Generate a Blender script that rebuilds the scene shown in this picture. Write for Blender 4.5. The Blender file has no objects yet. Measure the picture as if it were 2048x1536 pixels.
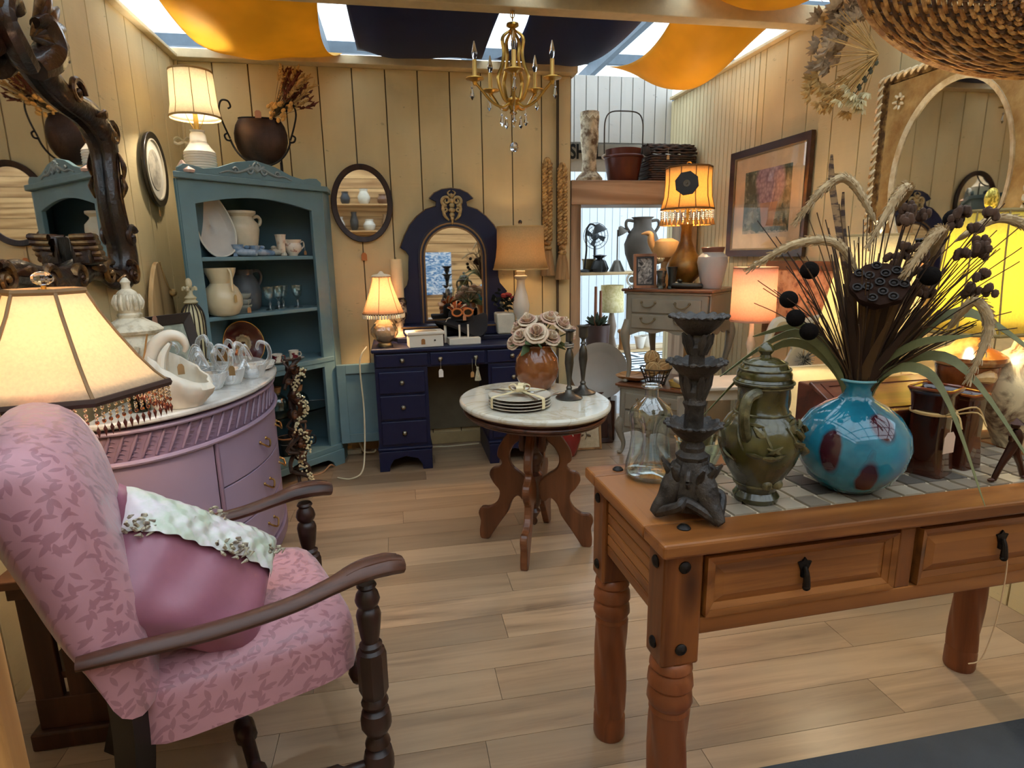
import bpy, math, random
from mathutils import Vector, Matrix, Euler
R = math.radians
S = bpy.context.scene
COL = S.collection
rnd = random.Random(7)

# ---------------------------------------------------------------- camera
cam = bpy.data.cameras.new('camera'); cam.sensor_width = 36.0; cam.lens = 36.0*1200/2048
cam.clip_start = 0.05; cam.clip_end = 100
camo = bpy.data.objects.new('camera', cam); COL.objects.link(camo)
camo.location = (0, 0, 1.33); camo.rotation_euler = (R(77.79), R(0.89), R(-10.80))
S.camera = camo
# ---------------------------------------------------------------- world, exposure
W = bpy.data.worlds.new('world'); S.world = W; W.use_nodes = True
bg = W.node_tree.nodes['Background']; bg.inputs[0].default_value = (0.80, 0.91, 1.0, 1); bg.inputs[1].default_value = 1.8
S.view_settings.view_transform = 'Standard'; S.view_settings.look = 'None'
S.view_settings.gamma = 1.0; S.view_settings.use_curve_mapping = False; S.view_settings.exposure = 0.80
S.cycles.use_denoising = True
S.cycles.max_bounces = 6; S.cycles.diffuse_bounces = 3; S.cycles.glossy_bounces = 4; S.cycles.transmission_bounces = 6; S.cycles.transparent_max_bounces = 10; S.cycles.adaptive_threshold = 0.06; S.cycles.adaptive_min_samples = 20; S.cycles.use_light_tree = False; S.cycles.debug_bvh_type = 'STATIC_BVH'
S.cycles.sample_clamp_indirect = 6.0; S.cycles.caustics_reflective = False; S.cycles.caustics_refractive = False

# ---------------------------------------------------------------- mesh helpers
def rotm(r): return Euler([R(a) for a in r]).to_matrix() if r else Matrix.Identity(3)
def catmull(P, n=6, closed=False):
    P = [Vector(p) for p in P]; out = []; N = len(P)
    segs = N if closed else N-1
    for i in range(segs):
        if closed: a, b, c, d = P[(i-1) % N], P[i], P[(i+1) % N], P[(i+2) % N]
        else: a, b, c, d = P[max(i-1, 0)], P[i], P[i+1], P[min(i+2, N-1)]
        for k in range(n):
            t = k/n
            out.append(0.5*((2*b)+(c-a)*t+(2*a-5*b+4*c-d)*t*t+(3*b-a-3*c+d)*t**3))
    if not closed: out.append(P[-1])
    return out
def interp(vals, n):
    out = []
    for i in range(n):
        t = i/(n-1)*(len(vals)-1); k = min(int(t), len(vals)-2); f = t-k
        out.append(vals[k]*(1-f)+vals[k+1]*f)
    return out

class MB:
    def __init__(s): s.v = []; s.f = []
    def add(s, v, f, M=None):
        o = len(s.v)
        s.v += [tuple(M @ Vector(p)) if M is not None else tuple(p) for p in v]
        s.f += [tuple(i+o for i in q) for q in f]; return s
    def box(s, c, d, rot=None, taper=1.0, tapy=None):
        x, y, z = d[0]/2, d[1]/2, d[2]/2; ty = taper if tapy is None else tapy
        v = [(-x, -y, -z), (x, -y, -z), (x, y, -z), (-x, y, -z), (-x*taper, -y*ty, z), (x*taper, -y*ty, z), (x*taper, y*ty, z), (-x*taper, y*ty, z)]
        m = Matrix.Translation(c) @ rotm(rot).to_4x4()
        return s.add(v, [(0, 3, 2, 1), (4, 5, 6, 7), (0, 1, 5, 4), (1, 2, 6, 5), (2, 3, 7, 6), (3, 0, 4, 7)], m)
    def b2(s, x0, x1, y0, y1, z0, z1): return s.box(((x0+x1)/2, (y0+y1)/2, (z0+z1)/2), (x1-x0, y1-y0, z1-z0))
    def lathe(s, prof, n=24, c=(0, 0, 0), rot=None, lobes=0, amp=0.0, sx=1, sy=1, arc=None, twist=0.0):
        v = []; f = []; full = arc is None
        a0, a1 = (0, 2*math.pi) if full else (R(arc[0]), R(arc[1]))
        cols = n if full else n+1; H = max(abs(prof[-1][1]-prof[0][1]), 1e-6)
        for (r, z) in prof:
            for k in range(cols):
                a = a0+(a1-a0)*k/n
                q = r*(1+amp*math.cos(lobes*a+twist*(z-prof[0][1])/H)) if lobes else r
                v.append((q*math.cos(a)*sx, q*math.sin(a)*sy, z))
        for i in range(len(prof)-1):
            for k in range(n):
                a, b = i*cols+k, i*cols+(k+1) % cols if full else i*cols+k+1
                f.append((a, b, b+cols, a+cols))
        P0, P1 = prof[0], prof[-1]
        if full and len(prof) > 2 and P0[0] > 0.02 and math.hypot(P0[0]-P1[0], P0[1]-P1[1]) < 0.012:      # closed ring
            L = (len(prof)-1)*cols
            for k in range(n): f.append((L+k, L+(k+1) % cols, (k+1) % cols, k))
        elif full:
            if prof[0][0] > 1e-5: f.append(tuple(range(cols-1, -1, -1)))
            if prof[-1][0] > 1e-5: f.append(tuple((len(prof)-1)*cols+k for k in range(cols)))
        return s.add(v, f, Matrix.Translation(c) @ rotm(rot).to_4x4())
    def cyl(s, p0, p1, r0, r1=None, n=12):
        p0, p1 = Vector(p0), Vector(p1); d = p1-p0; L = d.length
        q = Vector((0, 0, 1)).rotation_difference(d).to_matrix().to_4x4()
        r1 = r0 if r1 is None else r1
        v = [(r0*math.cos(2*math.pi*k/n), r0*math.sin(2*math.pi*k/n), 0) for k in range(n)]+[(r1*math.cos(2*math.pi*k/n), r1*math.sin(2*math.pi*k/n), L) for k in range(n)]
        f = [(k, (k+1) % n, n+(k+1) % n, n+k) for k in range(n)]+[tuple(range(n-1, -1, -1)), tuple(range(n, 2*n))]
        return s.add(v, f, Matrix.Translation(p0) @ q)
    def tube(s, pts, r, n=8, closed=False, flat=1.0, up=None):
        P = [Vector(p) for p in pts]; N = len(P)
        rs = [r]*N if not isinstance(r, (list, tuple)) else (list(r) if len(r) == N else interp(r, N))
        v = []; f = []; nx = None
        for i in range(N):
            if closed: t = P[(i+1) % N]-P[i-1]
            else: t = P[min(i+1, N-1)]-P[max(i-1, 0)]
            if t.length < 1e-9: t = Vector((0, 0, 1))
            t.normalize()
            if up is not None:
                b = t.cross(Vector(up))
                if b.length < 1e-5: b = t.orthogonal()
                b.normalize(); a = b.cross(t)      # a ~ up direction
            else:
                if nx is None: nx = t.orthogonal()
                a = nx-t*nx.dot(t)
                if a.length < 1e-6: a = t.orthogonal()
                a.normalize(); nx = a; b = t.cross(a)
            for k in range(n):
                th = 2*math.pi*k/n
                v.append(P[i]+rs[i]*(math.cos(th)*b+math.sin(th)*flat*a))
        m = N if closed else N-1
        for i in range(m):
            j = (i+1) % N
            for k in range(n): f.append((i*n+k, i*n+(k+1) % n, j*n+(k+1) % n, j*n+k))
        if not closed: f += [tuple(range(n-1, -1, -1)), tuple((N-1)*n+k for k in range(n))]
        return s.add(v, f)
    def sph(s, c, r, n=12, m=8, rot=None):
        r = (r, r, r) if not isinstance(r, (tuple, list)) else r
        v = [(0, 0, -1)]; f = []
        for i in range(1, m):
            a = -math.pi/2+math.pi*i/m
            v += [(math.cos(a)*math.cos(2*math.pi*k/n), math.cos(a)*math.sin(2*math.pi*k/n), math.sin(a)) for k in range(n)]
        v.append((0, 0, 1)); T = len(v)-1
        for k in range(n):
            f.append((0, 1+(k+1) % n, 1+k)); f.append((T, 1+(m-2)*n+k, 1+(m-2)*n+(k+1) % n))
            for i in range(m-2): f.append((1+i*n+k, 1+i*n+(k+1) % n, 1+(i+1)*n+(k+1) % n, 1+(i+1)*n+k))
        M4 = Matrix.Translation(c) @ rotm(rot).to_4x4() @ Matrix.Diagonal((*r, 1))
        return s.add(v, f, M4)
    def prism(s, poly, t, M4=None):      # polygon in local xy, extruded z 0..t
        n = len(poly)
        v = [(p[0], p[1], 0) for p in poly]+[(p[0], p[1], t) for p in poly]
        f = [tuple(range(n-1, -1, -1)), tuple(range(n, 2*n))]+[(k, (k+1) % n, n+(k+1) % n, n+k) for k in range(n)]
        return s.add(v, f, M4)
    def ring(s, outer, inner, t, M4=None, zi=0.0, zo=0.0):   # frame between two outlines (same count); zi/zo drop of the top at inner/outer edge
        n = len(outer)
        v = [(p[0], p[1], 0) for p in outer]+[(p[0], p[1], t-zo) for p in outer]+[(p[0], p[1], t-zi) for p in inner]+[(p[0], p[1], 0) for p in inner]
        f = []
        for k in range(n):
            j = (k+1) % n
            for q in range(4): f.append((q*n+k, q*n+j, ((q+1) % 4)*n+j, ((q+1) % 4)*n+k))
        return s.add(v, f, M4)
    def sheet(s, fn, nu, nv, cu=False, cv=False):
        U = nu if cu else nu+1; V = nv if cv else nv+1
        v = [tuple(fn(i/nu, j/nv)) for i in range(U) for j in range(V)]
        f = [(i*V+j, ((i+1) % U)*V+j, ((i+1) % U)*V+(j+1) % V, i*V+(j+1) % V) for i in range(nu) for j in range(nv)]
        return s.add(v, f)
    def ribbon(s, pts, w, side, t=0.0012):   # flat blade along pts with widths w across `side`
        P = [Vector(p) for p in pts]; N = len(P); ws = interp(w, N); sd = Vector(side).normalized(); v = []; f = []
        for i in range(N):
            tg = (P[min(i+1, N-1)]-P[max(i-1, 0)]).normalized(); nn = tg.cross(sd)
            nn = nn.normalized() if nn.length > 1e-6 else tg.orthogonal()
            for a, b in ((-1, -1), (1, -1), (1, 1), (-1, 1)): v.append(P[i]+sd*ws[i]/2*a+nn*t/2*b)
        for i in range(N-1):
            for k in range(4): f.append((i*4+k, i*4+(k+1) % 4, i*4+4+(k+1) % 4, i*4+4+k))
        f += [(3, 2, 1, 0), tuple((N-1)*4+k for k in range(4))]
        return s.add(v, f)
    def tr(s, M4): s.v = [tuple(M4 @ Vector(p)) for p in s.v]; return s
    def mv(s, loc=(0, 0, 0), rot=None): return s.tr(Matrix.Translation(loc) @ rotm(rot).to_4x4())
    def build(s, name, mat, parent=None, smooth=38, bevel=0.0, thick=0.0, sub=0, loc=None):
        me = bpy.data.meshes.new(name); me.from_pydata(s.v, [], s.f); me.validate()
        bm_fix(me)
        if smooth:
            me.polygons.foreach_set('use_smooth', [True]*len(me.polygons)); me.set_sharp_from_angle(angle=R(smooth))
        me.materials.append(mat)
        return link(name, me, parent, bevel, thick, sub, loc)
def bm_fix(me):
    import bmesh
    bm = bmesh.new(); bm.from_mesh(me); bmesh.ops.recalc_face_normals(bm, faces=bm.faces); bm.to_mesh(me); bm.free()
def link(name, me, parent=None, bevel=0, thick=0, sub=0, loc=None):
    o = bpy.data.objects.new(name, me); COL.objects.link(o)
    if parent is not None: o.parent = parent
    if loc is not None: o.location = loc
    if thick:
        m = o.modifiers.new('thickness', 'SOLIDIFY'); m.thickness = thick; m.offset = 0
    if bevel:
        m = o.modifiers.new('edges', 'BEVEL'); m.width = bevel; m.segments = 2; m.limit_method = 'ANGLE'; m.angle_limit = R(35)
    if sub:
        m = o.modifiers.new('smooth', 'SUBSURF'); m.levels = sub; m.render_levels = sub
    return o
def tag(o, label, cat, group=None):
    o['label'] = label; o['category'] = cat
    if group: o['group'] = group
    return o
def thing(name, label, cat, loc=(0, 0, 0), rotz=0, group=None):
    o = bpy.data.objects.new(name, None); COL.objects.link(o); o.empty_display_size = 0.05
    o.location = loc; o.rotation_euler = (0, 0, R(rotz)); return tag(o, label, cat, group)
def struct(o): o['kind'] = 'structure'; return o
def copy_tree(o, parent=None):
    c = o.copy(); COL.objects.link(c); c.parent = parent
    for ch in list(o.children): copy_tree(ch, c)
    return c
def axes(ex, ey, o=(0, 0, 0)):     # matrix whose local x,y map to ex,ey
    ex = Vector(ex).normalized(); ey = Vector(ey); ez = ex.cross(ey).normalized(); ey = ez.cross(ex)
    m = Matrix((ex, ey, ez)).transposed().to_4x4(); m.translation = Vector(o); return m
XZ = axes((1, 0, 0), (0, 0, 1))    # local xy -> world xz, extrudes toward -y
def ell(a, b, n=40, c=(0, 0), ph=0): return [(c[0]+a*math.cos(2*math.pi*k/n+ph), c[1]+b*math.sin(2*math.pi*k/n+ph)) for k in range(n)]
def rrect(w, h, r, n=5, c=(0, 0)):
    out = []
    for (sx, sy, a0) in ((1, 1, 0), (-1, 1, 90), (-1, -1, 180), (1, -1, 270)):
        for k in range(n+1):
            a = R(a0+90*k/n); out.append((c[0]+sx*(w/2-r)+r*math.cos(a), c[1]+sy*(h/2-r)+r*math.sin(a)))
    return out
def mirror_poly(P): return list(P)+[(-x, y) for x, y in reversed(P) if abs(x) > 1e-6]

# ---------------------------------------------------------------- materials
def srgb(h):
    h = h.lstrip('#'); c = [int(h[i:i+2], 16)/255 for i in (0, 2, 4)]
    return tuple(x/12.92 if x <= 0.04045 else ((x+0.055)/1.055)**2.4 for x in c)+(1,)
def shade(c, k): return tuple(min(1, x*k) for x in c[:3])+(1,)
class NT:
    def __init__(s, name):
        s.m = bpy.data.materials.new(name); s.m.use_nodes = True; s.t = s.m.node_tree; s.t.nodes.clear()
        s.out = s.n('ShaderNodeOutputMaterial'); s.b = None
    def n(s, typ, **k):
        x = s.t.nodes.new(typ)
        for a, b in k.items(): setattr(x, a, b)
        return x
    def l(s, a, b): s.t.links.new(a, b)
    def bsdf(s, **k):
        s.b = s.n('ShaderNodeBsdfPrincipled'); s.l(s.b.outputs[0], s.out.inputs[0])
        for a, v in k.items(): s.b.inputs[a].default_value = v
        return s.b
    def coord(s, scale=(1, 1, 1), loc=(0, 0, 0), rand=True, kind='Object', rot=(0, 0, 0)):
        tc = s.n('ShaderNodeTexCoord'); mp = s.n('ShaderNodeMapping')
        mp.inputs['Scale'].default_value = scale; mp.inputs['Rotation'].default_value = rot; mp.inputs['Location'].default_value = loc
        if rand:
            oi = s.n('ShaderNodeObjectInfo'); ad = s.n('ShaderNodeVectorMath', operation='MULTIPLY_ADD')
            s.l(tc.outputs[kind], ad.inputs[0]); ad.inputs[1].default_value = (1, 1, 1)
            sc = s.n('ShaderNodeMath', operation='MULTIPLY'); s.l(oi.outputs['Random'], sc.inputs[0]); sc.inputs[1].default_value = 37.0
            s.l(sc.outputs[0], ad.inputs[2]); s.l(ad.outputs[0], mp.inputs[0])
        else: s.l(tc.outputs[kind], mp.inputs[0])
        return mp.outputs[0]
    def noise(s, vec, scale, detail=4, rough=0.6, dist=0.0):
        x = s.n('ShaderNodeTexNoise'); x.inputs['Scale'].default_value = scale; x.inputs['Detail'].default_value = detail
        x.inputs['Roughness'].default_value = rough; x.inputs['Distortion'].default_value = dist; s.l(vec, x.inputs['Vector']); return x.outputs['Fac']
    def ramp(s, fac, stops, interp='LINEAR'):
        x = s.n('ShaderNodeValToRGB'); e = x.color_ramp.elements; x.color_ramp.interpolation = interp
        while len(e) < len(stops): e.new(0.5)
        for i, (p, c) in enumerate(stops): e[i].position = p; e[i].color = c
        s.l(fac, x.inputs[0]); return x.outputs[0]
    def mix(s, fac, a, b, mode='MIX'):
        x = s.n('ShaderNodeMix', data_type='RGBA', blend_type=mode)
        for sk, v in ((x.inputs[0], fac), (x.inputs[6], a), (x.inputs[7], b)):
            if hasattr(v, 'is_linked'): s.l(v, sk)
            else: sk.default_value = v
        return x.outputs[2]
    def math(s, op, a, b=None):
        x = s.n('ShaderNodeMath', operation=op)
        for i, v in enumerate((a, b)):
            if v is None: continue
            if hasattr(v, 'is_linked'): s.l(v, x.inputs[i])
            else: x.inputs[i].default_value = v
        return x.outputs[0]
    def bump(s, h, st=0.3, dist=0.01):
        x = s.n('ShaderNodeBump'); x.inputs['Strength'].default_value = st; x.inputs['Distance'].default_value = dist
        s.l(h, x.inputs['Height']); s.l(x.outputs[0], s.b.inputs['Normal'])
_MC = {}
def mat(col, rough=0.5, metal=0.0, var=0.12, scale=9.0, bump=0.0, bscale=40.0, coat=0.0, sss=0.0, spec=0.5, stretch=(1, 1, 1), rvar=0.0):
    key = (col, rough, metal, var, scale, bump, bscale, coat, sss, spec, stretch, rvar)
    if key in _MC: return _MC[key]
    k = NT('paint_'+col.lstrip('#')); c = srgb(col)
    k.bsdf(Roughness=rough, Metallic=metal); k.b.inputs['Coat Weight'].default_value = coat
    k.b.inputs['Specular IOR Level'].default_value = spec
    v = k.coord(stretch); f = k.noise(v, scale)
    k.l(k.ramp(f, [(0.3, shade(c, 1-var)), (0.7, shade(c, 1+var))]), k.b.inputs['Base Color'])
    if rvar:
        r = k.n('ShaderNodeMapRange'); k.l(f, r.inputs[0]); r.inputs[3].default_value = max(0, rough-rvar); r.inputs[4].default_value = min(1, rough+rvar); k.l(r.outputs[0], k.b.inputs['Roughness'])
    if bump: k.bump(k.noise(v, bscale), bump)
    _MC[key] = k.m; return k.m
def two(c1, c2, lo=0.45, hi=0.55, rough=0.5, metal=0, scale=8, bump=0, bscale=30, stretch=(1, 1, 1), detail=5, dist=0.0, coat=0):
    key = ('two', c1, c2, lo, hi, rough, metal, scale, bump, bscale, stretch, dist, coat)
    if key in _MC: return _MC[key]
    k = NT('mottled'); k.bsdf(Roughness=rough, Metallic=metal); k.b.inputs['Coat Weight'].default_value = coat
    v = k.coord(stretch); f = k.noise(v, scale, detail, 0.6, dist)
    k.l(k.ramp(f, [(lo, srgb(c1)), (hi, srgb(c2))]), k.b.inputs['Base Color'])
    if bump: k.bump(k.noise(v, bscale), bump)
    _MC[key] = k.m; return k.m
def wood(c1, c2, axis='x', scale=1.0, rough=0.45, bump=0.15, knots=False, coat=0.1):
    key = ('wood', c1, c2, axis, scale, rough, knots)
    if key in _MC: return _MC[key]
    k = NT('wood'); k.bsdf(Roughness=rough); k.b.inputs['Specular IOR Level'].default_value = 0.35; k.b.inputs['Coat Weight'].default_value = coat; k.b.inputs['Coat Roughness'].default_value = 0.3
    st = {'x': (1.2, 14, 14), 'y': (14, 1.2, 14), 'z': (14, 14, 1.2)}[axis]
    v = k.coord(tuple(a*scale for a in st)); f = k.noise(v, 1.0, 6, 0.62, 0.6)
    v2 = k.coord(tuple(a*scale*0.35 for a in st)); g = k.noise(v2, 1.0, 2, 0.5, 1.2)
    base = k.ramp(f, [(0.28, srgb(c1)), (0.5, srgb(c2)), (0.62, shade(srgb(c2), 1.12)), (0.75, srgb(c1))])
    base = k.mix(k.ramp(g, [(0.35, (0, 0, 0, 1)), (0.65, (1, 1, 1, 1))]), k.mix(1.0, base, (0.82, 0.78, 0.74, 1), 'MULTIPLY'), base)
    wv = k.n('ShaderNodeTexWave', bands_direction='DIAGONAL'); wv.inputs['Scale'].default_value = 0.55; wv.inputs['Distortion'].default_value = 7.0; wv.inputs['Detail'].default_value = 3.0; wv.inputs['Detail Scale'].default_value = 1.2
    k.l(k.coord(tuple((0.5 if a < 5 else 9)*scale for a in st)), wv.inputs['Vector']); base = k.mix(k.ramp(wv.outputs['Fac'], [(0.0, (0.8, 0.8, 0.8, 1)), (0.45, (0, 0, 0, 1))]), base, k.mix(1.0, base, (0.52, 0.44, 0.36, 1), 'MULTIPLY'))
    if knots:
        vo = k.n('ShaderNodeTexVoronoi'); vo.inputs['Scale'].default_value = 1.0
        k.l(k.coord(tuple((2.2 if a < 5 else 6)*scale for a in st)), vo.inputs['Vector'])
        base = k.mix(k.ramp(vo.outputs['Distance'], [(0.05, (1, 1, 1, 1)), (0.16, (0, 0, 0, 1))]), base, shade(srgb(c1), 0.45))
    k.l(base, k.b.inputs['Base Color']); k.bump(f, bump, 0.004)
    _MC[key] = k.m; return k.m
def glass(col='#ffffff', rough=0.02, ior=1.45):
    key = ('glass', col, rough)
    if key in _MC: return _MC[key]
    k = NT('glass'); k.bsdf(Roughness=rough, IOR=ior); k.b.inputs['Transmission Weight'].default_value = 1; k.b.inputs['Base Color'].default_value = srgb(col)
    _MC[key] = k.m; return k.m
def thin_glass(col='#f4faf8', refl=0.10):
    key = ('thin', col, refl)
    if key in _MC: return _MC[key]
    k = NT('thin_glass'); tr = k.n('ShaderNodeBsdfTransparent'); gl = k.n('ShaderNodeBsdfGlossy'); gl.inputs['Roughness'].default_value = 0.03; tr.inputs[0].default_value = srgb(col)
    lw = k.n('ShaderNodeLayerWeight'); lw.inputs['Blend'].default_value = 0.35; f = k.math('ADD', k.math('MULTIPLY', lw.outputs['Facing'], 0.55), refl); k.t.nodes[-1].use_clamp = True
    mx = k.n('ShaderNodeMixShader'); k.l(f, mx.inputs[0]); k.l(tr.outputs[0], mx.inputs[1]); k.l(gl.outputs[0], mx.inputs[2]); k.l(mx.outputs[0], k.out.inputs[0]); _MC[key] = k.m; return k.m
def mirror_mat():
    if 'mir' not in _MC:
        k = NT('silvered_glass'); k.bsdf(Roughness=0.02, Metallic=1.0); f = k.noise(k.coord(), 3.0)
        k.l(k.ramp(f, [(0.3, (0.82, 0.83, 0.82, 1)), (0.7, (0.9, 0.9, 0.89, 1))]), k.b.inputs['Base Color']); _MC['mir'] = k.m
    return _MC['mir']
def shade_mat(col, trans=0.6, weave=0.15):
    key = ('shade', col, trans)
    if key in _MC: return _MC[key]
    k = NT('lampshade_cloth'); v = k.coord((1, 1, 1)); f = k.noise(v, 120, 3)
    c = k.ramp(f, [(0.3, shade(srgb(col), 1-weave)), (0.7, srgb(col))])
    d = k.n('ShaderNodeBsdfDiffuse'); t = k.n('ShaderNodeBsdfTranslucent'); mx = k.n('ShaderNodeMixShader'); mx.inputs[0].default_value = trans
    k.l(c, d.inputs[0]); k.l(c, t.inputs[0]); k.l(d.outputs[0], mx.inputs[1]); k.l(t.outputs[0], mx.inputs[2]); k.l(mx.outputs[0], k.out.inputs[0])
    _MC[key] = k.m; return k.m
def marble(base='#d9d3c4', vein='#a9a08e', rough=0.12, scale=3.0):
    key = ('marble', base, vein, rough)
    if key in _MC: return _MC[key]
    k = NT('marble'); k.bsdf(Roughness=rough); v = k.coord((1, 1, 1)); f = k.noise(v, scale, 8, 0.65, 1.6)
    c = k.ramp(f, [(0.35, srgb(base)), (0.47, shade(srgb(base), 0.95)), (0.5, srgb(vein)), (0.53, shade(srgb(base), 0.97)), (0.7, shade(srgb(base), 1.06))])
    k.l(c, k.b.inputs['Base Color']); _MC[key] = k.m; return k.m
def bulb_mat(col=(1, 0.75, 0.45, 1), st=15):
    key = ('bulb', col, st)
    if key in _MC: return _MC[key]
    k = NT('lit_bulb'); e = k.n('ShaderNodeEmission'); e.inputs[0].default_value = col; e.inputs[1].default_value = st; k.l(e.outputs[0], k.out.inputs[0])
    _MC[key] = k.m; return k.m
def lamp_light(parent, loc, power, col=(1.0, 0.62, 0.30), r=0.03):
    L = bpy.data.lights.new('bulb_light', 'POINT'); L.energy = power*1.25; L.color = col; L.shadow_soft_size = r
    o = bpy.data.objects.new('bulb_light', L); COL.objects.link(o); o.parent = parent; o.location = loc; return o
MIR = None
def price_tag(parent, at, drop=0.05, col='#c08a5a', w=0.022, h=0.036, face=(0, -1, 0)):
    """paper swing tag on a string, hanging at local point `at`"""
    a = Vector(at); f = Vector(face).normalized(); sx = Vector((0, 0, 1)).cross(f).normalized()
    m = MB(); m.tube([a, a+Vector((0, 0, -drop))], 0.0008, 5); st = m.build('tag_string', mat('#d8c9a8', 0.9), parent)
    p = [(-w/2, -h), (w/2, -h), (w/2, -h*0.25), (w*0.25, 0), (-w*0.25, 0), (-w/2, -h*0.25)]
    M4 = axes(sx, (0, 0, 1), a+Vector((0, 0, -drop+0.004))+f*0.0006)
    MB().prism(p, 0.0012, M4).build('price_tag', mat(col, 0.85), parent, smooth=0)
    return st
# ================================================================ the room shell
def board_mat(col, var=0.10, bump=0.35):
    k = NT('rough_sawn_paint'); k.bsdf(Roughness=0.75); c = srgb(col)
    v = k.coord((2.0, 2.0, 60.0)); f = k.noise(v, 1.0, 4, 0.7)
    v2 = k.coord((3, 3, 1.2)); g = k.noise(v2, 1.3, 4)
    base = k.ramp(g, [(0.3, shade(c, 1-var)), (0.7, shade(c, 1+var*0.6))])
    sp = k.noise(k.coord((10, 10, 26)), 1.0, 3, 0.8)
    base = k.mix(k.ramp(sp, [(0.66, (0, 0, 0, 1)), (0.76, (1, 1, 1, 1))]), base, shade(c, 0.62))
    k.l(base, k.b.inputs['Base Color']); k.bump(f, bump, 0.003); return k.m
CREAM = board_mat('#dcc694'); WHITEB = board_mat('#cfcdc6', 0.06); BEAD = board_mat('#dccda2', 0.05, 0.15)
GAP = mat('#6b5a42', 0.9); PINE_W = wood('#b98a55', '#d8ae76', 'x', 0.8, 0.6, knots=True)
PINEBEAM = mat('#d8c39a', 0.7, bump=0.15)

def board_wall(name, origin, along, length, height, pitch, material, gapmat=GAP, t=0.014, gap=0.007, piece='board', back=0.05, normal=None):
    """vertical boards side by side on a backing sheet; along: unit vector in plan, normal: direction the face looks"""
    a = Vector(along); n = Vector(normal); o = Vector(origin)
    root = MB(); c = o+a*length/2-n*(t+back/2-0.004)+Vector((0, 0, height/2))
    ang = math.degrees(math.atan2(a.y, a.x))
    root.box(tuple(c), (length, back, height), (0, 0, ang)); ro = struct(root.build(name, gapmat, smooth=0))
    n_b = int(length/pitch); me = None
    for i in range(n_b+1):
        w = min(pitch, length-i*pitch)-gap
        if w < 0.02: break
        if me is None or w < pitch-gap-1e-4:
            ob = MB().box((0, 0, 0), (w, t, height), None).build(piece, material, ro, smooth=0, bevel=0.002); me2 = ob.data
            if me is None: me = me2
        else:
            ob = link(piece, me, ro, bevel=0.002)
        p = o+a*(i*pitch+gap/2+w/2)-n*t/2+Vector((0, 0, height/2)); ob.location = p; ob.rotation_euler = (0, 0, R(ang))
    return ro

# floor: slab and planks
fl = struct(MB().b2(-1.35, 2.35, -2.4, 4.62, -0.08, -0.006).build('floor', mat('#5a4a3a', 0.9), smooth=0))
def plank_mat():
    k = NT('vinyl_oak_plank'); k.bsdf(Roughness=0.32); oi = k.n('ShaderNodeObjectInfo')
    v = k.coord((1.1, 16, 16)); f = k.noise(v, 1.0, 6, 0.65, 0.5); g = k.noise(k.coord((0.7, 5, 5)), 1.0, 3, 0.5, 1.0)
    base = k.ramp(f, [(0.28, srgb('#6f5a48')), (0.45, srgb('#a0856a')), (0.6, srgb('#ba9d7e')), (0.78, srgb('#8a6d54'))])
    base = k.mix(k.ramp(g, [(0.35, (0, 0, 0, 1)), (0.7, (1, 1, 1, 1))]), base, srgb('#b89f82'))
    tone = k.ramp(oi.outputs['Random'], [(0.0, (0.62, 0.58, 0.54, 1)), (0.5, (0.86, 0.82, 0.77, 1)), (1.0, (1.0, 0.97, 0.92, 1))])
    k.l(k.mix(1.0, base, tone, 'MULTIPLY'), k.b.inputs['Base Color']); k.bump(f, 0.12, 0.002); return k.m
PLANK = plank_mat(); row = 0; y = -2.4; PW = 0.147; PL = 1.22; cache = {}
while y < 4.6:
    x = -1.35-((row*0.47) % 1.0)*PL
    while x < 2.35:
        x0, x1 = max(x, -1.35), min(x+PL, 2.35); L = round(x1-x0, 3)
        if L > 0.05:
            if L not in cache:
                ob = MB().box((0, 0, 0), (L-0.0016, PW-0.0016, 0.006)).build('plank', PLANK, fl, smooth=0); cache[L] = ob.data
            else: ob = link('plank', cache[L], fl)
            ob.location = ((x0+x1)/2, y+PW/2, -0.003)
        x += PL
    y += PW; row += 1

# walls
WH = 2.48
wl = board_wall('wall_left', (-1.22, -2.4, 0), (0, 1, 0), 6.58, WH, 0.203, CREAM, normal=(1, 0, 0))
wb = board_wall('wall_back', (-1.22, 4.18, 0), (1, 0, 0), 2.44, WH, 0.203, CREAM, normal=(0, -1, 0))
wr = board_wall('wall_right', (2.2, 1.05, 0), (0, 1, 0), 2.50, WH, 0.203, CREAM, normal=(-1, 0, 0))
wbd = board_wall('wall_beadboard', (2.2, 3.552, 0), (0, 1, 0), 1.2, WH, 0.052, BEAD, normal=(-1, 0, 0), gap=0.006, t=0.012)
wso = board_wall('wall_soffit', (1.22, 4.75, 2.17), (1, 0, 0), 0.99, 0.48, 0.094, WHITEB, normal=(0, -1, 0), gapmat=mat('#8f8f8c', 0.9))
for i, (z0, z1, dx) in enumerate([(0.0, 0.09, 0.014)]):
    struct(MB().b2(-1.22, 1.2, 4.166, 4.181, 0, 0.085).build('baseboard_back', mat('#b89f70', 0.6), smooth=0, bevel=0.004))
struct(MB().b2(-1.22, 1.24, 4.10, 4.24, 2.481, 2.53).build('trim_1', PINEBEAM, smooth=0, bevel=0.004))
struct(MB().b2(-1.24, -1.18, -2.4, 4.2, 2.481, 2.50).build('trim_2', PINEBEAM, smooth=0, bevel=0.004))
struct(MB().b2(2.16, 2.24, 1.0, 4.7, 2.481, 2.50).build('trim_3', PINEBEAM, smooth=0, bevel=0.004))
struct(MB().b2(-1.2, 2.2, 3.0, 3.09, 2.44, 2.53).build('beam_1', PINEBEAM, smooth=0, bevel=0.004))
struct(MB().b2(-1.2, 2.2, 2.3, 2.39, 2.46, 2.55).build('beam_2', PINEBEAM, smooth=0, bevel=0.004))
struct(MB().b2(1.11, 1.125, 4.150, 4.1655, 0.0, WH).build('trim_4', mat('#4a3a28', 0.8), smooth=0))
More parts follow.
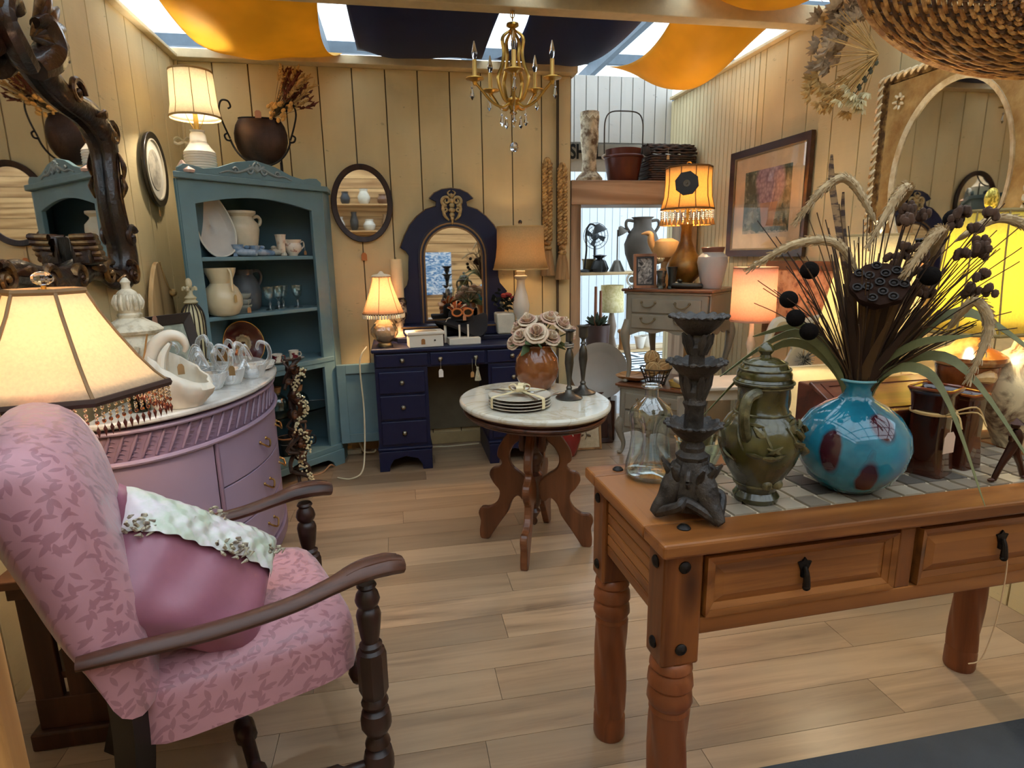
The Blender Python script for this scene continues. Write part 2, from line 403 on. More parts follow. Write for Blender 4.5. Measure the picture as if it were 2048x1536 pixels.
struct(MB().b2(-1.28, -1.205, 4.165, 4.24, 0, 2.53).build('trim_5', CREAM, smooth=0, bevel=0.003))
# rear wall of horizontal pine boards behind the camera
rw = struct(MB().b2(-1.35, 4.0, -2.5, -2.42, 0, 3.1).build('wall_rear', mat('#6b4a2a', 0.9), smooth=0)); me = None
for i in range(20):
    if me is None: ob = MB().box((0, 0, 0), (5.28, 0.02, 0.145)).build('board', PINE_W, rw, smooth=0, bevel=0.004); me = ob.data
    else: ob = link('board', me, rw, bevel=0.004)
    ob.location = (1.33, -2.41, 0.08+0.152*i)
# unseen plank partition added off to the side, darkening what the mirrors reflect
sw = struct(MB().b2(3.92, 3.98, -2.5, 1.3, 0, 2.5).build('wall_aisle_unseen', mat('#6b4a2a', 0.9), smooth=0)); me = None
for i in range(16):
    if me is None: ob = MB().box((0, 0, 0), (0.02, 3.7, 0.145)).build('board', wood('#b98a55', '#d8ae76', 'y', 0.8, 0.6, knots=True), sw, smooth=0, bevel=0.004); me = ob.data
    else: ob = link('board', me, sw, bevel=0.004)
    ob.location = (3.912, -0.6, 0.08+0.152*i)
struct(MB().b2(2.35, 4.0, -2.5, 1.3, -0.08, -0.001).build('floor_aisle', mat('#8a7864', 0.5), smooth=0))
# doorway casing to the next room
OAK = wood('#a3876a', '#c2a688', 'x', 0.9, 0.5); OAKZ = wood('#a3876a', '#c2a688', 'z', 0.9, 0.5)
door = struct(bpy.data.objects.new('door_1', None)); COL.objects.link(door)
MB().b2(1.225, 1.30, 4.20, 4.48, 0, 1.66).build('post', OAKZ, door, smooth=0, bevel=0.004)
MB().b2(2.12, 2.185, 4.20, 4.48, 0, 1.66).build('post', OAKZ, door, smooth=0, bevel=0.004)
MB().b2(1.225, 2.185, 4.19, 4.50, 1.66, 1.825).build('header', OAK, door, smooth=0, bevel=0.006)
# far room
FARF = mat('#b9bcc0', 0.5, bump=0.05)
struct(MB().b2(0.4, 8.2, 4.62, 9.3, -0.09, -0.001).build('floor_far', FARF, smooth=0))
wf = board_wall('wall_far', (1.0, 9.0, 0), (1, 0, 0), 6.6, 3.2, 0.12, board_mat('#d3dade', 0.05), normal=(0, -1, 0), gapmat=mat('#9aa5ad', 0.9))
wp = board_wall('wall_far_side', (1.0, 4.75, 0), (0, 1, 0), 4.2, 2.4, 0.3, WHITEB, normal=(1, 0, 0))
# roof: purlins and clear corrugated sheet
PUR = mat('#5d6a75', 0.6)
for i, yy in enumerate((-1.8, -0.4, 1.0, 2.4, 3.55, 4.9, 6.4, 7.9)):
    struct(MB().b2(-2.6, 8.2, yy, yy+0.05, 3.22, 3.32).build('roof_purlin', PUR, smooth=0, bevel=0.004))
for i, xx in enumerate((-2.1, -1.45, -0.55, 0.75, 2.05, 3.6)):
    struct(MB().b2(xx, xx+0.06, -2.6, 9.2, 3.10, 3.22).build('roof_rafter', PUR, smooth=0, bevel=0.004))
kr = NT('clear_corrugated_sheet'); tp = kr.n('ShaderNodeBsdfTransparent'); tl = kr.n('ShaderNodeBsdfTranslucent'); df = kr.n('ShaderNodeBsdfDiffuse')
tl.inputs[0].default_value = (0.95, 0.98, 1, 1); tp.inputs[0].default_value = (0.97, 0.99, 1, 1); df.inputs[0].default_value = (0.6, 0.65, 0.7, 1)
m1 = kr.n('ShaderNodeMixShader'); m1.inputs[0].default_value = 0.3; m2 = kr.n('ShaderNodeMixShader'); m2.inputs[0].default_value = 0.35
kr.l(tl.outputs[0], m2.inputs[1]); kr.l(df.outputs[0], m2.inputs[2]); kr.l(tp.outputs[0], m1.inputs[1]); kr.l(m2.outputs[0], m1.inputs[2]); kr.l(m1.outputs[0], kr.out.inputs[0])
rs = MB(); nx = 420
rs.sheet(lambda u, v: (-2.6+10.8*u, -2.7+12*v, 3.34+0.018*math.sin(u*10.8/0.076*2*math.pi/1.0)), nx*2, 1)
struct(rs.build('roof_sheet', kr.m))
# fluorescent batten above the left wall
t = thing('strip_light', 'white fluorescent strip light hanging under the roof beyond the wood wall', 'light', (-1.53, 3.9, 2.99), 10)
MB().b2(-0.05, 0.05, -0.62, 0.62, 0.03, 0.09).build('housing', mat('#e8ebee', 0.4), t, smooth=0, bevel=0.004)
MB().cyl((0, -0.6, 0.012), (0, 0.6, 0.012), 0.016).build('tube', bulb_mat((0.9, 0.96, 1, 1), 14), t)
# dark floor mat in front of the pine table
tag(MB().b2(0.66, 2.15, -0.4, 1.185, 0.0, 0.004).build('floor_mat', mat('#3b4046', 0.75, bump=0.2, bscale=90), smooth=0, bevel=0.004), 'dark slate grey floor mat in front of the pine console table', 'mat')

# draped ceiling cloths
def cloth(col, tr, sheen=0.0):
    k = NT('drape_cloth'); f = k.noise(k.coord((40, 2, 2)), 1.0, 4); g = k.noise(k.coord((1.2, 1.2, 1.2)), 2.0, 3)
    c = k.mix(k.ramp(g, [(0.35, (0, 0, 0, 1)), (0.65, (1, 1, 1, 1))]), shade(srgb(col), 0.86), shade(srgb(col), 1.1))
    d = k.bsdf(Roughness=0.6); k.l(c, d.inputs['Base Color']); d.inputs['Sheen Weight'].default_value = 0.0; d.inputs['Specular IOR Level'].default_value = 0.25; k.bump(f, 0.15, 0.003)
    t_ = k.n('ShaderNodeBsdfTranslucent'); k.l(c, t_.inputs[0]); mx = k.n('ShaderNodeMixShader'); mx.inputs[0].default_value = tr
    k.l(d.outputs[0], mx.inputs[1]); k.l(t_.outputs[0], mx.inputs[2]); k.l(mx.outputs[0], k.out.inputs[0]); return k.m
GOLD = cloth('#e6b13a', 0.42); NAVY = cloth('#16224e', 0.12)
def drape(label, x0, x1, ys, zs, sag, material, edge=0.05, skew=0.0, seed=1):
    rr = random.Random(seed); ph = [rr.uniform(0, 6) for _ in range(4)]
    def fn(u, v):
        k = v*(len(ys)-1); i = min(int(k), len(ys)-2); f = k-i
        yy = ys[i]+(ys[i+1]-ys[i])*f; zz = zs[i]+(zs[i+1]-zs[i])*f-sag[i]*4*f*(1-f)
        s = 2*u-1; bulge = 4*f*(1-f)*sag[i]/0.2
        zz += edge*s*s*(0.25+bulge)+0.008*math.sin(9*u+ph[0]+3*v)+0.006*math.sin(17*u+ph[1])*(1-u)
        xx = x0+(x1-x0)*u+skew*v+0.012*math.sin(7*v+ph[2])-0.05*s*bulge*abs(s)
        return (xx, yy, zz)
    m = MB(); m.sheet(fn, 36, 30*(len(ys)-1))
    return tag(m.build('ceiling_drape', material, thick=0.002), label, 'drape', 'cloth drapes under the roof')
drape('golden yellow cloth drape hung under the roof above the corner cabinet', -1.0, -0.26, [4.13, 3.05, 2.35], [2.54, 2.54, 2.56], [0.16, 0.10], GOLD, seed=3)
drape('navy blue cloth drape hung under the roof above the arched mirror', -0.17, 0.60, [4.13, 3.05, 2.35], [2.54, 2.54, 2.56], [0.10, 0.1], NAVY, seed=4)
drape('navy blue cloth drape hung under the roof behind the chandelier', 0.70, 1.36, [4.13, 3.05, 2.35], [2.54, 2.54, 2.56], [0.12, 0.1], NAVY, edge=0.09, seed=5)
drape('golden yellow cloth drape hung under the roof above the doorway', 1.45, 2.10, [4.16, 3.05, 2.35], [2.53, 2.54, 2.56], [0.24, 0.13], GOLD, edge=0.12, seed=6)
# ================================================================ large furniture
def scroll(c, r0, turns=1.25, n=22, a0=0, plane='xz', rr=0.006, flip=1, shrink=0.15):
    pts = []
    for k in range(n+1):
        t = k/n; a = a0+flip*turns*2*math.pi*t; r = r0*(1-t*(1-shrink))
        pts.append((c[0]+r*math.cos(a), c[1], c[2]+r*math.sin(a)) if plane == 'xz' else (c[0]+r*math.cos(a), c[1]+r*math.sin(a), c[2]))
    return pts
# ---- teal corner cabinet
TEAL = mat('#6c8a90', 0.45, var=0.10, scale=5, bump=0.05); TEAL_SHADE = mat('#52737c', 0.5, var=0.12, scale=3); GREYC = mat('#8d9a9b', 0.5, bump=0.2)  # second teal is a copy darkened for the shade inside the cabinet
cb = thing('corner_cabinet', 'tall teal painted corner cabinet with open shelves and carved crest', 'cabinet', (-0.72, 3.61, 0), 46.5)
A, B_, AP = (-0.44, 0.0), (0.44, 0.0), (0.211, 0.489)
RR_ = (0.59, 0.119)
def plate(name, poly, z0, z1, m=TEAL, par=None, bev=0.004):
    return MB().prism(poly, z1-z0, Matrix.Translation((0, 0, z0))).build(name, m, par or cb, smooth=0, bevel=bev)
plate('cornice', [(-0.465, -0.03), (0.465, -0.03), (0.61, 0.11), (0.215, 0.50)], 1.715, 1.745)
def wallp(name, p, q, z0, z1, t=0.015, m=TEAL):
    p = Vector((p[0], p[1], 0)); q = Vector((q[0], q[1], 0)); d = q-p
    return MB().box(((p+q)/2+Vector((0, 0, (z0+z1)/2))), (d.length, t, z1-z0), (0, 0, math.degrees(math.atan2(d.y, d.x)))).build(name, m, cb, smooth=0)
wallp('side_panel', A, AP, 0.0, 1.715, m=TEAL_SHADE); wallp('side_panel', B_, RR_, 0.08, 1.715)
wallp('back_panel', AP, RR_, 0.08, 1.715, m=TEAL_SHADE)
for sx in (-1, 1): MB().b2(sx*0.44-(0.085 if sx > 0 else 0), sx*0.44+(0.085 if sx < 0 else 0), -0.004, 0.02, 0.13 if sx < 0 else 0.08, 1.715).build('stile', TEAL, cb, smooth=0, bevel=0.003)
ar = [(-0.36, 1.715), (-0.36, 1.60)]+[(-0.36+0.72*k/16, 1.60+0.048*math.sin(math.pi*k/16)) for k in range(1, 16)]+[(0.36, 1.60), (0.36, 1.715)]
MB().prism(ar, 0.022, Matrix.Translation((0, 0.018, 0)) @ XZ).build('arch_rail', TEAL, cb, smooth=0, bevel=0.002)
cr = [(-0.43, 1.745), (-0.43, 1.765), (-0.40, 1.785), (-0.35, 1.782), (-0.30, 1.772), (-0.22, 1.785), (-0.12, 1.822), (0, 1.842)]
crest = MB().prism([(x, z) for x, z in cr]+[(-x, z) for x, z in reversed(cr[:-1])], 0.022, Matrix.Translation((0, 0.004, 0)) @ XZ).build('crest', TEAL, cb, smooth=0, bevel=0.003)
cv = MB()
for sx in (-1, 1):
    cv.tube(catmull([(0, -0.020, 1.785), (sx*0.03, -0.022, 1.80), (sx*0.07, -0.022, 1.785), (sx*0.12, -0.022, 1.77), (sx*0.17, -0.021, 1.772), (sx*0.22, -0.02, 1.757)], 5), [0.011, 0.010, 0.007, 0.004], 6, flat=0.7)
    cv.tube([(sx*(p[0]), p[1], p[2]) for p in scroll((0.045, -0.022, 1.788), 0.024, 1.3, a0=math.pi/2)], [0.007, 0.004], 6)
    cv.tube([(sx*(p[0]), p[1], p[2]) for p in scroll((0.125, -0.022, 1.778), 0.018, 1.3, a0=0.3)], [0.006, 0.003], 6)
    cv.tube(catmull([(sx*0.015, -0.021, 1.80), (sx*0.022, -0.021, 1.815), (sx*0.006, -0.021, 1.83)], 4), 0.005, 6)
cv.sph((0, -0.022, 1.80), (0.012, 0.008, 0.022))
cv.build('carving', GREYC, crest)
def cshelf(z, t=0.022, name='shelf', inset=0.02):
    return plate(name, [(-0.43, inset), (0.43, inset), (0.575, 0.112), (0.21, 0.475)], z-t, z)
cshelf(1.34); cshelf(1.03); cshelf(0.715, 0.03, inset=-0.01)
MB().b2(-0.36, 0.36, -0.004, 0.02, 0.655, 0.687).build('rail', TEAL, cb, smooth=0, bevel=0.003)
plate('glass_shelf', [(-0.40, 0.03), (0.42, 0.03), (0.56, 0.115), (0.21, 0.465)], 0.385, 0.395, glass('#dff0ee'), bev=0)
plate('bottom_shelf', [(-0.43, -0.02), (0.43, -0.02), (0.58, 0.112), (0.21, 0.475)], 0.10, 0.135)
pl = [(-0.44, 0.10), (-0.44, 0.0), (-0.36, 0.0), (-0.345, 0.03), (-0.31, 0.055), (-0.26, 0.06), (0.26, 0.06), (0.31, 0.055), (0.345, 0.03), (0.36, 0.0), (0.44, 0.0), (0.44, 0.10)]
MB().prism(pl, 0.022, Matrix.Translation((0, -0.008, 0)) @ XZ).build('base_rail', TEAL, cb, smooth=0, bevel=0.003)
for (p, q) in ((B_, RR_),):
    wallp('foot', p, (p[0]+(q[0]-p[0])*0.9, p[1]+(q[1]-p[1])*0.9), 0, 0.135, 0.024)
# open door, hinged on the right stile, swung out flat toward the desk
dr = MB().b2(0, 0.365, -0.011, 0.011, 0.135, 0.655).build('door', TEAL, cb, smooth=0, bevel=0.003); dr.location = (0.44, -0.012, 0); dr.rotation_euler = (0, 0, R(-43))
for (x0, x1, z0, z1) in ((0.0, 0.055, 0.135, 0.655), (0.31, 0.365, 0.135, 0.655), (0.055, 0.31, 0.135, 0.195), (0.055, 0.31, 0.595, 0.655)):
    MB().b2(x0, x1, -0.027, -0.0111, z0, z1).build('door_frame', TEAL, dr, smooth=0, bevel=0.003)

# ---- navy kneehole desk
NVY = mat('#161a3a', 0.42, var=0.10, scale=4, bump=0.04, coat=0.0, spec=0.35); NVYD = mat('#141730', 0.4, var=0.1)
PEWT = mat('#8f8878', 0.35, 1.0, bump=0.3)
dk = thing('kneehole_desk', 'navy blue painted kneehole desk with bracket feet under the arched mirror', 'desk', (0.34, 3.92, 0), 0)
X0, X1, YF, YB = -0.50, 0.52, -0.235, 0.245
MB().b2(X0-0.015, X1+0.015, YF-0.015, YB, 0.755, 0.78).build('top', NVY, dk, smooth=0, bevel=0.008)
MB().b2(X0, X1, YF+0.012, YB, 0.655, 0.755).build('apron', NVY, dk, smooth=0, bevel=0.002)
MB().b2(X0, X1, YB-0.015, YB, 0.12, 0.66).build('back_panel', mat('#6f634c', 0.7), dk, smooth=0)
def knob(par, x, y, z, r=0.016, m=PEWT):
    return MB().lathe([(0.004, 0), (0.005, 0.008), (r, 0.012), (r*0.9, 0.018), (r*0.4, 0.024), (0, 0.025)], 14, (x, y, z), (90, 0, 0)).build('knob', m, par)
for (x0, x1) in ((X0, X0+0.32), (X1-0.32, X1)):
    ped = MB().b2(x0, x1, YF+0.012, YB-0.02, 0.12, 0.655).build('pedestal', NVY, dk, smooth=0, bevel=0.002)
    bf = [(-0.165, 0.13), (-0.165, 0), (-0.105, 0), (-0.10, 0.035), (-0.075, 0.075), (-0.035, 0.085), (0, 0.095), (0.035, 0.085), (0.075, 0.075), (0.10, 0.035), (0.105, 0), (0.165, 0), (0.165, 0.13)]
    MB().prism(bf, 0.02, Matrix.Translation(((x0+x1)/2, YF+0.004, 0)) @ XZ).build('bracket_foot', NVY, dk, smooth=0, bevel=0.003)
    for sx in (x0-0.005, x1+0.005-0.02): MB().b2(sx, sx+0.02, YF, YB-0.03, 0, 0.13).build('bracket_foot', NVY, dk, smooth=0, bevel=0.003)
    MB().b2(x0-0.01, x1+0.01, YF-0.006, YB-0.02, 0.13, 0.15).build('moulding', NVY, dk, smooth=0, bevel=0.006)
    for i, (z0, z1) in enumerate(((0.17, 0.32), (0.335, 0.485), (0.50, 0.635))):
        d_ = MB().b2(x0+0.02, x1-0.02, YF-0.004, YF+0.014, z0, z1).build('drawer', NVY, dk, smooth=0, bevel=0.005)
        knob(d_, (x0+x1)/2, YF-0.004, (z0+z1)/2)
for (x0, x1) in ((X0+0.01, X0+0.325), (X0+0.34, X1-0.34), (X1-0.325, X1-0.01)):
    d_ = MB().b2(x0, x1, YF-0.004, YF+0.014, 0.665, 0.745).build('drawer', NVY, dk, smooth=0, bevel=0.005)
    for kx in ([(x0+x1)/2] if x1-x0 < 0.33 else [x0+0.06, x1-0.06]): knob(d_, kx, YF-0.004, 0.705)
price_tag(dk, (X0+0.40, YF-0.03, 0.70), 0.06, '#e8e4da', 0.028, 0.05)
tas = MB(); tas.tube([(X1-0.40, YF-0.03, 0.71), (X1-0.405, YF-0.032, 0.66), (X1-0.395, YF-0.032, 0.645)], 0.002, 5)
tas.lathe([(0.006, 0), (0.009, -0.008), (0.006, -0.016), (0.010, -0.03), (0.020, -0.085), (0, -0.085)], 14, (X1-0.393, YF-0.034, 0.648), lobes=9, amp=0.1)
tas.build('tassel', mat('#b8b090', 0.9, var=0.3, scale=60), dk)
price_tag(dk, (X1-0.425, YF-0.03, 0.70), 0.085, '#b58a55')

# ---- arched mirror standing on the desk
am = thing('arched_mirror', 'navy arched dressing mirror with gilt crest standing on the navy desk', 'mirror', (0.385, 4.07, 0.78), 0)
MB().b2(-0.40, 0.46, -0.16, 0.085, 0.0, 0.03).build('plinth', NVYD, am, smooth=0, bevel=0.004)
MB().b2(-0.36, 0.42, -0.10, 0.085, 0.03, 0.10).build('step', NVY, am, smooth=0, bevel=0.006)
BRZ = mat('#8a6a45', 0.4, 0.6, bump=0.2)
MB().b2(-0.37, 0.43, -0.108, -0.10, 0.085, 0.094).build('gilt_line', BRZ, am, smooth=0)
half = [(0.345, 0.10), (0.345, 0.16), (0.335, 0.22), (0.325, 0.25), (0.345, 0.275), (0.365, 0.30), (0.34, 0.33), (0.315, 0.36), (0.305, 0.40), (0.30, 0.50), (0.295, 0.55), (0.315, 0.58), (0.345, 0.60), (0.335, 0.63), (0.315, 0.68), (0.28, 0.745), (0.23, 0.80), (0.17, 0.845), (0.105, 0.865), (0.10, 0.895), (0.145, 0.915), (0.11, 0.95), (0.06, 0.972), (0, 0.98)]
outer = [(x, z) for x, z in half]+[(-x, z) for x, z in reversed(half[:-1])]
MB().prism(outer, 0.03, Matrix.Translation((0, 0.085, 0)) @ XZ).build('frame', NVY, am, smooth=0, bevel=0.003)
def arch(w, z0, zs, zt, n=18):
    P = [(w, z0), (w, zs)]+[(w*math.cos(math.pi*k/n), zs+(zt-zs)*math.sin(math.pi*k/n)) for k in range(1, n)]+[(-w, zs), (-w, z0)]
    return P
for (wo, wi, t_, m_) in ((0.235, 0.222, 0.012, NVYD), (0.222, 0.212, 0.016, BRZ), (0.212, 0.198, 0.012, NVYD), (0.198, 0.188, 0.010, BRZ)):
    MB().ring(arch(wo, 0.115-(wi-0.188), 0.54, 0.54+wo), arch(wi, 0.125-(wi-0.188), 0.54, 0.54+wi), t_, Matrix.Translation((0, 0.055, 0)) @ XZ, zi=0.003, zo=0.003).build('moulding', m_, am, smooth=50)
MIR = mirror_mat()
MB().prism(arch(0.19, 0.122, 0.54, 0.73), 0.004, Matrix.Translation((0, 0.054, 0)) @ XZ).build('glass', MIR, am, smooth=0)
MB().tube([(x*1.005, 0.068, z) for x, z in half[12:19]], 0.006, 6).tube([(-x*1.005, 0.068, z) for x, z in half[12:19]], 0.006, 6).tube([(x, 0.068, z) for x, z in half[20:]]+[(-x, 0.068, z) for x, z in reversed(half[20:-1])], 0.006, 6).build('gilt_edge', BRZ, am)
gm = mat('#bfa878', 0.45, 0.5, var=0.3, scale=50, bump=0.6, bscale=70); cg = MB()
for sx in (-1, 1):
    cg.tube([(sx*p[0], 0.045, p[2]) for p in scroll((0.035, 0, 0.90), 0.032, 1.4, a0=-1.2)], [0.012, 0.006], 7)
    cg.tube([(sx*p[0], 0.045, p[2]) for p in scroll((0.042, 0, 0.845), 0.024, 1.3, a0=2.0, flip=-1)], [0.010, 0.005], 7)
    cg.tube(catmull([(sx*0.01, 0.045, 0.93), (sx*0.025, 0.042, 0.95), (sx*0.006, 0.045, 0.965)], 4), [0.009, 0.003], 6)
    cg.tube(catmull([(sx*0.06, 0.046, 0.87), (sx*0.05, 0.044, 0.81), (sx*0.02, 0.045, 0.775)], 4), [0.009, 0.012, 0.005], 6)
for (z, r) in ((0.93, 0.014), (0.90, 0.016), (0.87, 0.020), (0.84, 0.022), (0.81, 0.019), (0.785, 0.014), (0.765, 0.009)): cg.sph((0, 0.042, z), (r, 0.012, 0.018), 10, 6)
cg.build('gilt_crest', gm, am)

# ---- mauve demilune chest
MAUVE = mat('#a38da3', 0.38, var=0.06, scale=3); MAUVED = mat('#8d7386', 0.45, var=0.12, scale=6, bump=0.1)
dm = thing('demilune_chest', 'mauve painted half-round chest with marble top against the wood wall', 'chest', (-1.045, 2.86, 0), 0)
def de(a, b, t0=0, t1=180, n=40): return [(a*math.sin(R(t0+(t1-t0)*k/n)), -b*math.cos(R(t0+(t1-t0)*k/n))) for k in range(n+1)]
def band(name, a, b, z0, z1, th, t0, t1, m, par, n=24, bev=0.002):
    o_ = de(a, b, t0, t1, n); i_ = de(a-th, b-th, t0, t1, n)
    return MB().prism(o_+i_[::-1], z1-z0, Matrix.Translation((0, 0, z0))).build(name, m, par, smooth=30, bevel=bev)
MB().prism(de(0.39, 0.66, n=48), 0.70, Matrix.Translation((0, 0, 0.03))).build('carcass', MAUVED, dm, smooth=30)
band('door', 0.435, 0.705, 0.07, 0.635, 0.03, 3, 47.3, MAUVE, dm)
for i, (z0, z1) in enumerate(((0.07, 0.25), (0.256, 0.44), (0.446, 0.635))):
    d_ = band('drawer', 0.434, 0.704, z0, z1, 0.03, 50, 130, MAUVE, dm)
    for th in (78, 102):
        c_ = Vector((0.434*math.sin(R(th)), -0.704*math.cos(R(th)), (z0+z1)/2)); n_ = Vector((0.704*math.sin(R(th)), -0.434*math.cos(R(th)), 0)).normalized(); t_ = Vector((-n_.y, n_.x, 0))
        P = [c_-t_*0.035, c_-t_*0.036+n_*0.018+Vector((0, 0, -.01)), c_+n_*0.026+Vector((0, 0, -0.03)), c_+t_*0.036+n_*0.018+Vector((0, 0, -.01)), c_+t_*0.035]
        MB().tube(catmull(P, 5), 0.0045, 7).sph(c_-t_*0.035, 0.008, 8, 6).sph(c_+t_*0.035, 0.008, 8, 6).build('handle', mat('#b08a55', 0.35, 1.0), d_)
band('door', 0.435, 0.705, 0.07, 0.635, 0.03, 132.7, 177, MAUVE, dm)
for th in (2, 48.6, 131.4, 178): MB().cyl((0.436*math.sin(R(th)), -0.706*math.cos(R(th)), 0.03), (0.436*math.sin(R(th)), -0.706*math.cos(R(th)), 0.64), 0.009, n=8).build('bead', MAUVED, dm)
band('plinth', 0.445, 0.715, 0.0, 0.06, 0.12, 0, 180, MAUVED, dm, 40, 0.006)
band('frieze', 0.43, 0.70, 0.645, 0.765, 0.04, 0, 180, MAUVED, dm, 40, 0)
for (z, r, a) in ((0.645, 0.010, 0.442), (0.757, 0.008, 0.442)): MB().tube([(x, y, z) for x, y in de(a, a+0.27, 0, 180, 50)], r, 8).build('moulding', MAUVE, dm)
for k in range(34):
    t0 = 4+k*5.1; lf = MB()
    lf.tube([(0.433*math.sin(R(t0+4.6*u)), -0.703*math.cos(R(t0+4.6*u)), 0.658+0.088*u) for u in (0, 0.25, 0.5, 0.75, 1)], [0.004, 0.008, 0.004], 6)
    for q in range(5):
        u = 0.15+0.17*q; a_ = t0+4.6*u; b_ = a_+2.4
        lf.tube([(0.433*math.sin(R(a_)), -0.703*math.cos(R(a_)), 0.658+0.088*u), (0.435*math.sin(R(b_)), -0.705*math.cos(R(b_)), 0.658+0.088*u-0.006)], [0.002, 0.0042, 0.001], 5)
    lf.build('carved_leaf', MAUVED, dm)
MB().prism(de(0.462, 0.735, n=56), 0.022, Matrix.Translation((0, 0, 0.778))).build('marble_top', marble('#d8d4cc', '#c4c0ba', 0.08, 2.0), dm, smooth=30, bevel=0.007)

# ---- oval marble-topped table
WAL = wood('#2c1710', '#5a3220', 'z', 1.2, 0.35, coat=0.3); WALM = wood('#4a2817', '#7a4a2c', 'z', 1.2, 0.35, coat=0.3)
rt = thing('parlor_table', 'oval walnut parlor table with white marble top and scrolled legs', 'table', (0.572, 2.54, 0), 14)
MB().prism(ell(0.322, 0.385, 64), 0.028, Matrix.Translation((0, 0, 0.672))).build('marble_top', marble('#d6d0bf', '#c2b69c', 0.08, 2.4), rt, smooth=30, bevel=0.010)
ap = MB()
for (a, z0, z1) in ((0.295, 0.654, 0.672), (0.306, 0.640, 0.656), (0.292, 0.626, 0.642)): ap.prism(ell(a, a+0.063, 56), z1-z0, Matrix.Translation((0, 0, z0)))
ap.build('apron', WAL, rt, smooth=30, bevel=0.006)
MB().lathe([(0, 0.09), (0.012, 0.10), (0.016, 0.115), (0.010, 0.13), (0.022, 0.15), (0.030, 0.165), (0.018, 0.18), (0.03, 0.20), (0.034, 0.24), (0.028, 0.30), (0.040, 0.325), (0.040, 0.345), (0.026, 0.36), (0.032, 0.375), (0.030, 0.39), (0.042, 0.41), (0.040, 0.43), (0.026, 0.45), (0.034, 0.48), (0.045, 0.55), (0.05, 0.61), (0, 0.61)], 20).build('column', WAL, rt)
out = catmull([(0.035, 0.61, 0), (0.095, 0.61, 0), (0.105, 0.56, 0), (0.135, 0.515, 0), (0.165, 0.465, 0), (0.172, 0.42, 0), (0.150, 0.395, 0), (0.165, 0.37, 0), (0.200, 0.358, 0), (0.212, 0.325, 0), (0.192, 0.285, 0), (0.165, 0.25, 0), (0.175, 0.20, 0), (0.215, 0.165, 0), (0.255, 0.16, 0), (0.272, 0.13, 0), (0.262, 0.09, 0), (0.268, 0.04, 0), (0.262, 0.0, 0), (0.225, 0.0, 0), (0.20, 0.035, 0), (0.165, 0.09, 0), (0.125, 0.15, 0), (0.105, 0.205, 0), (0.075, 0.235, 0), (0.05, 0.215, 0), (0.025, 0.235, 0), (0.02, 0.30, 0), (0.06, 0.345, 0), (0.105, 0.38, 0), (0.115, 0.43, 0), (0.095, 0.475, 0), (0.06, 0.51, 0), (0.045, 0.55, 0)], 3, True)
legm = None
for th in (233, 327, 139, 48):
    M4 = Matrix.Rotation(R(th), 4, 'Z') @ Matrix.Translation((0, 0.016, 0)) @ XZ
    MB().prism([(p.x, p.y) for p in out], 0.032, M4).build('leg', WALM, rt, smooth=0, bevel=0.006)
for th in (10, 100, 190, 280):
    MB().lathe([(0.016, 0.47), (0.022, 0.49), (0.017, 0.52), (0.020, 0.56), (0.026, 0.61)], 12, (0.06*math.cos(R(th)), 0.06*math.sin(R(th)), 0)).build('post', WAL, rt)

# ---- pine console table
PIN = wood('#5f3216', '#99602f', 'x', 0.8, 0.38, 0.2, knots=True); PINZ = wood('#562c12', '#824c22', 'z', 0.8, 0.38, 0.2, knots=True); PINY = wood('#5f3216', '#99602f', 'y', 0.8, 0.38, 0.2)
PINL = wood('#663218', '#8a4e2a', 'z', 0.9, 0.4); IRON = mat('#221d1a', 0.45, 0.7, bump=0.3)
pt = thing('console_table', 'rustic pine console table with drawers, iron studs and tiled top', 'table', (0.488, 1.0, 0), 1.6)
TW, TD = 1.295, 0.42
MB().b2(-0.015, TW+0.015, -0.02, 0.075, 0.75, 0.78).build('top_rail', PIN, pt, smooth=0, bevel=0.006)
MB().b2(-0.015, TW+0.015, TD-0.055, TD+0.02, 0.75, 0.78).build('top_rail', PIN, pt, smooth=0, bevel=0.006)
for x0, x1 in ((-0.015, 0.13), (TW-0.13, TW+0.015)): MB().b2(x0, x1, 0.0752, TD-0.0552, 0.75, 0.78).build('top_rail', PINY, pt, smooth=0, bevel=0.005)
bed = MB().b2(0.13, TW-0.13, 0.075, TD-0.055, 0.75, 0.774).build('tile_bed', mat('#d0c0a4', 0.9), pt, smooth=0)
tcol = ['#8f8270', '#a39580', '#776b5e', '#b0a18a', '#857766', '#5c554d']; TM = [mat(c, 0.35, var=0.15, scale=6) for c in tcol]
tw = 0.082; cc = {}
for i in range(17):
    for j in range(5):                      # diagonal slate tiles cut to the bed
        cx = 0.13+i*tw*0.75; cy = 0.075+j*tw*0.7
        x0, x1, y0, y1 = max(cx, 0.134), min(cx+tw*0.75-0.004, TW-0.134), max(cy, 0.079), min(cy+tw*0.7-0.004, TD-0.059)
        if x1-x0 < 0.012 or y1-y0 < 0.012: continue
        sh = 0.011*(j % 2)
        P = [(x0+0.006, y0), (x1, y0), (x1-0.008, y1), (x0-0.002+0.004, y1)]
        MB().prism(P, 0.0055, Matrix.Translation((0, 0, 0.7735))).build('tile', TM[rnd.randrange(6)], bed, smooth=0)
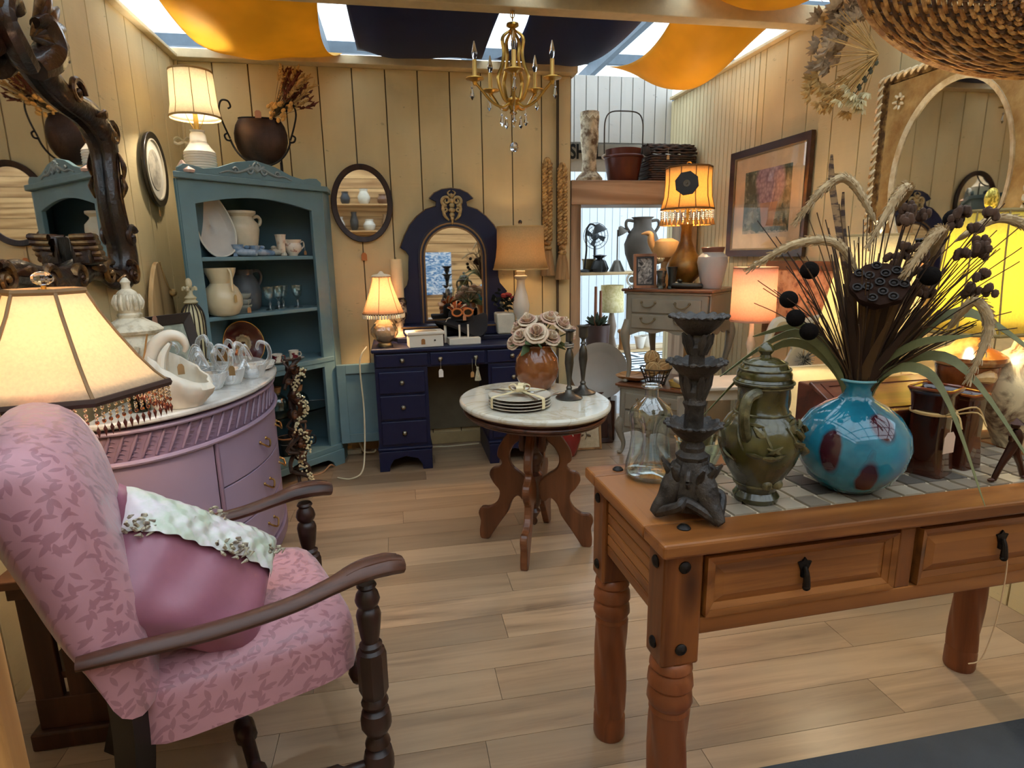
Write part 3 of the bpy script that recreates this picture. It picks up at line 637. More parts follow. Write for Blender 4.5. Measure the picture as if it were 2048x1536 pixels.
for x, y in ((0.045, 0.045), (TW-0.045, 0.045), (0.045, TD-0.04), (TW-0.045, TD-0.04)):
    post = MB().box((x, y, 0.62), (0.085, 0.075, 0.26)).build('post', PINZ, pt, smooth=0, bevel=0.006)
    prof = [(0.037, 0.49), (0.044, 0.482), (0.046, 0.47), (0.040, 0.462), (0.047, 0.45), (0.049, 0.43), (0.042, 0.42), (0.047, 0.41), (0.049, 0.39), (0.041, 0.375), (0.044, 0.365)]
    MB().lathe(prof, 20, (x, y, 0)).lathe([(0.042, 0.075+0.29*k/24) for k in range(25)], 30, (x, y, 0), lobes=5, amp=0.075, twist=8.0).lathe([(0.041, 0.0), (0.044, 0.008), (0.044, 0.06), (0.040, 0.075)], 20, (x, y, 0)).build('leg', PINL, pt)
    for dx, dy, nx, ny in ((-0.0425, 0, -1, 0), (0, -0.0375, 0, -1)):
        if (nx < 0 and x > 0.5) or (ny < 0 and y > 0.2): continue
        for z in (0.715, 0.53): MB().lathe([(0.013, 0), (0.013, 0.003), (0.009, 0.007), (0, 0.009)], 12, (x+dx, y+dy, z), (0, 90*nx, 0) if nx else (90, 0, 0)).build('stud', IRON, post)
for x, y in ((0.06, 0.045), (0.06, TD-0.025)): MB().lathe([(0.014, 0), (0.014, 0.003), (0.009, 0.008), (0, 0.010)], 12, (x, y, 0.779)).build('stud', IRON, pt)
MB().b2(0.02, 0.04, 0.08, TD-0.075, 0.57, 0.75).build('side_apron', PINY, pt, smooth=0)
for k in range(6): MB().b2(0.014, 0.021, 0.082, TD-0.077, 0.574+0.029*k, 0.5995+0.029*k).build('slat', PINY, pt, smooth=0, bevel=0.003)
MB().b2(TW-0.04, TW-0.02, 0.08, TD-0.075, 0.57, 0.75).build('side_apron', PINY, pt, smooth=0)
MB().b2(0.085, TW-0.085, TD-0.03, TD-0.01, 0.57, 0.75).build('back_apron', PIN, pt, smooth=0)
for z0, z1 in ((0.555, 0.592), (0.733, 0.75)): MB().b2(0.087, TW-0.087, 0.012, 0.035, z0, z1).build('rail', PIN, pt, smooth=0, bevel=0.003)
MB().b2(0.56, 0.60, 0.012, 0.035, 0.592, 0.733).build('stile', PINZ, pt, smooth=0, bevel=0.003)
MB().b2(0.088, TW-0.088, 0.03, 0.045, 0.56, 0.745).build('drawer_backing', PIN, pt, smooth=0)
for x0, x1 in ((0.095, 0.55), (0.612, 1.06)):
    dw = MB().b2(x0, x1, 0.018, 0.032, 0.597, 0.730).build('drawer', PIN, pt, smooth=0)
    def rc(m): return [(x0+m, 0.597+m), (x1-m, 0.597+m), (x1-m, 0.730-m), (x0+m, 0.730-m)]
    MB().ring(rc(0.0), rc(0.012), 0.016, Matrix.Translation((0, 0.02, 0)) @ XZ, zi=0.004).ring(rc(0.012), rc(0.024), 0.010, Matrix.Translation((0, 0.02, 0)) @ XZ, zi=0.006).build('panel_moulding', PIN, dw, smooth=20)
    fld = MB(); fld.ring(rc(0.024), rc(0.042), 0.009, Matrix.Translation((0, 0.02, 0)) @ XZ, zo=0.007).prism(rc(0.042), 0.009, Matrix.Translation((0, 0.02, 0)) @ XZ); fld.build('raised_panel', PIN, dw, smooth=10)
    hx, hz = (x0+x1)/2, 0.668
    h = MB(); hp = [(0, 0.032), (0.006, 0.024), (0.016, 0.022), (0.012, 0.012), (0.008, 0.002), (0.007, -0.012), (0, -0.016)]
    h.prism([(a+hx, b+hz) for a, b in hp]+[(-a+hx, b+hz) for a, b in reversed(hp[1:-1])], 0.004, Matrix.Translation((0, 0.0115, 0)) @ XZ)
    h.tube(catmull([(hx, 0.006, hz+0.012), (hx, 0.0, hz-0.004), (hx, -0.002, hz-0.028)], 4), [0.004, 0.006, 0.008], 8).sph((hx, -0.002, hz-0.032), (0.009, 0.007, 0.007), 8, 6); h.build('drop_pull', IRON, dw)
# string hanging from the second pull
MB().tube(catmull([(0.838, -0.004, 0.66), (0.845, -0.006, 0.60), (0.842, -0.005, 0.48), (0.825, 0.0, 0.38), (0.80, 0.01, 0.36)], 6), 0.0016, 5).build('string', mat('#c9a37a', 0.9), pt)
# ================================================================ pink armchair, cushion, slatted table, near lamp, French chests
def superpad(cx, cy, w, d, prof, n=48, e=5.0):
    """padded block: prof = [(scale, z)], outline a superellipse"""
    m = MB(); v = []; f = []
    for s, z in prof:
        for k in range(n):
            a = 2*math.pi*k/n; ca, sa = math.cos(a), math.sin(a); r = (abs(ca)**e+abs(sa)**e)**(-1/e)
            v.append((cx+s*r*ca*w/2, cy+s*r*sa*d/2, z))
    for i in range(len(prof)-1):
        for k in range(n): f.append((i*n+k, i*n+(k+1) % n, (i+1)*n+(k+1) % n, (i+1)*n+k))
    f += [tuple(range(n-1, -1, -1)), tuple((len(prof)-1)*n+k for k in range(n))]
    return m.add(v, f)
def damask(base, leaf, sc=27, amount=0.6):
    k = NT('leaf_damask'); k.bsdf(Roughness=0.42); k.b.inputs['Sheen Weight'].default_value = 0.3
    tc = k.n('ShaderNodeTexCoord'); tot = None
    dots = []
    for ax_ in ((0.92, 0.34, 0.08), (-0.18, 0.95, 0.92)):
        d = k.n('ShaderNodeVectorMath', operation='DOT_PRODUCT'); k.l(tc.outputs['Object'], d.inputs[0]); d.inputs[1].default_value = ax_; dots.append(d.outputs['Value'])
    cb_ = k.n('ShaderNodeCombineXYZ'); k.l(dots[0], cb_.inputs[0]); k.l(dots[1], cb_.inputs[1])
    for i, (cell, off) in enumerate(((sc, 0.0), (sc*1.15, 3.7), (sc*0.95, 8.1))):       # scattered two-tone leaves
        sv = k.n('ShaderNodeVectorMath', operation='MULTIPLY_ADD'); k.l(cb_.outputs[0], sv.inputs[0]); sv.inputs[1].default_value = (cell, cell, 0); sv.inputs[2].default_value = (off, off*1.7, 0)
        vo = k.n('ShaderNodeTexVoronoi', voronoi_dimensions='2D'); vo.inputs['Scale'].default_value = 1.0; k.l(sv.outputs[0], vo.inputs['Vector'])
        lo = k.n('ShaderNodeVectorMath', operation='SUBTRACT'); k.l(sv.outputs[0], lo.inputs[0]); k.l(vo.outputs['Position'], lo.inputs[1])
        sp = k.n('ShaderNodeSeparateColor'); k.l(vo.outputs['Color'], sp.inputs[0]); ro_ = k.n('ShaderNodeVectorRotate', rotation_type='Z_AXIS'); k.l(lo.outputs[0], ro_.inputs['Vector']); k.l(k.math('ADD', k.math('MULTIPLY', sp.outputs[0], 1.6), 0.2+1.3*i), ro_.inputs['Angle'])
        sx = k.n('ShaderNodeSeparateXYZ'); k.l(ro_.outputs[0], sx.inputs[0])
        m_ = k.math('ADD', k.math('MULTIPLY', k.math('ABSOLUTE', sx.outputs[0]), 7.0), k.math('MULTIPLY', k.math('MULTIPLY', sx.outputs[1], sx.outputs[1]), 5.5))
        r_ = k.ramp(m_, [(0.85, (1, 1, 1, 1)), (0.95, (0, 0, 0, 1))]); tot = r_ if tot is None else k.mix(1.0, tot, r_, 'LIGHTEN')
    g = k.noise(k.coord((2, 2, 2), rand=False), 3.0); b0 = k.ramp(g, [(0.3, shade(srgb(base), 0.92)), (0.7, shade(srgb(base), 1.08))])
    fac = k.math('MULTIPLY', tot, amount); c = k.mix(fac, b0, srgb(leaf)); k.l(c, k.b.inputs['Base Color'])
    rg = k.n('ShaderNodeMapRange'); k.l(tot, rg.inputs[0]); rg.inputs[3].default_value = 0.55; rg.inputs[4].default_value = 0.30; k.l(rg.outputs[0], k.b.inputs['Roughness'])
    k.bump(k.noise(k.coord((90, 90, 90), rand=False), 1.0), 0.12, 0.002); return k.m
ROSE = damask('#b58189', '#8a5762'); DWD = wood('#160d0a', '#35201a', 'z', 1.3, 0.36, coat=0.08); DWX = wood('#2a1711', '#563527', 'x', 1.3, 0.36, coat=0.08)
ch = thing('armchair', 'rose pink damask armchair with dark turned wood arms and legs', 'armchair', (-0.485, 1.49, 0), 22)
superpad(0.035, 0, 0.50, 0.535, [(0.0, 0.325), (0.95, 0.325), (1.0, 0.335), (1.0, 0.42), (0.985, 0.445), (0.94, 0.462), (0.82, 0.476), (0.6, 0.485), (0.3, 0.489), (0.0, 0.49)], e=6).build('seat', ROSE, ch)
bp = catmull([(-0.155, 0.44, 0), (-0.16, 0.52, 0), (-0.165, 0.64, 0), (-0.19, 0.76, 0), (-0.21, 0.87, 0), (-0.245, 0.95, 0), (-0.30, 0.99, 0), (-0.36, 0.985, 0), (-0.385, 0.94, 0), (-0.37, 0.86, 0), (-0.335, 0.74, 0), (-0.30, 0.62, 0), (-0.265, 0.53, 0), (-0.225, 0.44, 0)], 3, True)
bk = MB(); NS = 14; v = []; f = []; n = len(bp); cx0 = sum(p.x for p in bp)/n
for i in range(NS+1):
    s = -1+2*i/NS; ins = max(0, abs(s)-0.86)/0.14; sc = math.sqrt(max(0, 1-ins*ins))*0.35+0.65 if ins > 0 else 1
    crown = 0.03*(1-s*s)
    for p in bp:
        cz = 0.45+(p.y-0.45)*0.5; mx = -0.2-0.18*(p.y-0.44)
        v.append((mx+(p.x-mx)*sc+0.02*(1-s*s)*(1 if p.x > mx else 0.3), s*0.275, p.y+crown*(p.y-0.44)/0.55-(1-sc)*max(0, p.y-0.9)*0.8))
for i in range(NS):
    for k in range(n): f.append((i*n+k, i*n+(k+1) % n, (i+1)*n+(k+1) % n, (i+1)*n+k))
f += [tuple(range(n-1, -1, -1)), tuple(NS*n+k for k in range(n))]
bko = bk.add(v, f).build('backrest', ROSE, ch, smooth=70)
turn = [(0.020, 0.575), (0.024, 0.568), (0.018, 0.560), (0.026, 0.548), (0.030, 0.532), (0.026, 0.520), (0.018, 0.512), (0.026, 0.505), (0.030, 0.492), (0.028, 0.47), (0.024, 0.44), (0.020, 0.42), (0.028, 0.412), (0.026, 0.402), (0.033, 0.395)]
blk = [(0.033, 0.395), (0.036, 0.385), (0.036, 0.285), (0.030, 0.270)]
low = [(0.024, 0.270), (0.030, 0.262), (0.034, 0.252), (0.030, 0.242), (0.022, 0.236), (0.034, 0.226), (0.038, 0.205), (0.038, 0.185), (0.028, 0.165), (0.020, 0.155), (0.030, 0.140), (0.032, 0.132), (0.022, 0.120), (0.034, 0.110), (0.038, 0.09), (0.038, 0.06), (0.030, 0.05), (0.022, 0.045), (0.030, 0.030), (0.026, 0.0)]
for sy in (-1, 1):
    x, y = 0.29, sy*0.285
    MB().lathe(turn[::-1], 16, (x, y, 0)).lathe(blk[::-1], 8, (x, y, 0), (0, 0, 22.5)).lathe(low[::-1], 16, (x, y, 0)).build('front_leg', DWD, ch)
    MB().tube(catmull([(-0.20, sy*0.235, 0.47), (-0.205, sy*0.235, 0.35), (-0.225, sy*0.235, 0.2), (-0.285, sy*0.235, 0.0)], 5), [0.040, 0.036, 0.028], 4, up=(0, 1, 0)).build('rear_leg', mat('#140d0b', 0.35), ch, smooth=20)
    # arm: carved hand-hold at the front, sweeping down to the back
    P = catmull([(-0.27, sy*0.282, 0.590), (-0.20, sy*0.287, 0.588), (-0.05, sy*0.295, 0.580), (0.10, sy*0.298, 0.583), (0.20, sy*0.297, 0.598), (0.27, sy*0.295, 0.612), (0.335, sy*0.293, 0.610), (0.375, sy*0.292, 0.600)], 6)
    arm = MB().tube(P, [0.020, 0.024, 0.026, 0.026, 0.028, 0.036, 0.038, 0.032], 12, flat=0.62, up=(0, 0, 1)).build('arm', DWX, ch)
    for q in (-0.016, 0.0, 0.016): MB().tube([(p.x, p.y+q, p.z+0.0165) for p in P[-16:-1]], [0.002, 0.006, 0.007, 0.004], 6).build('reeding', DWX, arm)
def turned_rail(p, q):
    p, q = Vector(p), Vector(q); L = (q-p).length; pr = [(0.011, 0)]
    for k in range(1, 40):
        t = k/40; r = 0.013+0.004*math.sin(t*math.pi)+(0.010 if abs(t-0.5) < 0.06 or abs(t-0.18) < 0.035 or abs(t-0.82) < 0.035 else 0); pr.append((r, L*t))
    pr.append((0.011, L)); m = MB().lathe(pr, 12); rot = Vector((0, 0, 1)).rotation_difference(q-p).to_matrix().to_4x4(); rot.translation = p
    return m.tr(rot)
turned_rail((0.29, -0.26, 0.255), (0.29, 0.26, 0.255)).build('stretcher', DWD, ch)
for sy in (-1, 1): turned_rail((0.27, sy*0.28, 0.075), (-0.255, sy*0.236, 0.09)).build('stretcher', DWD, ch)
turned_rail((0.02, -0.255, 0.085), (0.02, 0.255, 0.085)).build('stretcher', DWD, ch)

# ---- cushion on the armchair
cu = thing('throw_cushion', 'mauve satin throw cushion with ruched silver ribbon and gold tassels on the armchair', 'cushion', (-0.485+0.015, 1.49-0.06, 0.49), 22)
av = Vector((0.80, 0.10, -0.60)).normalized(); bv = Vector((-0.30, -0.72, -0.62)); bv = (bv-av*bv.dot(av)).normalized(); nv = av.cross(bv).normalized()
if nv.z < 0: nv = -nv
CC = Vector((-0.055, -0.045, 0.13))
def pil(u, v_, side=1, h=0.075):
    s, t = 2*u-1, 2*v_-1; e = (max(0, 1-s**4)*max(0, 1-t**4))**0.5
    pin = 1-0.10*(1-abs(s)**2)*abs(t)**3-0.10*(1-abs(t)**2)*abs(s)**3
    w = 0.004*math.sin(9*s+3*t)*e
    return CC+av*(s*0.205*pin)+bv*(t*0.165*pin)+nv*side*(h*e+w)
SAT = mat('#8e5868', 0.34, var=0.14, scale=7, bump=0.12, bscale=14)
pm = MB(); pm.sheet(lambda u, v_: pil(u, v_, 1), 22, 20); pm.sheet(lambda u, v_: pil(u, v_, -1), 22, 20)
pm.build('cover', SAT, cu, smooth=80)
RIB = two('#d8cdd0', '#b9c2ae', 0.4, 0.6, 0.28, scale=14, stretch=(1, 1, 1))
rb = MB(); rb.sheet(lambda u, v_: pil(0.02+0.96*u, 0.03+0.36*v_, 1, 0.090+0.005*math.sin(60*u+8*math.sin(7*v_)+5*v_)), 110, 12); rb.build('ruched_ribbon', RIB, cu, smooth=80)
BRD = two('#6f5f52', '#b9b298', 0.42, 0.58, 0.4, scale=60)
for (u, v_, n_) in ((0.10, 0.36, 16), (0.62, 0.36, 18), (0.5, 0.05, 9), (0.92, 0.2, 7)):
    fm = MB(); c0 = pil(u, v_, 1, 0.086); r2 = random.Random(int(u*100))
    for k in range(n_):
        a = k*2.4; rr_ = 0.006+0.0022*k
        p = c0+av*rr_*math.cos(a)+bv*rr_*0.7*math.sin(a)+nv*(0.012-rr_*0.25)
        fm.tube([p, p+av*0.010*math.cos(a+1)+nv*0.006, p+av*0.016*math.cos(a+1.6)+bv*0.012*math.sin(a+1.6)], [0.0035, 0.0045, 0.001], 5)
    fm.build('ribbon_flower', BRD, cu)
GT = mat('#b08a3c', 0.7, var=0.35, scale=50)
for (u, v_, d) in ((0.0, 0.90, (0.07, -0.03, -0.09)), (0.97, 0.99, (-0.13, -0.05, -0.01))):
    c0 = pil(u, v_, 1, 0.0); d = Vector(d); L = d.length; tm = MB(); tm.sph(c0+d*0.14, 0.009, 10, 7)
    q = Vector((0, 0, 1)).rotation_difference(d).to_matrix().to_4x4(); q.translation = c0+d*0.18
    tm.add(*(lambda m_: (m_.v, m_.f))(MB().lathe([(0.006, 0), (0.013, L*0.2), (0.017, L*0.75), (0.004, L*0.76)], 18, lobes=9, amp=0.14)), q); tm.tube([c0, c0+d*0.12], 0.002, 5); tm.build('tassel', GT, cu)

# ---- slatted side table behind the armchair
DOAK = wood('#2e1a12', '#4d2e20', 'z', 1.0, 0.5)
st = thing('slatted_side_table', 'dark oak mission side table with slatted ends behind the armchair', 'table', (-0.875, 1.80, 0), 0)
MB().b2(-0.20, 0.24, -0.17, 0.17, 0.495, 0.52).build('top', wood('#3a2218', '#5c3826', 'x', 1.0, 0.45), st, smooth=0, bevel=0.004)
for sy in (-0.135, 0.135):
    for i, (x0, x1) in enumerate(((-0.165, -0.095), (-0.080, -0.005), (0.010, 0.085), (0.10, 0.17))): MB().b2(x0, x1, sy-0.010, sy+0.010, 0.055, 0.465).build('slat', DOAK, st, smooth=0, bevel=0.003)
    MB().b2(-0.18, 0.19, sy-0.014, sy+0.014, 0.455, 0.495).build('rail', DOAK, st, smooth=0, bevel=0.003)
    MB().b2(-0.165, 0.17, sy-0.012, sy+0.012, 0.055, 0.15).build('rail', DOAK, st, smooth=0, bevel=0.003)
    MB().b2(-0.185, 0.20, sy-0.03, sy+0.03, 0.0, 0.055).build('foot', DOAK, st, smooth=0, bevel=0.006)
MB().b2(-0.15, 0.16, -0.135, 0.135, 0.20, 0.22).build('shelf', DOAK, st, smooth=0)

# ---- lamp parts shared by all table lamps
def hexa(r, n, ph): return [(r*math.cos(2*math.pi*k/n+ph), r*math.sin(2*math.pi*k/n+ph)) for k in range(n)]
def panel_shade(t, prof, n, ph, m, trim, trimr=0.006, ribs=True):
    """n-sided shade; prof [(r,z)] bottom to top"""
    s = MB(); v = []; f = []
    for r, z in prof: v += [(x, y, z) for x, y in hexa(r, n, ph)]
    for i in range(len(prof)-1):
        for k in range(n): f.append((i*n+k, i*n+(k+1) % n, (i+1)*n+(k+1) % n, (i+1)*n+k))
    so = s.add(v, f).build('shade', m, t, smooth=12, thick=0.0015)
    for i in (0, -1):
        h = hexa(prof[i][0]+0.001, n, ph); MB().tube([(x, y, prof[i][1]) for x, y in h], trimr, 6, closed=True, flat=1.5, up=(0, 0, 1)).build('trim', trim, so, smooth=20)
    if ribs:
        for k in range(n): MB().tube([((r+0.001)*math.cos(2*math.pi*k/n+ph), (r+0.001)*math.sin(2*math.pi*k/n+ph), z) for r, z in prof], trimr*0.75, 6).build('rib', trim, so)
    return so
def round_shade(t, prof, m, trim=None, n=40, trimr=0.003, lobes=0, amp=0, ribs=0):
    so = MB(); v = []; f = []
    for r, z in prof:
        for k in range(n):
            a = 2*math.pi*k/n; q = r*(1+amp*math.cos(lobes*a)) if lobes else r; v.append((q*math.cos(a), q*math.sin(a), z))
    for i in range(len(prof)-1):
        for k in range(n): f.append((i*n+k, i*n+(k+1) % n, (i+1)*n+(k+1) % n, (i+1)*n+k))
    o = so.add(v, f).build('shade', m, t, thick=0.0015)
    if trim:
        for i in (0, -1): MB().tube([(prof[i][0]*math.cos(2*math.pi*k/n), prof[i][0]*math.sin(2*math.pi*k/n), prof[i][1]) for k in range(n)], trimr, 6, closed=True, flat=1.8, up=(0, 0, 1)).build('trim', trim, o)
        for k in range(ribs): a = 2*math.pi*(k+0.3)/ribs; MB().tube([((r+0.0006)*math.cos(a), (r+0.0006)*math.sin(a), z) for r, z in prof], trimr*0.6, 5).build('rib', trim, o)
    return o
def bulb_harp(t, z0, z1, power, col=(1.0, 0.62, 0.30), zb=None, harp=True, w=0.05):
    zb = zb or z0+(z1-z0)*0.4
    if harp: MB().tube(catmull([(-0.012, 0, z0), (-w, 0, z0+(z1-z0)*0.4), (-0.02, 0, z1-0.012), (0, 0, z1), (0.02, 0, z1-0.012), (w, 0, z0+(z1-z0)*0.4), (0.012, 0, z0)], 5), 0.0022, 5).build('harp', mat('#b89a5a', 0.3, 1.0), t)
    MB().cyl((0, 0, z0-0.005), (0, 0, zb-0.03), 0.012).build('socket', mat('#a88a4a', 0.35, 1.0), t)
    lamp_light(t, (0, 0, zb), power, col)
BRASS = mat('#b08d4a', 0.3, 1.0)

# ---- big panelled lamp at the near left
nl = thing('fringed_lamp', 'lit table lamp with cream six-panel shade, beaded fringe and crystal finial behind the armchair', 'lamp', (-0.895, 1.765, 0.52), 0)
MB().lathe([(0.0, 0), (0.085, 0), (0.088, 0.012), (0.060, 0.025), (0.042, 0.04), (0.058, 0.07), (0.072, 0.12), (0.066, 0.18), (0.046, 0.25), (0.030, 0.31), (0.024, 0.35), (0.030, 0.365), (0.022, 0.38), (0.018, 0.42), (0, 0.42)], 24).build('base', mat('#2e1c16', 0.3, 0.2, coat=0.4), nl)
ph = R(-50); CRS = shade_mat('#f0dfc0', 0.55)
pr = [(0.252, 0.475), (0.222, 0.505), (0.185, 0.555), (0.145, 0.62), (0.112, 0.68), (0.088, 0.735)]
so = panel_shade(nl, pr, 6, ph, CRS, mat('#8a6a45', 0.6), 0.006)
for i, w_ in ((0, 0.007),): MB().tube([(x, y, 0.474) for x, y in hexa(0.254, 6, ph)], 0.008, 6, closed=True, flat=1.4, up=(0, 0, 1)).build('trim', mat('#3c261c', 0.7), so, smooth=20)
BD1 = glass('#c07a58', 0.05); BD2 = glass('#f3e2c8', 0.05); BD3 = mat('#5a2c22', 0.2, var=0.2)
sm = MB(); sm.tube([(0, 0, 0), (0, 0, -0.05)], 0.0006, 4)
for z in (-0.006, -0.016, -0.022): sm.sph((0, 0, z), 0.0036, 6, 5)
se = MB().sph((0, 0, -0.030), 0.0042, 6, 5); sd = MB().lathe([(0, -0.037), (0.0042, -0.045), (0, -0.060)], 6)
stp = sm.build('bead_strand', BD2, nl); p1 = se.build('bead', BD1, stp); p2 = sd.build('drop_bead', BD3, stp)
hx = hexa(0.250, 6, ph); first = True
for k in range(6):
    for j in range(12):
        a_, b_ = Vector(hx[k]), Vector(hx[(k+1) % 6]); q = a_+(b_-a_)*(j/12)
        o = stp if first else copy_tree(stp, nl); first = False; o.location = (q.x, q.y, 0.466); o.scale = (1.25, 1.25, 1.4)
bulb_harp(nl, 0.42, 0.735, 5.5, (1.0, 0.78, 0.54), zb=0.60); MB().cyl((0, 0, 0.73), (0, 0, 0.75), 0.006).build('finial_stem', BRASS, nl)
MB().sph((0, 0, 0.768), (0.026, 0.026, 0.018), 10, 6).build('finial', glass('#eef4ff', 0.0, 1.5), nl, smooth=10)

# ---- pine post of a display case by the chair
pp = thing('display_case', 'honey pine display case upright at the near edge beside the armchair', 'case', (-0.67, 0.93, 0), 0)
MB().b2(-0.06, 0.048, -0.02, 0.02, 0, 1.05).build('upright', wood('#9a6a38', '#c4935a', 'z', 0.8, 0.45, knots=True), pp, smooth=0, bevel=0.004)
MB().b2(-0.38, -0.06, -0.02, 0.30, 1.05, 1.08).build('top', wood('#9a6a38', '#c4935a', 'x', 0.8, 0.45), pp, smooth=0, bevel=0.004)
MB().b2(-0.38, -0.06, -0.018, 0.0, 0.08, 1.05).build('door', wood('#9a6a38', '#c4935a', 'z', 0.8, 0.45), pp, smooth=0, bevel=0.004)

# ---- two stacked French provincial chests
TAU = mat('#8f8878', 0.45, var=0.10, scale=5, bump=0.05); BRT = wood('#5a3422', '#8a5a3c', 'x', 1.0, 0.3, coat=0.3); GLT = mat('#7f6f52', 0.45, 0.4, bump=0.2)
def cabriole(par, x, y, z0, z1, sx, sy, r=0.020):
    H = z1-z0; d = Vector((sx, sy, 0)).normalized()
    P = [Vector((x, y, z1)), Vector((x, y, z1-0.10*H))+d*0.008, Vector((x, y, z1-0.22*H))+d*0.020, Vector((x, y, z1-0.45*H))+d*0.008, Vector((x, y, z1-0.70*H))-d*0.014, Vector((x, y, z0+0.10*H))-d*0.006, Vector((x, y, z0+0.03*H))+d*0.012]
    m = MB().tube(catmull(P, 4), [r*1.3, r*1.5, r*1.55, r*1.1, r*0.75, r*0.62, r*0.8], 10).sph(P[-1]+Vector((0, 0, -0.03*H+0.012)), (0.018, 0.018, 0.0125), 10, 6)
    return m.build('leg', TAU, par)
def apron_poly(w, zt, zb, n=24):
    P = [(-w/2, zt), (-w/2, zb-0.035)]
    for k in range(1, n):
        t = k/n; s = abs(2*t-1); P.append((-w/2+w*t, zb-0.035*max(0, (s-0.55)/0.45)**1.2+0.012*math.cos(6*math.pi*(t-0.5))*(1-s)-0.010))
    return P+[(w/2, zb-0.035), (w/2, zt)]
def french_chest(name, label, loc, rz, w, d, h, case_h, top_ov=0.025):
    t = thing(name, label, 'chest', loc, rz, 'stacked grey French provincial chests')
    MB().b2(-w/2-top_ov, w/2+top_ov, -d/2-top_ov, d/2+0.005, h-0.018, h).build('top', BRT, t, smooth=0, bevel=0.006)
    MB().b2(-w/2-0.012, w/2+0.012, -d/2-0.012, d/2, h-0.034, h-0.018).build('moulding', TAU, t, smooth=0, bevel=0.006)
    zc = h-case_h
    MB().b2(-w/2+0.008, w/2-0.008, -d/2+0.008, d/2-0.004, zc, h-0.034).build('case', TAU, t, smooth=0)
    MB().prism(apron_poly(w-0.02, h-0.034, zc), 0.012, Matrix.Translation((0, -d/2+0.008, 0)) @ XZ).build('front_apron', TAU, t, smooth=0, bevel=0.002)
    MB().prism(apron_poly(d-0.02, h-0.034, zc), 0.012, Matrix.Translation((w/2-0.004, 0, 0)) @ axes((0, 1, 0), (0, 0, 1))).build('side_apron', TAU, t, smooth=0, bevel=0.002)
    MB().prism(apron_poly(d-0.02, h-0.034, zc), 0.012, Matrix.Translation((-w/2-0.006, 0, 0)) @ axes((0, 1, 0), (0, 0, 1))).build('side_apron', TAU, t, smooth=0, bevel=0.002)
    nd = 2 if case_h > 0.2 else 1; dh = (case_h-0.06)/nd
    for i in range(nd):
        z0 = zc+0.012+i*dh; dw = MB().b2(-w/2+0.045, w/2-0.045, -d/2-0.016, -d/2+0.004, z0, z0+dh-0.012).build('drawer', TAU, t, smooth=0, bevel=0.004)
        for hx in ((-0.11, 0.11) if nd > 1 else (0,)):
            zc_ = z0+dh/2
            MB().tube(catmull([(hx-0.045, -d/2-0.018, zc_+0.012), (hx-0.03, -d/2-0.034, zc_-0.008), (hx, -d/2-0.038, zc_-0.016), (hx+0.03, -d/2-0.034, zc_-0.008), (hx+0.045, -d/2-0.018, zc_+0.012)], 4), [0.005, 0.004, 0.005, 0.004, 0.005], 6).sph((hx-0.045, -d/2-0.018, zc_+0.014), 0.009, 8, 6).sph((hx+0.045, -d/2-0.018, zc_+0.014), 0.009, 8, 6).build('handle', GLT, dw)
    for sx in (-1, 1):
        for sy in (-1, 1): cabriole(t, sx*(w/2-0.012), sy*(d/2-0.016)-0.002, 0.0, zc+0.06, sx, sy)
    return t
french_chest('french_chest', 'grey French chest with curved legs and brown top, upper of two stacked', (1.78, 3.615, 0.49), -48, 0.54, 0.42, 0.615, 0.26)
french_chest('french_chest', 'grey French chest with brown top standing on the floor, lower of two stacked', (1.78, 3.615, 0.0), -48, 0.58, 0.46, 0.49, 0.30)
# ================================================================ things hung on the walls and from the roof
YZ = axes((0, 1, 0), (0, 0, 1))          # local xy -> world yz, extrudes +x
YZN = axes((0, -1, 0), (0, 0, 1))        # local x -> -y, extrudes -x
# ---- carved baroque mirror on the left wall (local: y along wall, z up)
om = thing('baroque_mirror', 'large dark carved baroque mirror with gilt highlights on the side wall above the lamp', 'mirror', (-1.205, 2.40, 1.22), 0)
CARV = two('#150b07', '#3a2012', 0.35, 0.72, 0.28, 0.1, scale=14, bump=0.5, bscale=45, coat=0.4); CGL = two('#3a2012', '#a07a44', 0.45, 0.75, 0.3, 0.5, scale=18, bump=0.4)
side = [(0.10, 0.80), (0.20, 0.735), (0.30, 0.705), (0.44, 0.69), (0.545, 0.64), (0.575, 0.56), (0.565, 0.46), (0.555, 0.36), (0.57, 0.26), (0.605, 0.18), (0.60, 0.09), (0.545, 0.03), (0.44, 0.03), (0.34, 0.065), (0.22, 0.075), (0.12, 0.05), (0.0, 0.035)]
cl = catmull([(y, z, 0) for y, z in side], 6); rad = interp([0.05, 0.045, 0.042, 0.05, 0.055, 0.045, 0.038, 0.036, 0.042, 0.05, 0.052, 0.045, 0.042, 0.038, 0.045, 0.05, 0.055], len(cl))
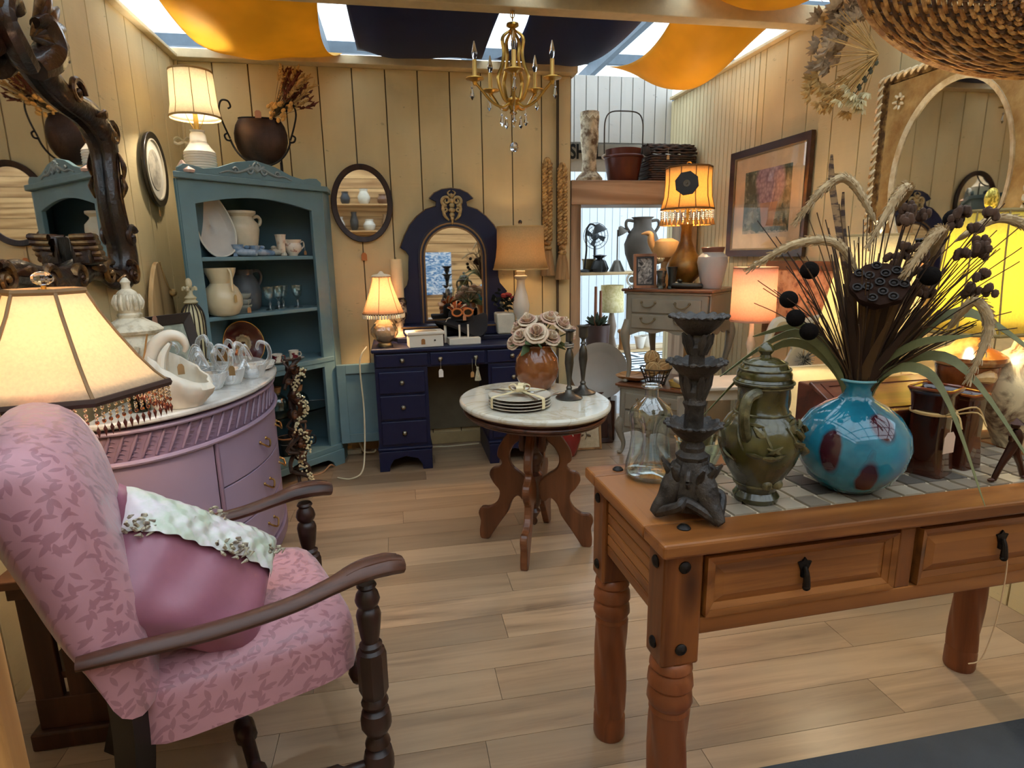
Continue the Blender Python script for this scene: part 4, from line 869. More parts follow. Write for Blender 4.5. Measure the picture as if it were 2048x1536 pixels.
for s in (1, -1):
    MB().tube([(0.035, s*p.x, p.y) for p in cl], rad, 12, flat=0.75, up=(1, 0, 0)).build('frame_side', CARV, om)
    MB().tube([(0.058, s*(p.x-0.016*math.cos(i*0.05)), p.y+0.006) for i, p in enumerate(cl)], 0.011, 6).build('bead_line', CGL, om)
    MB().tube([(0.052, s*(p.x+0.022), p.y+0.012) for p in cl[18:66]], 0.009, 6).build('bead_line', CARV, om)
    for (y, z, r, a0, fl) in ((0.30, 0.73, 0.055, 0, 1), (0.56, 0.63, 0.045, 1.5, -1), (0.60, 0.21, 0.05, 0.5, 1), (0.56, 0.05, 0.055, 2, -1), (0.34, 0.06, 0.05, 1, 1), (0.10, 0.05, 0.05, 3, -1)):
        P = [(0.066, s*(y+r*(1-t*0.8)*math.cos(a0+fl*7.5*t)), z+r*(1-t*0.8)*math.sin(a0+fl*7.5*t)) for t in [k/20 for k in range(21)]]
        MB().tube(P, [0.014, 0.011, 0.007], 7).sph((0.07, s*y, z), 0.013, 8, 6).build('scroll', CARV if (y*10) % 2 < 1 else CGL, om)
    for (y, z, L, ang) in ((0.58, 0.50, 0.12, 95), (0.565, 0.42, 0.10, 80), (0.47, 0.69, 0.11, 20), (0.24, 0.08, 0.12, 175), (0.43, 0.035, 0.10, 190)):
        d = Vector((0, s*math.cos(R(ang)), math.sin(R(ang)))); c0 = Vector((0.07, s*y, z))
        MB().tube(catmull([c0-d*L/2, c0+Vector((0.012, 0, 0)), c0+d*L/2], 4), [0.004, 0.020, 0.004], 8, flat=0.5, up=(1, 0, 0)).build('acanthus_leaf', CGL, om)
    P = catmull([(0.06, s*0.02, 0.74), (0.07, s*0.09, 0.78), (0.075, s*0.14, 0.84), (0.08, s*0.10, 0.90), (0.08, s*0.04, 0.88)], 6)
    MB().tube(P, [0.05, 0.055, 0.05, 0.04, 0.02], 10, flat=0.7).build('crest_scroll', CARV, om)
    for k in range(6):
        a = R(82-17*k); c0 = Vector((0.06, s*0.05, 0.84)); d = Vector((0.05, s*math.cos(a), math.sin(a)))
        L = 0.24-0.015*k; MB().tube(catmull([c0, c0+d*L*0.55+Vector((0.03, 0, 0)), c0+d*L+Vector((0.01, s*0.03, -0.01))], 5), [0.010, 0.026, 0.008], 8, flat=0.45, up=(1, 0, 0)).build('plume', CARV if k % 2 else CGL, om)
sm_ = [(p.x-0.005, p.y) for p in cl[::3]]
MB().prism(sm_+[(-y, z) for y, z in reversed(sm_)], 0.004, Matrix.Translation((0.012, 0, 0)) @ YZ).build('glass', MIR, om, smooth=0)
MB().prism(sm_+[(-y, z) for y, z in reversed(sm_)], 0.008, Matrix.Translation((0.003, 0, 0)) @ YZ).build('backing', mat('#3a2a1c', 0.8), om, smooth=0)
for k in range(5): MB().tube([(0.04, 0.235-0.012*k, 0.115+0.02*k), (0.10, 0.225-0.012*k, 0.118+0.02*k), (0.115, 0.16-0.012*k, 0.118+0.02*k), (0.05, 0.13-0.008*k, 0.115+0.02*k)], [0.012, 0.013, 0.013, 0.011], 8).build('gilt_rib', CGL, om)
MB().b2(0.035, 0.10, 0.12, 0.215, 0.095, 0.20).build('ornament_core', CARV, om, bevel=0.008)

def oval_frame(name, label, cat, loc, M4, a, b, w, t, m, inner=None, inner_name='glass', rim=None):
    o = thing(name, label, cat, loc)
    fr = MB().ring(ell(a, b, 56), ell(a-w, b-w, 56), t, M4, zi=t*0.5, zo=t*0.35)
    f_ = fr.build('frame', m, o, smooth=30, bevel=0.004)
    if rim: MB().ring(ell(a-w+0.001, b-w+0.001, 56), ell(a-w-0.006, b-w-0.006, 56), t*0.55, M4).build('inner_rim', rim, o, smooth=30)
    MB().prism(ell(a-w*0.7, b-w*0.7, 56), 0.006, M4).build(inner_name, inner, o, smooth=0)
    return o
oval_frame('oval_mirror', 'oval wall mirror in a walnut frame between cabinet and arched mirror', 'mirror', (-0.19, 4.164, 1.665), XZ, 0.195, 0.245, 0.036, 0.028, wood('#1c0d08', '#3a1e12', 'z', 1.5, 0.35, coat=0.05), MIR)
wt = thing('price_card', 'small brown price tag dangling on the wall under the oval mirror', 'tag', (-0.20, 4.158, 1.40)); price_tag(wt, (0, 0, 0), 0.05, '#c07a45', 0.036, 0.05)
of = oval_frame('oval_picture', 'small oval picture in a black frame on the side wall near the cabinet', 'picture', (-1.203, 3.555, 1.785), YZ, 0.155, 0.185, 0.034, 0.03, mat('#17130f', 0.3, coat=0.3), mat('#cfc9ba', 0.8), 'mat_board', mat('#b8ae98', 0.5))
MB().prism(ell(0.075, 0.10, 40), 0.009, YZ).build('print', two('#8f887a', '#c4bba6', 0.4, 0.6, 0.8, scale=12), of, smooth=0)
tg = thing('picture_tag', 'tiny tag hanging below the small black oval picture', 'tag', (-1.195, 3.54, 1.61)); price_tag(tg, (0, 0, 0), 0.03, '#a8804a', 0.018, 0.03, (1, 0, 0))
# ---- pair of rope tassel tiebacks at the wall end
RP = two('#8a6232', '#d0a868', 0.4, 0.6, 0.7, scale=40)
for i, (x, z0, lab) in enumerate(((1.04, 1.30, 'twisted rope tassel tieback on the wall, one behind the cream lampshade'), (1.145, 1.27, 'twisted rope tassel tieback hanging nearest the doorway'))):
    t = thing('rope_tieback', lab, 'tassel', (x, 4.135, z0), 0, 'rope tassel tiebacks')
    for j in range(2):
        for s in (0, math.pi):
            P = [(0.020*(1 if j else -1)*0.8+0.011*math.cos(22*k/60*math.pi+s), 0.011*math.sin(22*k/60*math.pi+s), 0.12+0.50*k/60) for k in range(61)]
            MB().tube(P, 0.0115, 6).build('cord', RP, t)
    MB().tube(catmull([(-0.017, 0, 0.61), (-0.01, 0, 0.645), (0.01, 0, 0.645), (0.017, 0, 0.61)], 5), 0.013, 8).build('loop', RP, t)
    MB().sph((0, 0, 0.10), (0.026, 0.026, 0.022), 12, 8).sph((0, 0, 0.065), (0.032, 0.030, 0.02), 12, 8).build('knot', RP, t)
    MB().lathe([(0.026, 0.055), (0.038, 0.0), (0.050, -0.12), (0, -0.12)], 36, lobes=16, amp=0.05, sy=0.7).build('fringe', mat('#a8855a', 0.9, var=0.3, scale=80, stretch=(1, 1, 0.05)), t)

# ---- framed flower picture on the right wall
def art(name, fn):
    k = NT(name); k.bsdf(Roughness=0.7); c = fn(k); k.l(c, k.b.inputs['Base Color']); return k.m
def garden(k):
    v = k.coord((1, 1, 1), rand=False); sep = k.n('ShaderNodeSeparateXYZ'); k.l(v, sep.inputs[0])
    vo = k.n('ShaderNodeTexVoronoi'); vo.inputs['Scale'].default_value = 42; k.l(v, vo.inputs['Vector'])
    leaf = k.mix(vo.outputs['Color'], srgb('#4a5640'), srgb('#b3b596')); n = k.noise(v, 9, 5)
    leaf = k.mix(k.ramp(n, [(0.4, (0, 0, 0, 1)), (0.6, (1, 1, 1, 1))]), leaf, srgb('#455038'))
    fl = k.mix(vo.outputs['Distance'], srgb('#cdb0b4'), srgb('#7f6674'))
    # bush: distance from a centre in the yz plane
    d = k.n('ShaderNodeVectorMath', operation='DISTANCE'); mp = k.n('ShaderNodeVectorMath', operation='MULTIPLY'); mp.inputs[1].default_value = (0, 1, 1); k.l(v, mp.inputs[0]); k.l(mp.outputs[0], d.inputs[0]); d.inputs[1].default_value = (0, -0.03, 0.10)
    r = k.math('ADD', d.outputs['Value'], k.math('MULTIPLY', n, 0.10)); c = k.mix(k.ramp(r, [(0.17, (1, 1, 1, 1)), (0.21, (0, 0, 0, 1))]), leaf, fl)
    # terracotta pot
    zy = k.math('ABSOLUTE', k.math('ADD', sep.outputs[1], 0.03)); inx = k.math('LESS_THAN', zy, k.math('ADD', 0.082, k.math('ADD', k.math('MULTIPLY', sep.outputs[2], 0.25), k.math('MULTIPLY', n, 0.02)))); inz = k.math('LESS_THAN', sep.outputs[2], -0.01); inz2 = k.math('GREATER_THAN', sep.outputs[2], -0.15)
    pot = k.math('MULTIPLY', inx, k.math('MULTIPLY', inz, inz2)); pc = k.mix(n, srgb('#cfa584'), srgb('#a07a64')); c = k.mix(pot, c, pc)
    gr = k.math('LESS_THAN', k.math('ADD', sep.outputs[2], k.math('MULTIPLY', n, 0.08)), -0.13); return k.mix(gr, c, k.mix(vo.outputs['Color'], srgb('#8a8a74'), srgb('#c9b79a')))
fp = thing('framed_flower_print', 'framed print of pink flowers in a terracotta pot on the beadboard side wall', 'picture', (2.185, 3.36, 1.615))
def rct(w, h): return [(w/2, h/2), (-w/2, h/2), (-w/2, -h/2), (w/2, -h/2)]
WALF = wood('#24130e', '#4d2c1f', 'y', 1.0, 0.3, coat=0.4)
MB().ring(rct(0.78, 0.645), rct(0.70, 0.565), 0.032, YZN, zo=0.008, zi=0.018).build('frame', WALF, fp, smooth=20)
MB().ring(rct(0.70, 0.565), rct(0.68, 0.545), 0.016, YZN, zi=0.004).build('gilt_slip', GLT, fp, smooth=20)
MB().prism(rct(0.70, 0.565), 0.006, YZN).build('mat_board', mat('#d9c19a', 0.85), fp, smooth=0)
MB().prism(rct(0.46, 0.37), 0.001, Matrix.Translation((-0.0061, 0, 0)) @ YZN).build('print', art('flower_print', garden), fp, smooth=0)
kg = NT('picture_glass'); g1 = kg.n('ShaderNodeBsdfTransparent'); g2 = kg.n('ShaderNodeBsdfGlossy'); g2.inputs['Roughness'].default_value = 0.02; mg = kg.n('ShaderNodeMixShader'); mg.inputs[0].default_value = 0.07
kg.l(g1.outputs[0], mg.inputs[1]); kg.l(g2.outputs[0], mg.inputs[2]); kg.l(mg.outputs[0], kg.out.inputs[0])
MB().prism(rct(0.685, 0.55), 0.002, Matrix.Translation((-0.012, 0, 0)) @ YZN).build('glass', kg.m, fp, smooth=0)
# ---- lower long painting
def sepia(k):
    v = k.coord((1, 1, 1), rand=False); n = k.noise(v, 14, 6, 0.7); c = k.ramp(n, [(0.35, srgb('#8a4a30')), (0.5, srgb('#d9a070')), (0.7, srgb('#e8bd90'))]); return c
lp = thing('gilt_painting', 'sepia landscape painting in a brown wood frame low on the wall behind the white chair', 'picture', (2.185, 2.96, 1.055))
MB().ring(rct(0.66, 0.43), rct(0.56, 0.33), 0.03, YZN, zo=0.01, zi=0.016).build('frame', wood('#5a3a24', '#8a6040', 'y', 1.0, 0.4), lp, smooth=20)
MB().prism(rct(0.57, 0.34), 0.008, YZN).build('canvas', art('sepia_painting', sepia), lp, smooth=0)
# ---- ornate gold rectangular mirror with oval glass
GOLDF = two('#a87a42', '#dcb878', 0.35, 0.7, 0.42, 0.3, scale=9, bump=0.25, bscale=60); GOLDD = two('#5a3c20', '#b08a50', 0.4, 0.65, 0.4, 0.45, scale=30, bump=0.4); CRM = two('#c9ad80', '#e6d3ac', 0.4, 0.6, 0.5, 0.15, scale=20, bump=0.3)
go = thing('gilt_mirror', 'rectangular gold frame mirror with oval glass on the wall behind the yellow lamp', 'mirror', (2.185, 2.13, 1.60))
MB().prism(rct(0.72, 0.90), 0.018, YZN).build('backing', GOLDD, go, smooth=0)
oct_o = rct(0.66, 0.84)
sp = [(0.33*max(-1, min(1, 1.9*math.cos(2*math.pi*k/56))), 0.42*max(-1, min(1, 1.9*math.sin(2*math.pi*k/56)))) for k in range(56)]
MB().ring(sp, ell(0.272, 0.375, 56), 0.032, YZN, zi=0.004).build('spandrel', GOLDF, go, smooth=30)
MB().ring(ell(0.275, 0.378, 56), ell(0.255, 0.358, 56), 0.040, YZN, zi=0.012, zo=0.004).build('oval_rim', CRM, go, smooth=30)
MB().ring(rct(0.74, 0.92), rct(0.665, 0.845), 0.045, YZN, zo=0.010, zi=0.012).build('frame', GOLDD, go, smooth=20, bevel=0.006)
MB().prism(ell(0.262, 0.365, 56), 0.024, YZN).build('glass', MIR, go, smooth=0)
for s in (-1, 1):
    for k in range(26): MB().tube(catmull([(-0.050, s*0.375, -0.44+0.0345*k), (-0.060, s*0.357, -0.426+0.0345*k), (-0.050, s*0.345, -0.408+0.0345*k)], 3), [0.005, 0.009, 0.004], 6).build('rope_twist', CRM, go)
    for k in range(20): MB().tube(catmull([(-0.050, -0.345+0.0345*k, s*0.455), (-0.060, -0.331+0.0345*k, s*0.445), (-0.050, -0.313+0.0345*k, s*0.432)], 3), [0.005, 0.009, 0.004], 6).build('rope_twist', CRM, go)
    for z in (-1, 1):
        m = MB()
        for k in range(7):
            a = k*0.9; m.tube([(-0.036, s*(0.265+0.012*math.cos(a)), z*(0.34+0.02*math.sin(a))), (-0.044, s*(0.265+0.03*math.cos(a)), z*(0.34+0.034*math.sin(a)))], [0.008, 0.004], 6)
        m.build('corner_rosette', CRM, go)

# ---- dried flower bunch hung on the right wall
DRY = [mat('#c49f62', 0.9, var=0.3, scale=30), mat('#a8957e', 0.95, var=0.3, scale=30), mat('#d8cba0', 0.9, var=0.15), mat('#6b5a40', 0.9, var=0.3, scale=30)]
db = thing('dried_bouquet', 'hanging bunch of dried straw flowers beside the wicker basket', 'flowers', (2.12, 2.55, 2.10)); r3 = random.Random(11)
ro = Vector((-0.05, -0.10, 0.04)); m = MB()
for k in range(70):
    d = Vector((r3.uniform(-0.5, 0.15), r3.uniform(0.3, 1.0), r3.uniform(-0.9, 0.9))).normalized(); L = r3.uniform(0.16, 0.3)
    m.tube([ro, ro+d*L*0.6, ro+d*L], 0.0016, 4)
o = m.build('stems', DRY[0], db); o['kind'] = 'stuff'
for nm, n_, mt, zr, Lr, rr_ in (('straw_flower', 20, DRY[0], (-0.75, -0.1), (0.22, 0.30), 0.034), ('white_flower', 14, DRY[2], (-1.6, -0.8), (0.15, 0.22), 0.030), ('grey_flower', 34, DRY[1], (0.0, 1.6), (0.20, 0.34), 0.042)):
    for k in range(n_):
        d = Vector((r3.uniform(-0.55, 0.1), r3.uniform(0.35, 1.0), r3.uniform(*zr))).normalized(); p = ro+d*r3.uniform(*Lr)
        fm = MB()
        for q in range(9):
            a = 2*math.pi*q/9; e1 = d.orthogonal().normalized(); e2 = d.cross(e1); w = e1*math.cos(a)+e2*math.sin(a)
            fm.tube([p, p+w*rr_*0.6+d*rr_*0.3, p+w*rr_+d*rr_*0.75], [0.002, rr_*0.3, 0.001], 5, flat=0.4)
        fm.build(nm, mt, db)
fm = MB()
for k in range(60):
    d = Vector((r3.uniform(-0.5, 0.1), r3.uniform(0.2, 1.0), r3.uniform(0.7, 1.8))).normalized(); p = ro+d*r3.uniform(0.22, 0.4); e = Vector((r3.uniform(-1, 1), r3.uniform(-1, 1), r3.uniform(-1, 1)))*0.05
    fm.tube([p, p+e*0.5+d*0.02, p+e], [0.0012, 0.0008], 4).sph(p+e, 0.0035, 5, 4)
o = fm.build('baby_breath', DRY[1], db); o['kind'] = 'stuff'
eu = MB(); P = catmull([ro+Vector((0, 0, -0.02)), ro+Vector((-0.02, 0.05, -0.10)), ro+Vector((-0.03, 0.12, -0.17))], 6); eu.tube(P, 0.002, 5)
for i, p in enumerate(P[2:]): eu.sph(p+Vector((0, 0.012 if i % 2 else -0.012, 0.004)), (0.004, 0.012, 0.010), 7, 5)
eu.build('eucalyptus_sprig', mat('#4a4a38', 0.8), db)

# ---- big wicker basket hanging at the top right
wk = thing('wicker_basket', 'large round wicker basket hung bottom outward near the roof above the gold mirror', 'basket', (1.86, 1.62, 2.10), 0)
WK1 = two('#2e180c', '#5f3c1e', 0.4, 0.6, 0.5, scale=30); WK2 = two('#8a5a2c', '#c79a60', 0.4, 0.6, 0.45, scale=30)
ax = Vector((-0.30, -0.62, -0.72)).normalized(); e1 = Vector((1, 0, 0)); e1 = (e1-ax*e1.dot(ax)).normalized(); e2 = ax.cross(e1)
def bsk(r, a, off=0.0):
    r *= 0.74; dep = 0.16*(1-(r/0.45)**2.2)+off; return e1*(r*1.12*math.cos(a))+e2*(r*0.66*math.sin(a))+ax*dep
NSP = 44; stakes = MB()
for k in range(NSP):
    a = 2*math.pi*k/NSP; stakes.tube([bsk(0.06+0.54*q/10, a) for q in range(11)], 0.0045, 5)
stakes.build('stakes', WK1, wk)['kind'] = 'stuff'
rows = 34
for i in range(rows):
    r = 0.05+0.55*(i/(rows-1))**0.92; P = []
    for q in range(NSP*4):
        a = 2*math.pi*q/(NSP*4); P.append(bsk(r, a, 0.007*math.cos(NSP/2*a+math.pi*(i % 2))))
    MB().tube(P, 0.0058, 5, closed=True).build('woven_strand', WK2 if i % 3 else WK1, wk)
MB().tube([bsk(0.605, 2*math.pi*q/80) for q in range(80)], 0.014, 8, closed=True).build('rim', WK2, wk)
MB().tube(catmull([bsk(0.60, 1.2), (0.0, 0.25, 0.38), (0.02, 0.24, 0.48)], 6), 0.004, 5).build('hanging_cord', mat('#7a5a38', 0.9), wk)

# ---- chandelier
GB = mat('#c9a050', 0.28, 0.85, var=0.1, bump=0.05); CRY = glass('#f4f8ff', 0.0, 1.55)
cd = thing('chandelier', 'gold five-arm chandelier with candle bulbs and crystal drops hanging from the beam', 'chandelier', (0.60, 3.045, 1.99))
cx = MB()
for k in range(4):
    z = 0.425-0.006+0.012*k; cx.tube([(0.010*math.cos(q*math.pi/5)*(1 if k % 2 else 0.1), 0.010*math.cos(q*math.pi/5)*(0.1 if k % 2 else 1), z+0.012*math.sin(q*math.pi/5)) for q in range(10)], 0.0025, 5, closed=True)
cx.build('chain', GB, cd)
MB().lathe([(0.0, 0.40), (0.028, 0.395), (0.030, 0.385), (0.012, 0.375), (0.022, 0.36), (0.008, 0.35), (0.007, 0.24), (0.018, 0.235), (0.010, 0.222), (0.018, 0.205), (0.008, 0.19), (0.014, 0.18), (0.010, 0.09), (0.020, 0.075), (0.030, 0.068), (0.030, 0.06), (0.020, 0.05), (0.028, 0.035), (0.016, 0.015), (0.020, 0.005), (0, -0.01)][::-1], 18).build('stem', GB, cd)
for k in range(5):
    th = R(188+72*k); c, s = math.cos(th), math.sin(th)
    def pv(r, z, dz=0): return (r*c, r*s, z+dz)
    MB().tube(catmull([pv(0.022, 0.05), pv(0.06, 0.03), pv(0.11, 0.05), pv(0.16, 0.10), pv(0.185, 0.125)], 6), 0.0065, 7).build('arm', GB, cd)
    MB().tube(catmull([pv(0.012, 0.365), pv(0.05, 0.33), pv(0.045, 0.27), pv(0.055, 0.21), pv(0.075, 0.15), pv(0.05, 0.07), pv(0.02, 0.05)], 6), [0.005, 0.009, 0.008, 0.009, 0.008, 0.006], 7).build('cage_scroll', GB, cd)
    cp = MB().lathe([(0.006, 0.115), (0.012, 0.13), (0.030, 0.140), (0.044, 0.142), (0.044, 0.146), (0.012, 0.148), (0, 0.148)], 18, (0.19*c, 0.19*s, 0)).build('drip_cup', GB, cd)
    MB().cyl(pv(0.19, 0.145), pv(0.19, 0.225), 0.0105).build('candle_sleeve', mat('#d8b060', 0.35, 0.6), cd)
    bl = MB().lathe([(0.006, 0.225), (0.013, 0.243), (0.013, 0.258), (0.007, 0.285), (0.002, 0.305), (0, 0.306)], 12, (0.19*c, 0.19*s, 0)).build('bulb', glass('#ffffff', 0.0, 1.35), cd)
    MB().cyl(pv(0.19, 0.228), pv(0.19, 0.262), 0.002, n=6).build('filament', mat('#e8e0d0', 0.5), bl)
    for (r, z, L) in ((0.205, 0.118, 0.05), (0.06, 0.005, 0.045)):
        MB().tube([pv(r, z+0.02), pv(r, z-0.008)], 0.0008, 4).sph(pv(r, z-0.012), 0.006, 8, 5).lathe([(0, -L-0.02), (0.010, -L*0.62-0.02), (0.004, -0.02), (0, -0.018)], 6, pv(r, z), sx=1.1, sy=0.7).build('crystal_drop', CRY, cd, smooth=5)
    if k % 2: MB().tube([pv(0.075, 0.24), pv(0.075, 0.20)], 0.0008, 4).lathe([(0, 0.135), (0.011, 0.16), (0.004, 0.198), (0, 0.2)], 6, (0.075*c, 0.075*s, 0)).build('crystal_drop', CRY, cd, smooth=5)
MB().tube([(0, 0, -0.01), (0, 0, -0.13)], 0.0008, 4).sph((0, 0, -0.03), 0.006, 8, 5).sph((0, 0, -0.055), 0.005, 8, 5).sph((0, 0, -0.15), 0.023, 10, 6).build('crystal_ball', CRY, cd, smooth=5)
# ================================================================ small things: helpers
def vessel(prof, th=0.004, n=28, **k):
    """open vessel: outer profile bottom to rim, inner wall back down"""
    inn = [(max(r-th, 0.0005), z) for r, z in reversed(prof) if z > prof[0][1]+th]; inn.append((0.0, prof[0][1]+th))
    return MB().lathe([(0.0, prof[0][1])]+list(prof)+inn, n, **k)
def handle(pts, r=0.006, n=8, flat=1.0): return MB().tube(catmull(pts, 5), r, n, flat=flat)
def cw(lx, ly, z):
    c, s = math.cos(R(46.5)), math.sin(R(46.5)); return (-0.72+lx*c-ly*s, 3.61+lx*s+ly*c, z)
CER = mat('#d9cdb0', 0.35, var=0.10, scale=14, bump=0.05); WCER = mat('#e4ddcc', 0.25, var=0.05); IVO = mat('#e0cda4', 0.3, var=0.08, coat=0.3)
GLS = thin_glass('#f4faf8', 0.14)
TAGC = '#c08a5a'
# ---------------------------------------------------------------- corner cabinet contents
z1, z2, z3 = 1.3405, 1.0305, 0.7155
t = thing('leaf_dish', 'tall white leaf-shaped dish leaning in the cabinet corner on the top shelf', 'dish', cw(-0.205, 0.06, z1), 46.5); t.scale = (1.1, 1.0, 1.0)
lo = catmull([(0, 0.0, 0), (0.07, 0.03, 0), (0.10, 0.11, 0), (0.095, 0.20, 0), (0.06, 0.30, 0), (0.0, 0.375, 0), (-0.06, 0.29, 0), (-0.09, 0.19, 0), (-0.085, 0.09, 0), (-0.05, 0.02, 0)], 4, True); n = len(lo); v = []; f = []
Mt = Matrix.Rotation(R(-14), 4, 'X')
for s, dep in ((1.0, 0.0), (0.97, 0.008), (0.8, 0.028), (0.4, 0.036), (0.02, 0.038)):
    for p in lo: v.append(Mt @ Vector((p.x*s, dep, 0.18+(p.y-0.18)*s)))
for i in range(4):
    for k in range(n): f.append((i*n+k, i*n+(k+1) % n, (i+1)*n+(k+1) % n, (i+1)*n+k))
MB().add(v, f).build('dish', mat('#cfc8bc', 0.45, var=0.08), t, thick=0.006)
MB().tube([Mt @ Vector((p.x, 0, p.y)) for p in lo], 0.005, 6, closed=True).build('rim', WCER, t)
t = thing('handled_urn', 'cream two-handled urn vase on the top cabinet shelf', 'vase', cw(-0.01, 0.16, z1), 46.5); t.scale = (1.12, 1.12, 1.12)
vessel([(0.045, 0), (0.062, 0.01), (0.075, 0.07), (0.085, 0.13), (0.082, 0.16), (0.060, 0.185), (0.058, 0.195), (0.075, 0.21), (0.075, 0.222)], 0.006).build('body', CER, t)
for s in (-1, 1): handle([(s*0.075, 0, 0.155), (s*0.105, 0, 0.16), (s*0.112, 0, 0.185), (s*0.095, 0, 0.20), (s*0.066, 0, 0.19)], 0.009).build('handle', CER, t)
BLU = two('#6a8aa8', '#a8b8c8', 0.4, 0.6, 0.3, scale=25)
def shoe(label, loc, rz, m, h=0.06, L=0.11, boot=False, group=None):
    t = thing('ceramic_shoe', label, 'figurine', loc, rz, group); t.scale = (1.15, 1.15, 1.15)
    MB().tube(catmull([(-0.03, 0, 0.022), (0.0, 0, 0.02), (0.04, 0, 0.016), (L-0.035, 0, 0.014), (L-0.03, 0, 0.018)], 4), [0.022, 0.024, 0.021, 0.018, 0.004], 12, flat=0.8, up=(0, 0, 1)).build('shoe', m, t)
    vessel([(0.020, 0.015), (0.021, h*0.6), (0.026, h), (0.028, h+0.006)], 0.003, 16, c=(-0.028, 0, 0)).build('shaft', m, t)
    MB().box((-0.04, 0, 0.009), (0.022, 0.03, 0.018), taper=0.8).build('heel', m, t, bevel=0.003)
    MB().sph((0.012, 0, 0.042), (0.014, 0.02, 0.010), 10, 6).build('bow', m, t); return t
shoe('blue ceramic shoe with bow, pointing toward the white boot on the top shelf', cw(0.02, 0.055, z1), 50, BLU, 0.045)
shoe('small blue striped ceramic shoe in front of the cream urn', cw(-0.075, 0.055, z1), 10, BLU, 0.05, 0.085)
shoe('white floral ceramic boot figurine on the top cabinet shelf', cw(0.155, 0.09, z1), 160, two('#ddd5c2', '#b89a80', 0.5, 0.7, 0.3, scale=40), 0.10, 0.09)
t = thing('creamer', 'white floral creamer jug at the end of the top cabinet shelf', 'jug', cw(0.26, 0.08, z1), 46.5); t.scale = (1.25, 1.25, 1.25)
FLO = two('#e2dac8', '#9a6a62', 0.55, 0.68, 0.25, scale=45)
vessel([(0.022, 0), (0.024, 0.008), (0.040, 0.025), (0.043, 0.045), (0.036, 0.060), (0.044, 0.075)], 0.003).build('body', FLO, t)
handle([(0.038, 0, 0.055), (0.062, 0, 0.068), (0.066, 0, 0.045), (0.042, 0, 0.028)], 0.004).build('handle', FLO, t); MB().lathe([(0.018, 0.058), (0.022, 0.076)], 12, (-0.040, 0, 0), sy=0.6).build('spout', FLO, t)
price_tag(t, (0.064, -0.01, 0.05), 0.03, TAGC, 0.014, 0.02)
t = thing('gilt_candlestick', 'small gilt candlestick behind the leaf dish on the top cabinet shelf', 'candlestick', cw(-0.15, 0.16, z1), 0)
MB().lathe([(0, 0), (0.03, 0), (0.032, 0.01), (0.014, 0.025), (0.02, 0.05), (0.010, 0.08), (0.018, 0.10), (0.022, 0.13), (0, 0.13)], 14).build('stick', mat('#8a6a3a', 0.35, 0.8), t)
# second shelf
t = thing('gourd_pitcher', 'cream gourd-shaped pitcher with flared mouth on the middle cabinet shelf', 'pitcher', cw(-0.235, 0.05, z2), 46.5)
vessel([(0.055, 0), (0.075, 0.012), (0.097, 0.06), (0.098, 0.10), (0.080, 0.145), (0.055, 0.172), (0.058, 0.19), (0.075, 0.23), (0.080, 0.252)], 0.006).build('body', IVO, t)
handle([(0.0, -0.078, 0.245), (0.0, -0.098, 0.22), (0.0, -0.096, 0.17), (0.0, -0.098, 0.13)], 0.010, flat=0.6).build('handle', IVO, t); price_tag(t, (0.005, -0.105, 0.13), 0.02, '#b89a60', 0.018, 0.04, (0.2, -1, 0))
for i, lab in enumerate(('lowest of three stacked grey bowls on the middle cabinet shelf', 'middle one of three stacked grey bowls in the cabinet', 'topmost of three stacked grey bowls in the cabinet')):
    b = tag(vessel([(0.030, 0), (0.032, 0.006), (0.052, 0.022), (0.060, 0.040), (0.061, 0.046)], 0.004).build('stoneware_bowl', mat('#9aa39c', 0.4, var=0.1), loc=cw(-0.105, 0.10, z2+0.031*i)), lab, 'bowl', 'stacked grey bowls')
t = thing('string_tag', 'paper price tag on a string over the stacked grey bowls', 'tag', cw(-0.10, 0.032, z2+0.075)); price_tag(t, (0, 0, 0), 0.045, TAGC, 0.022, 0.03, (0.6, -0.6, 0))
t = thing('grey_jug', 'dark grey stoneware jug with handle at the back of the middle shelf', 'jug', cw(0.035, 0.27, z2), 46.5)
vessel([(0.075, 0), (0.09, 0.02), (0.10, 0.10), (0.085, 0.17), (0.06, 0.205), (0.062, 0.235)], 0.006).build('body', mat('#5a5f63', 0.45, var=0.15), t); handle([(0.06, 0, 0.22), (0.11, 0, 0.225), (0.125, 0, 0.18), (0.092, 0, 0.12)], 0.009).build('handle', mat('#5a5f63', 0.45, var=0.15), t)
gob = None
for i, (lx, ly, lab) in enumerate(((0.085, 0.10, 'cut glass goblet closest to the grey bowls in the cabinet'), (0.165, 0.13, 'cut glass goblet, second from the grey bowls in the cabinet'), (0.22, 0.16, 'cut glass goblet, third from the grey bowls in the cabinet'), (0.295, 0.12, 'cut glass goblet nearest the open end of the middle shelf'))):
    if gob is None:
        gob = thing('glass_goblet', lab, 'glass', cw(lx, ly, z2), 0, 'cut glass goblets in the cabinet')
        vessel([(0.012, 0.062), (0.024, 0.072), (0.030, 0.10), (0.033, 0.135)], 0.002, 16, lobes=8, amp=0.03).build('bowl', GLS, gob)
        MB().lathe([(0, 0), (0.028, 0), (0.026, 0.004), (0.008, 0.010), (0.005, 0.025), (0.011, 0.035), (0.005, 0.048), (0.012, 0.063), (0, 0.064)], 16).build('stem', GLS, gob)
    else:
        g = copy_tree(gob); g.location = cw(lx, ly, z2); g['label'] = lab
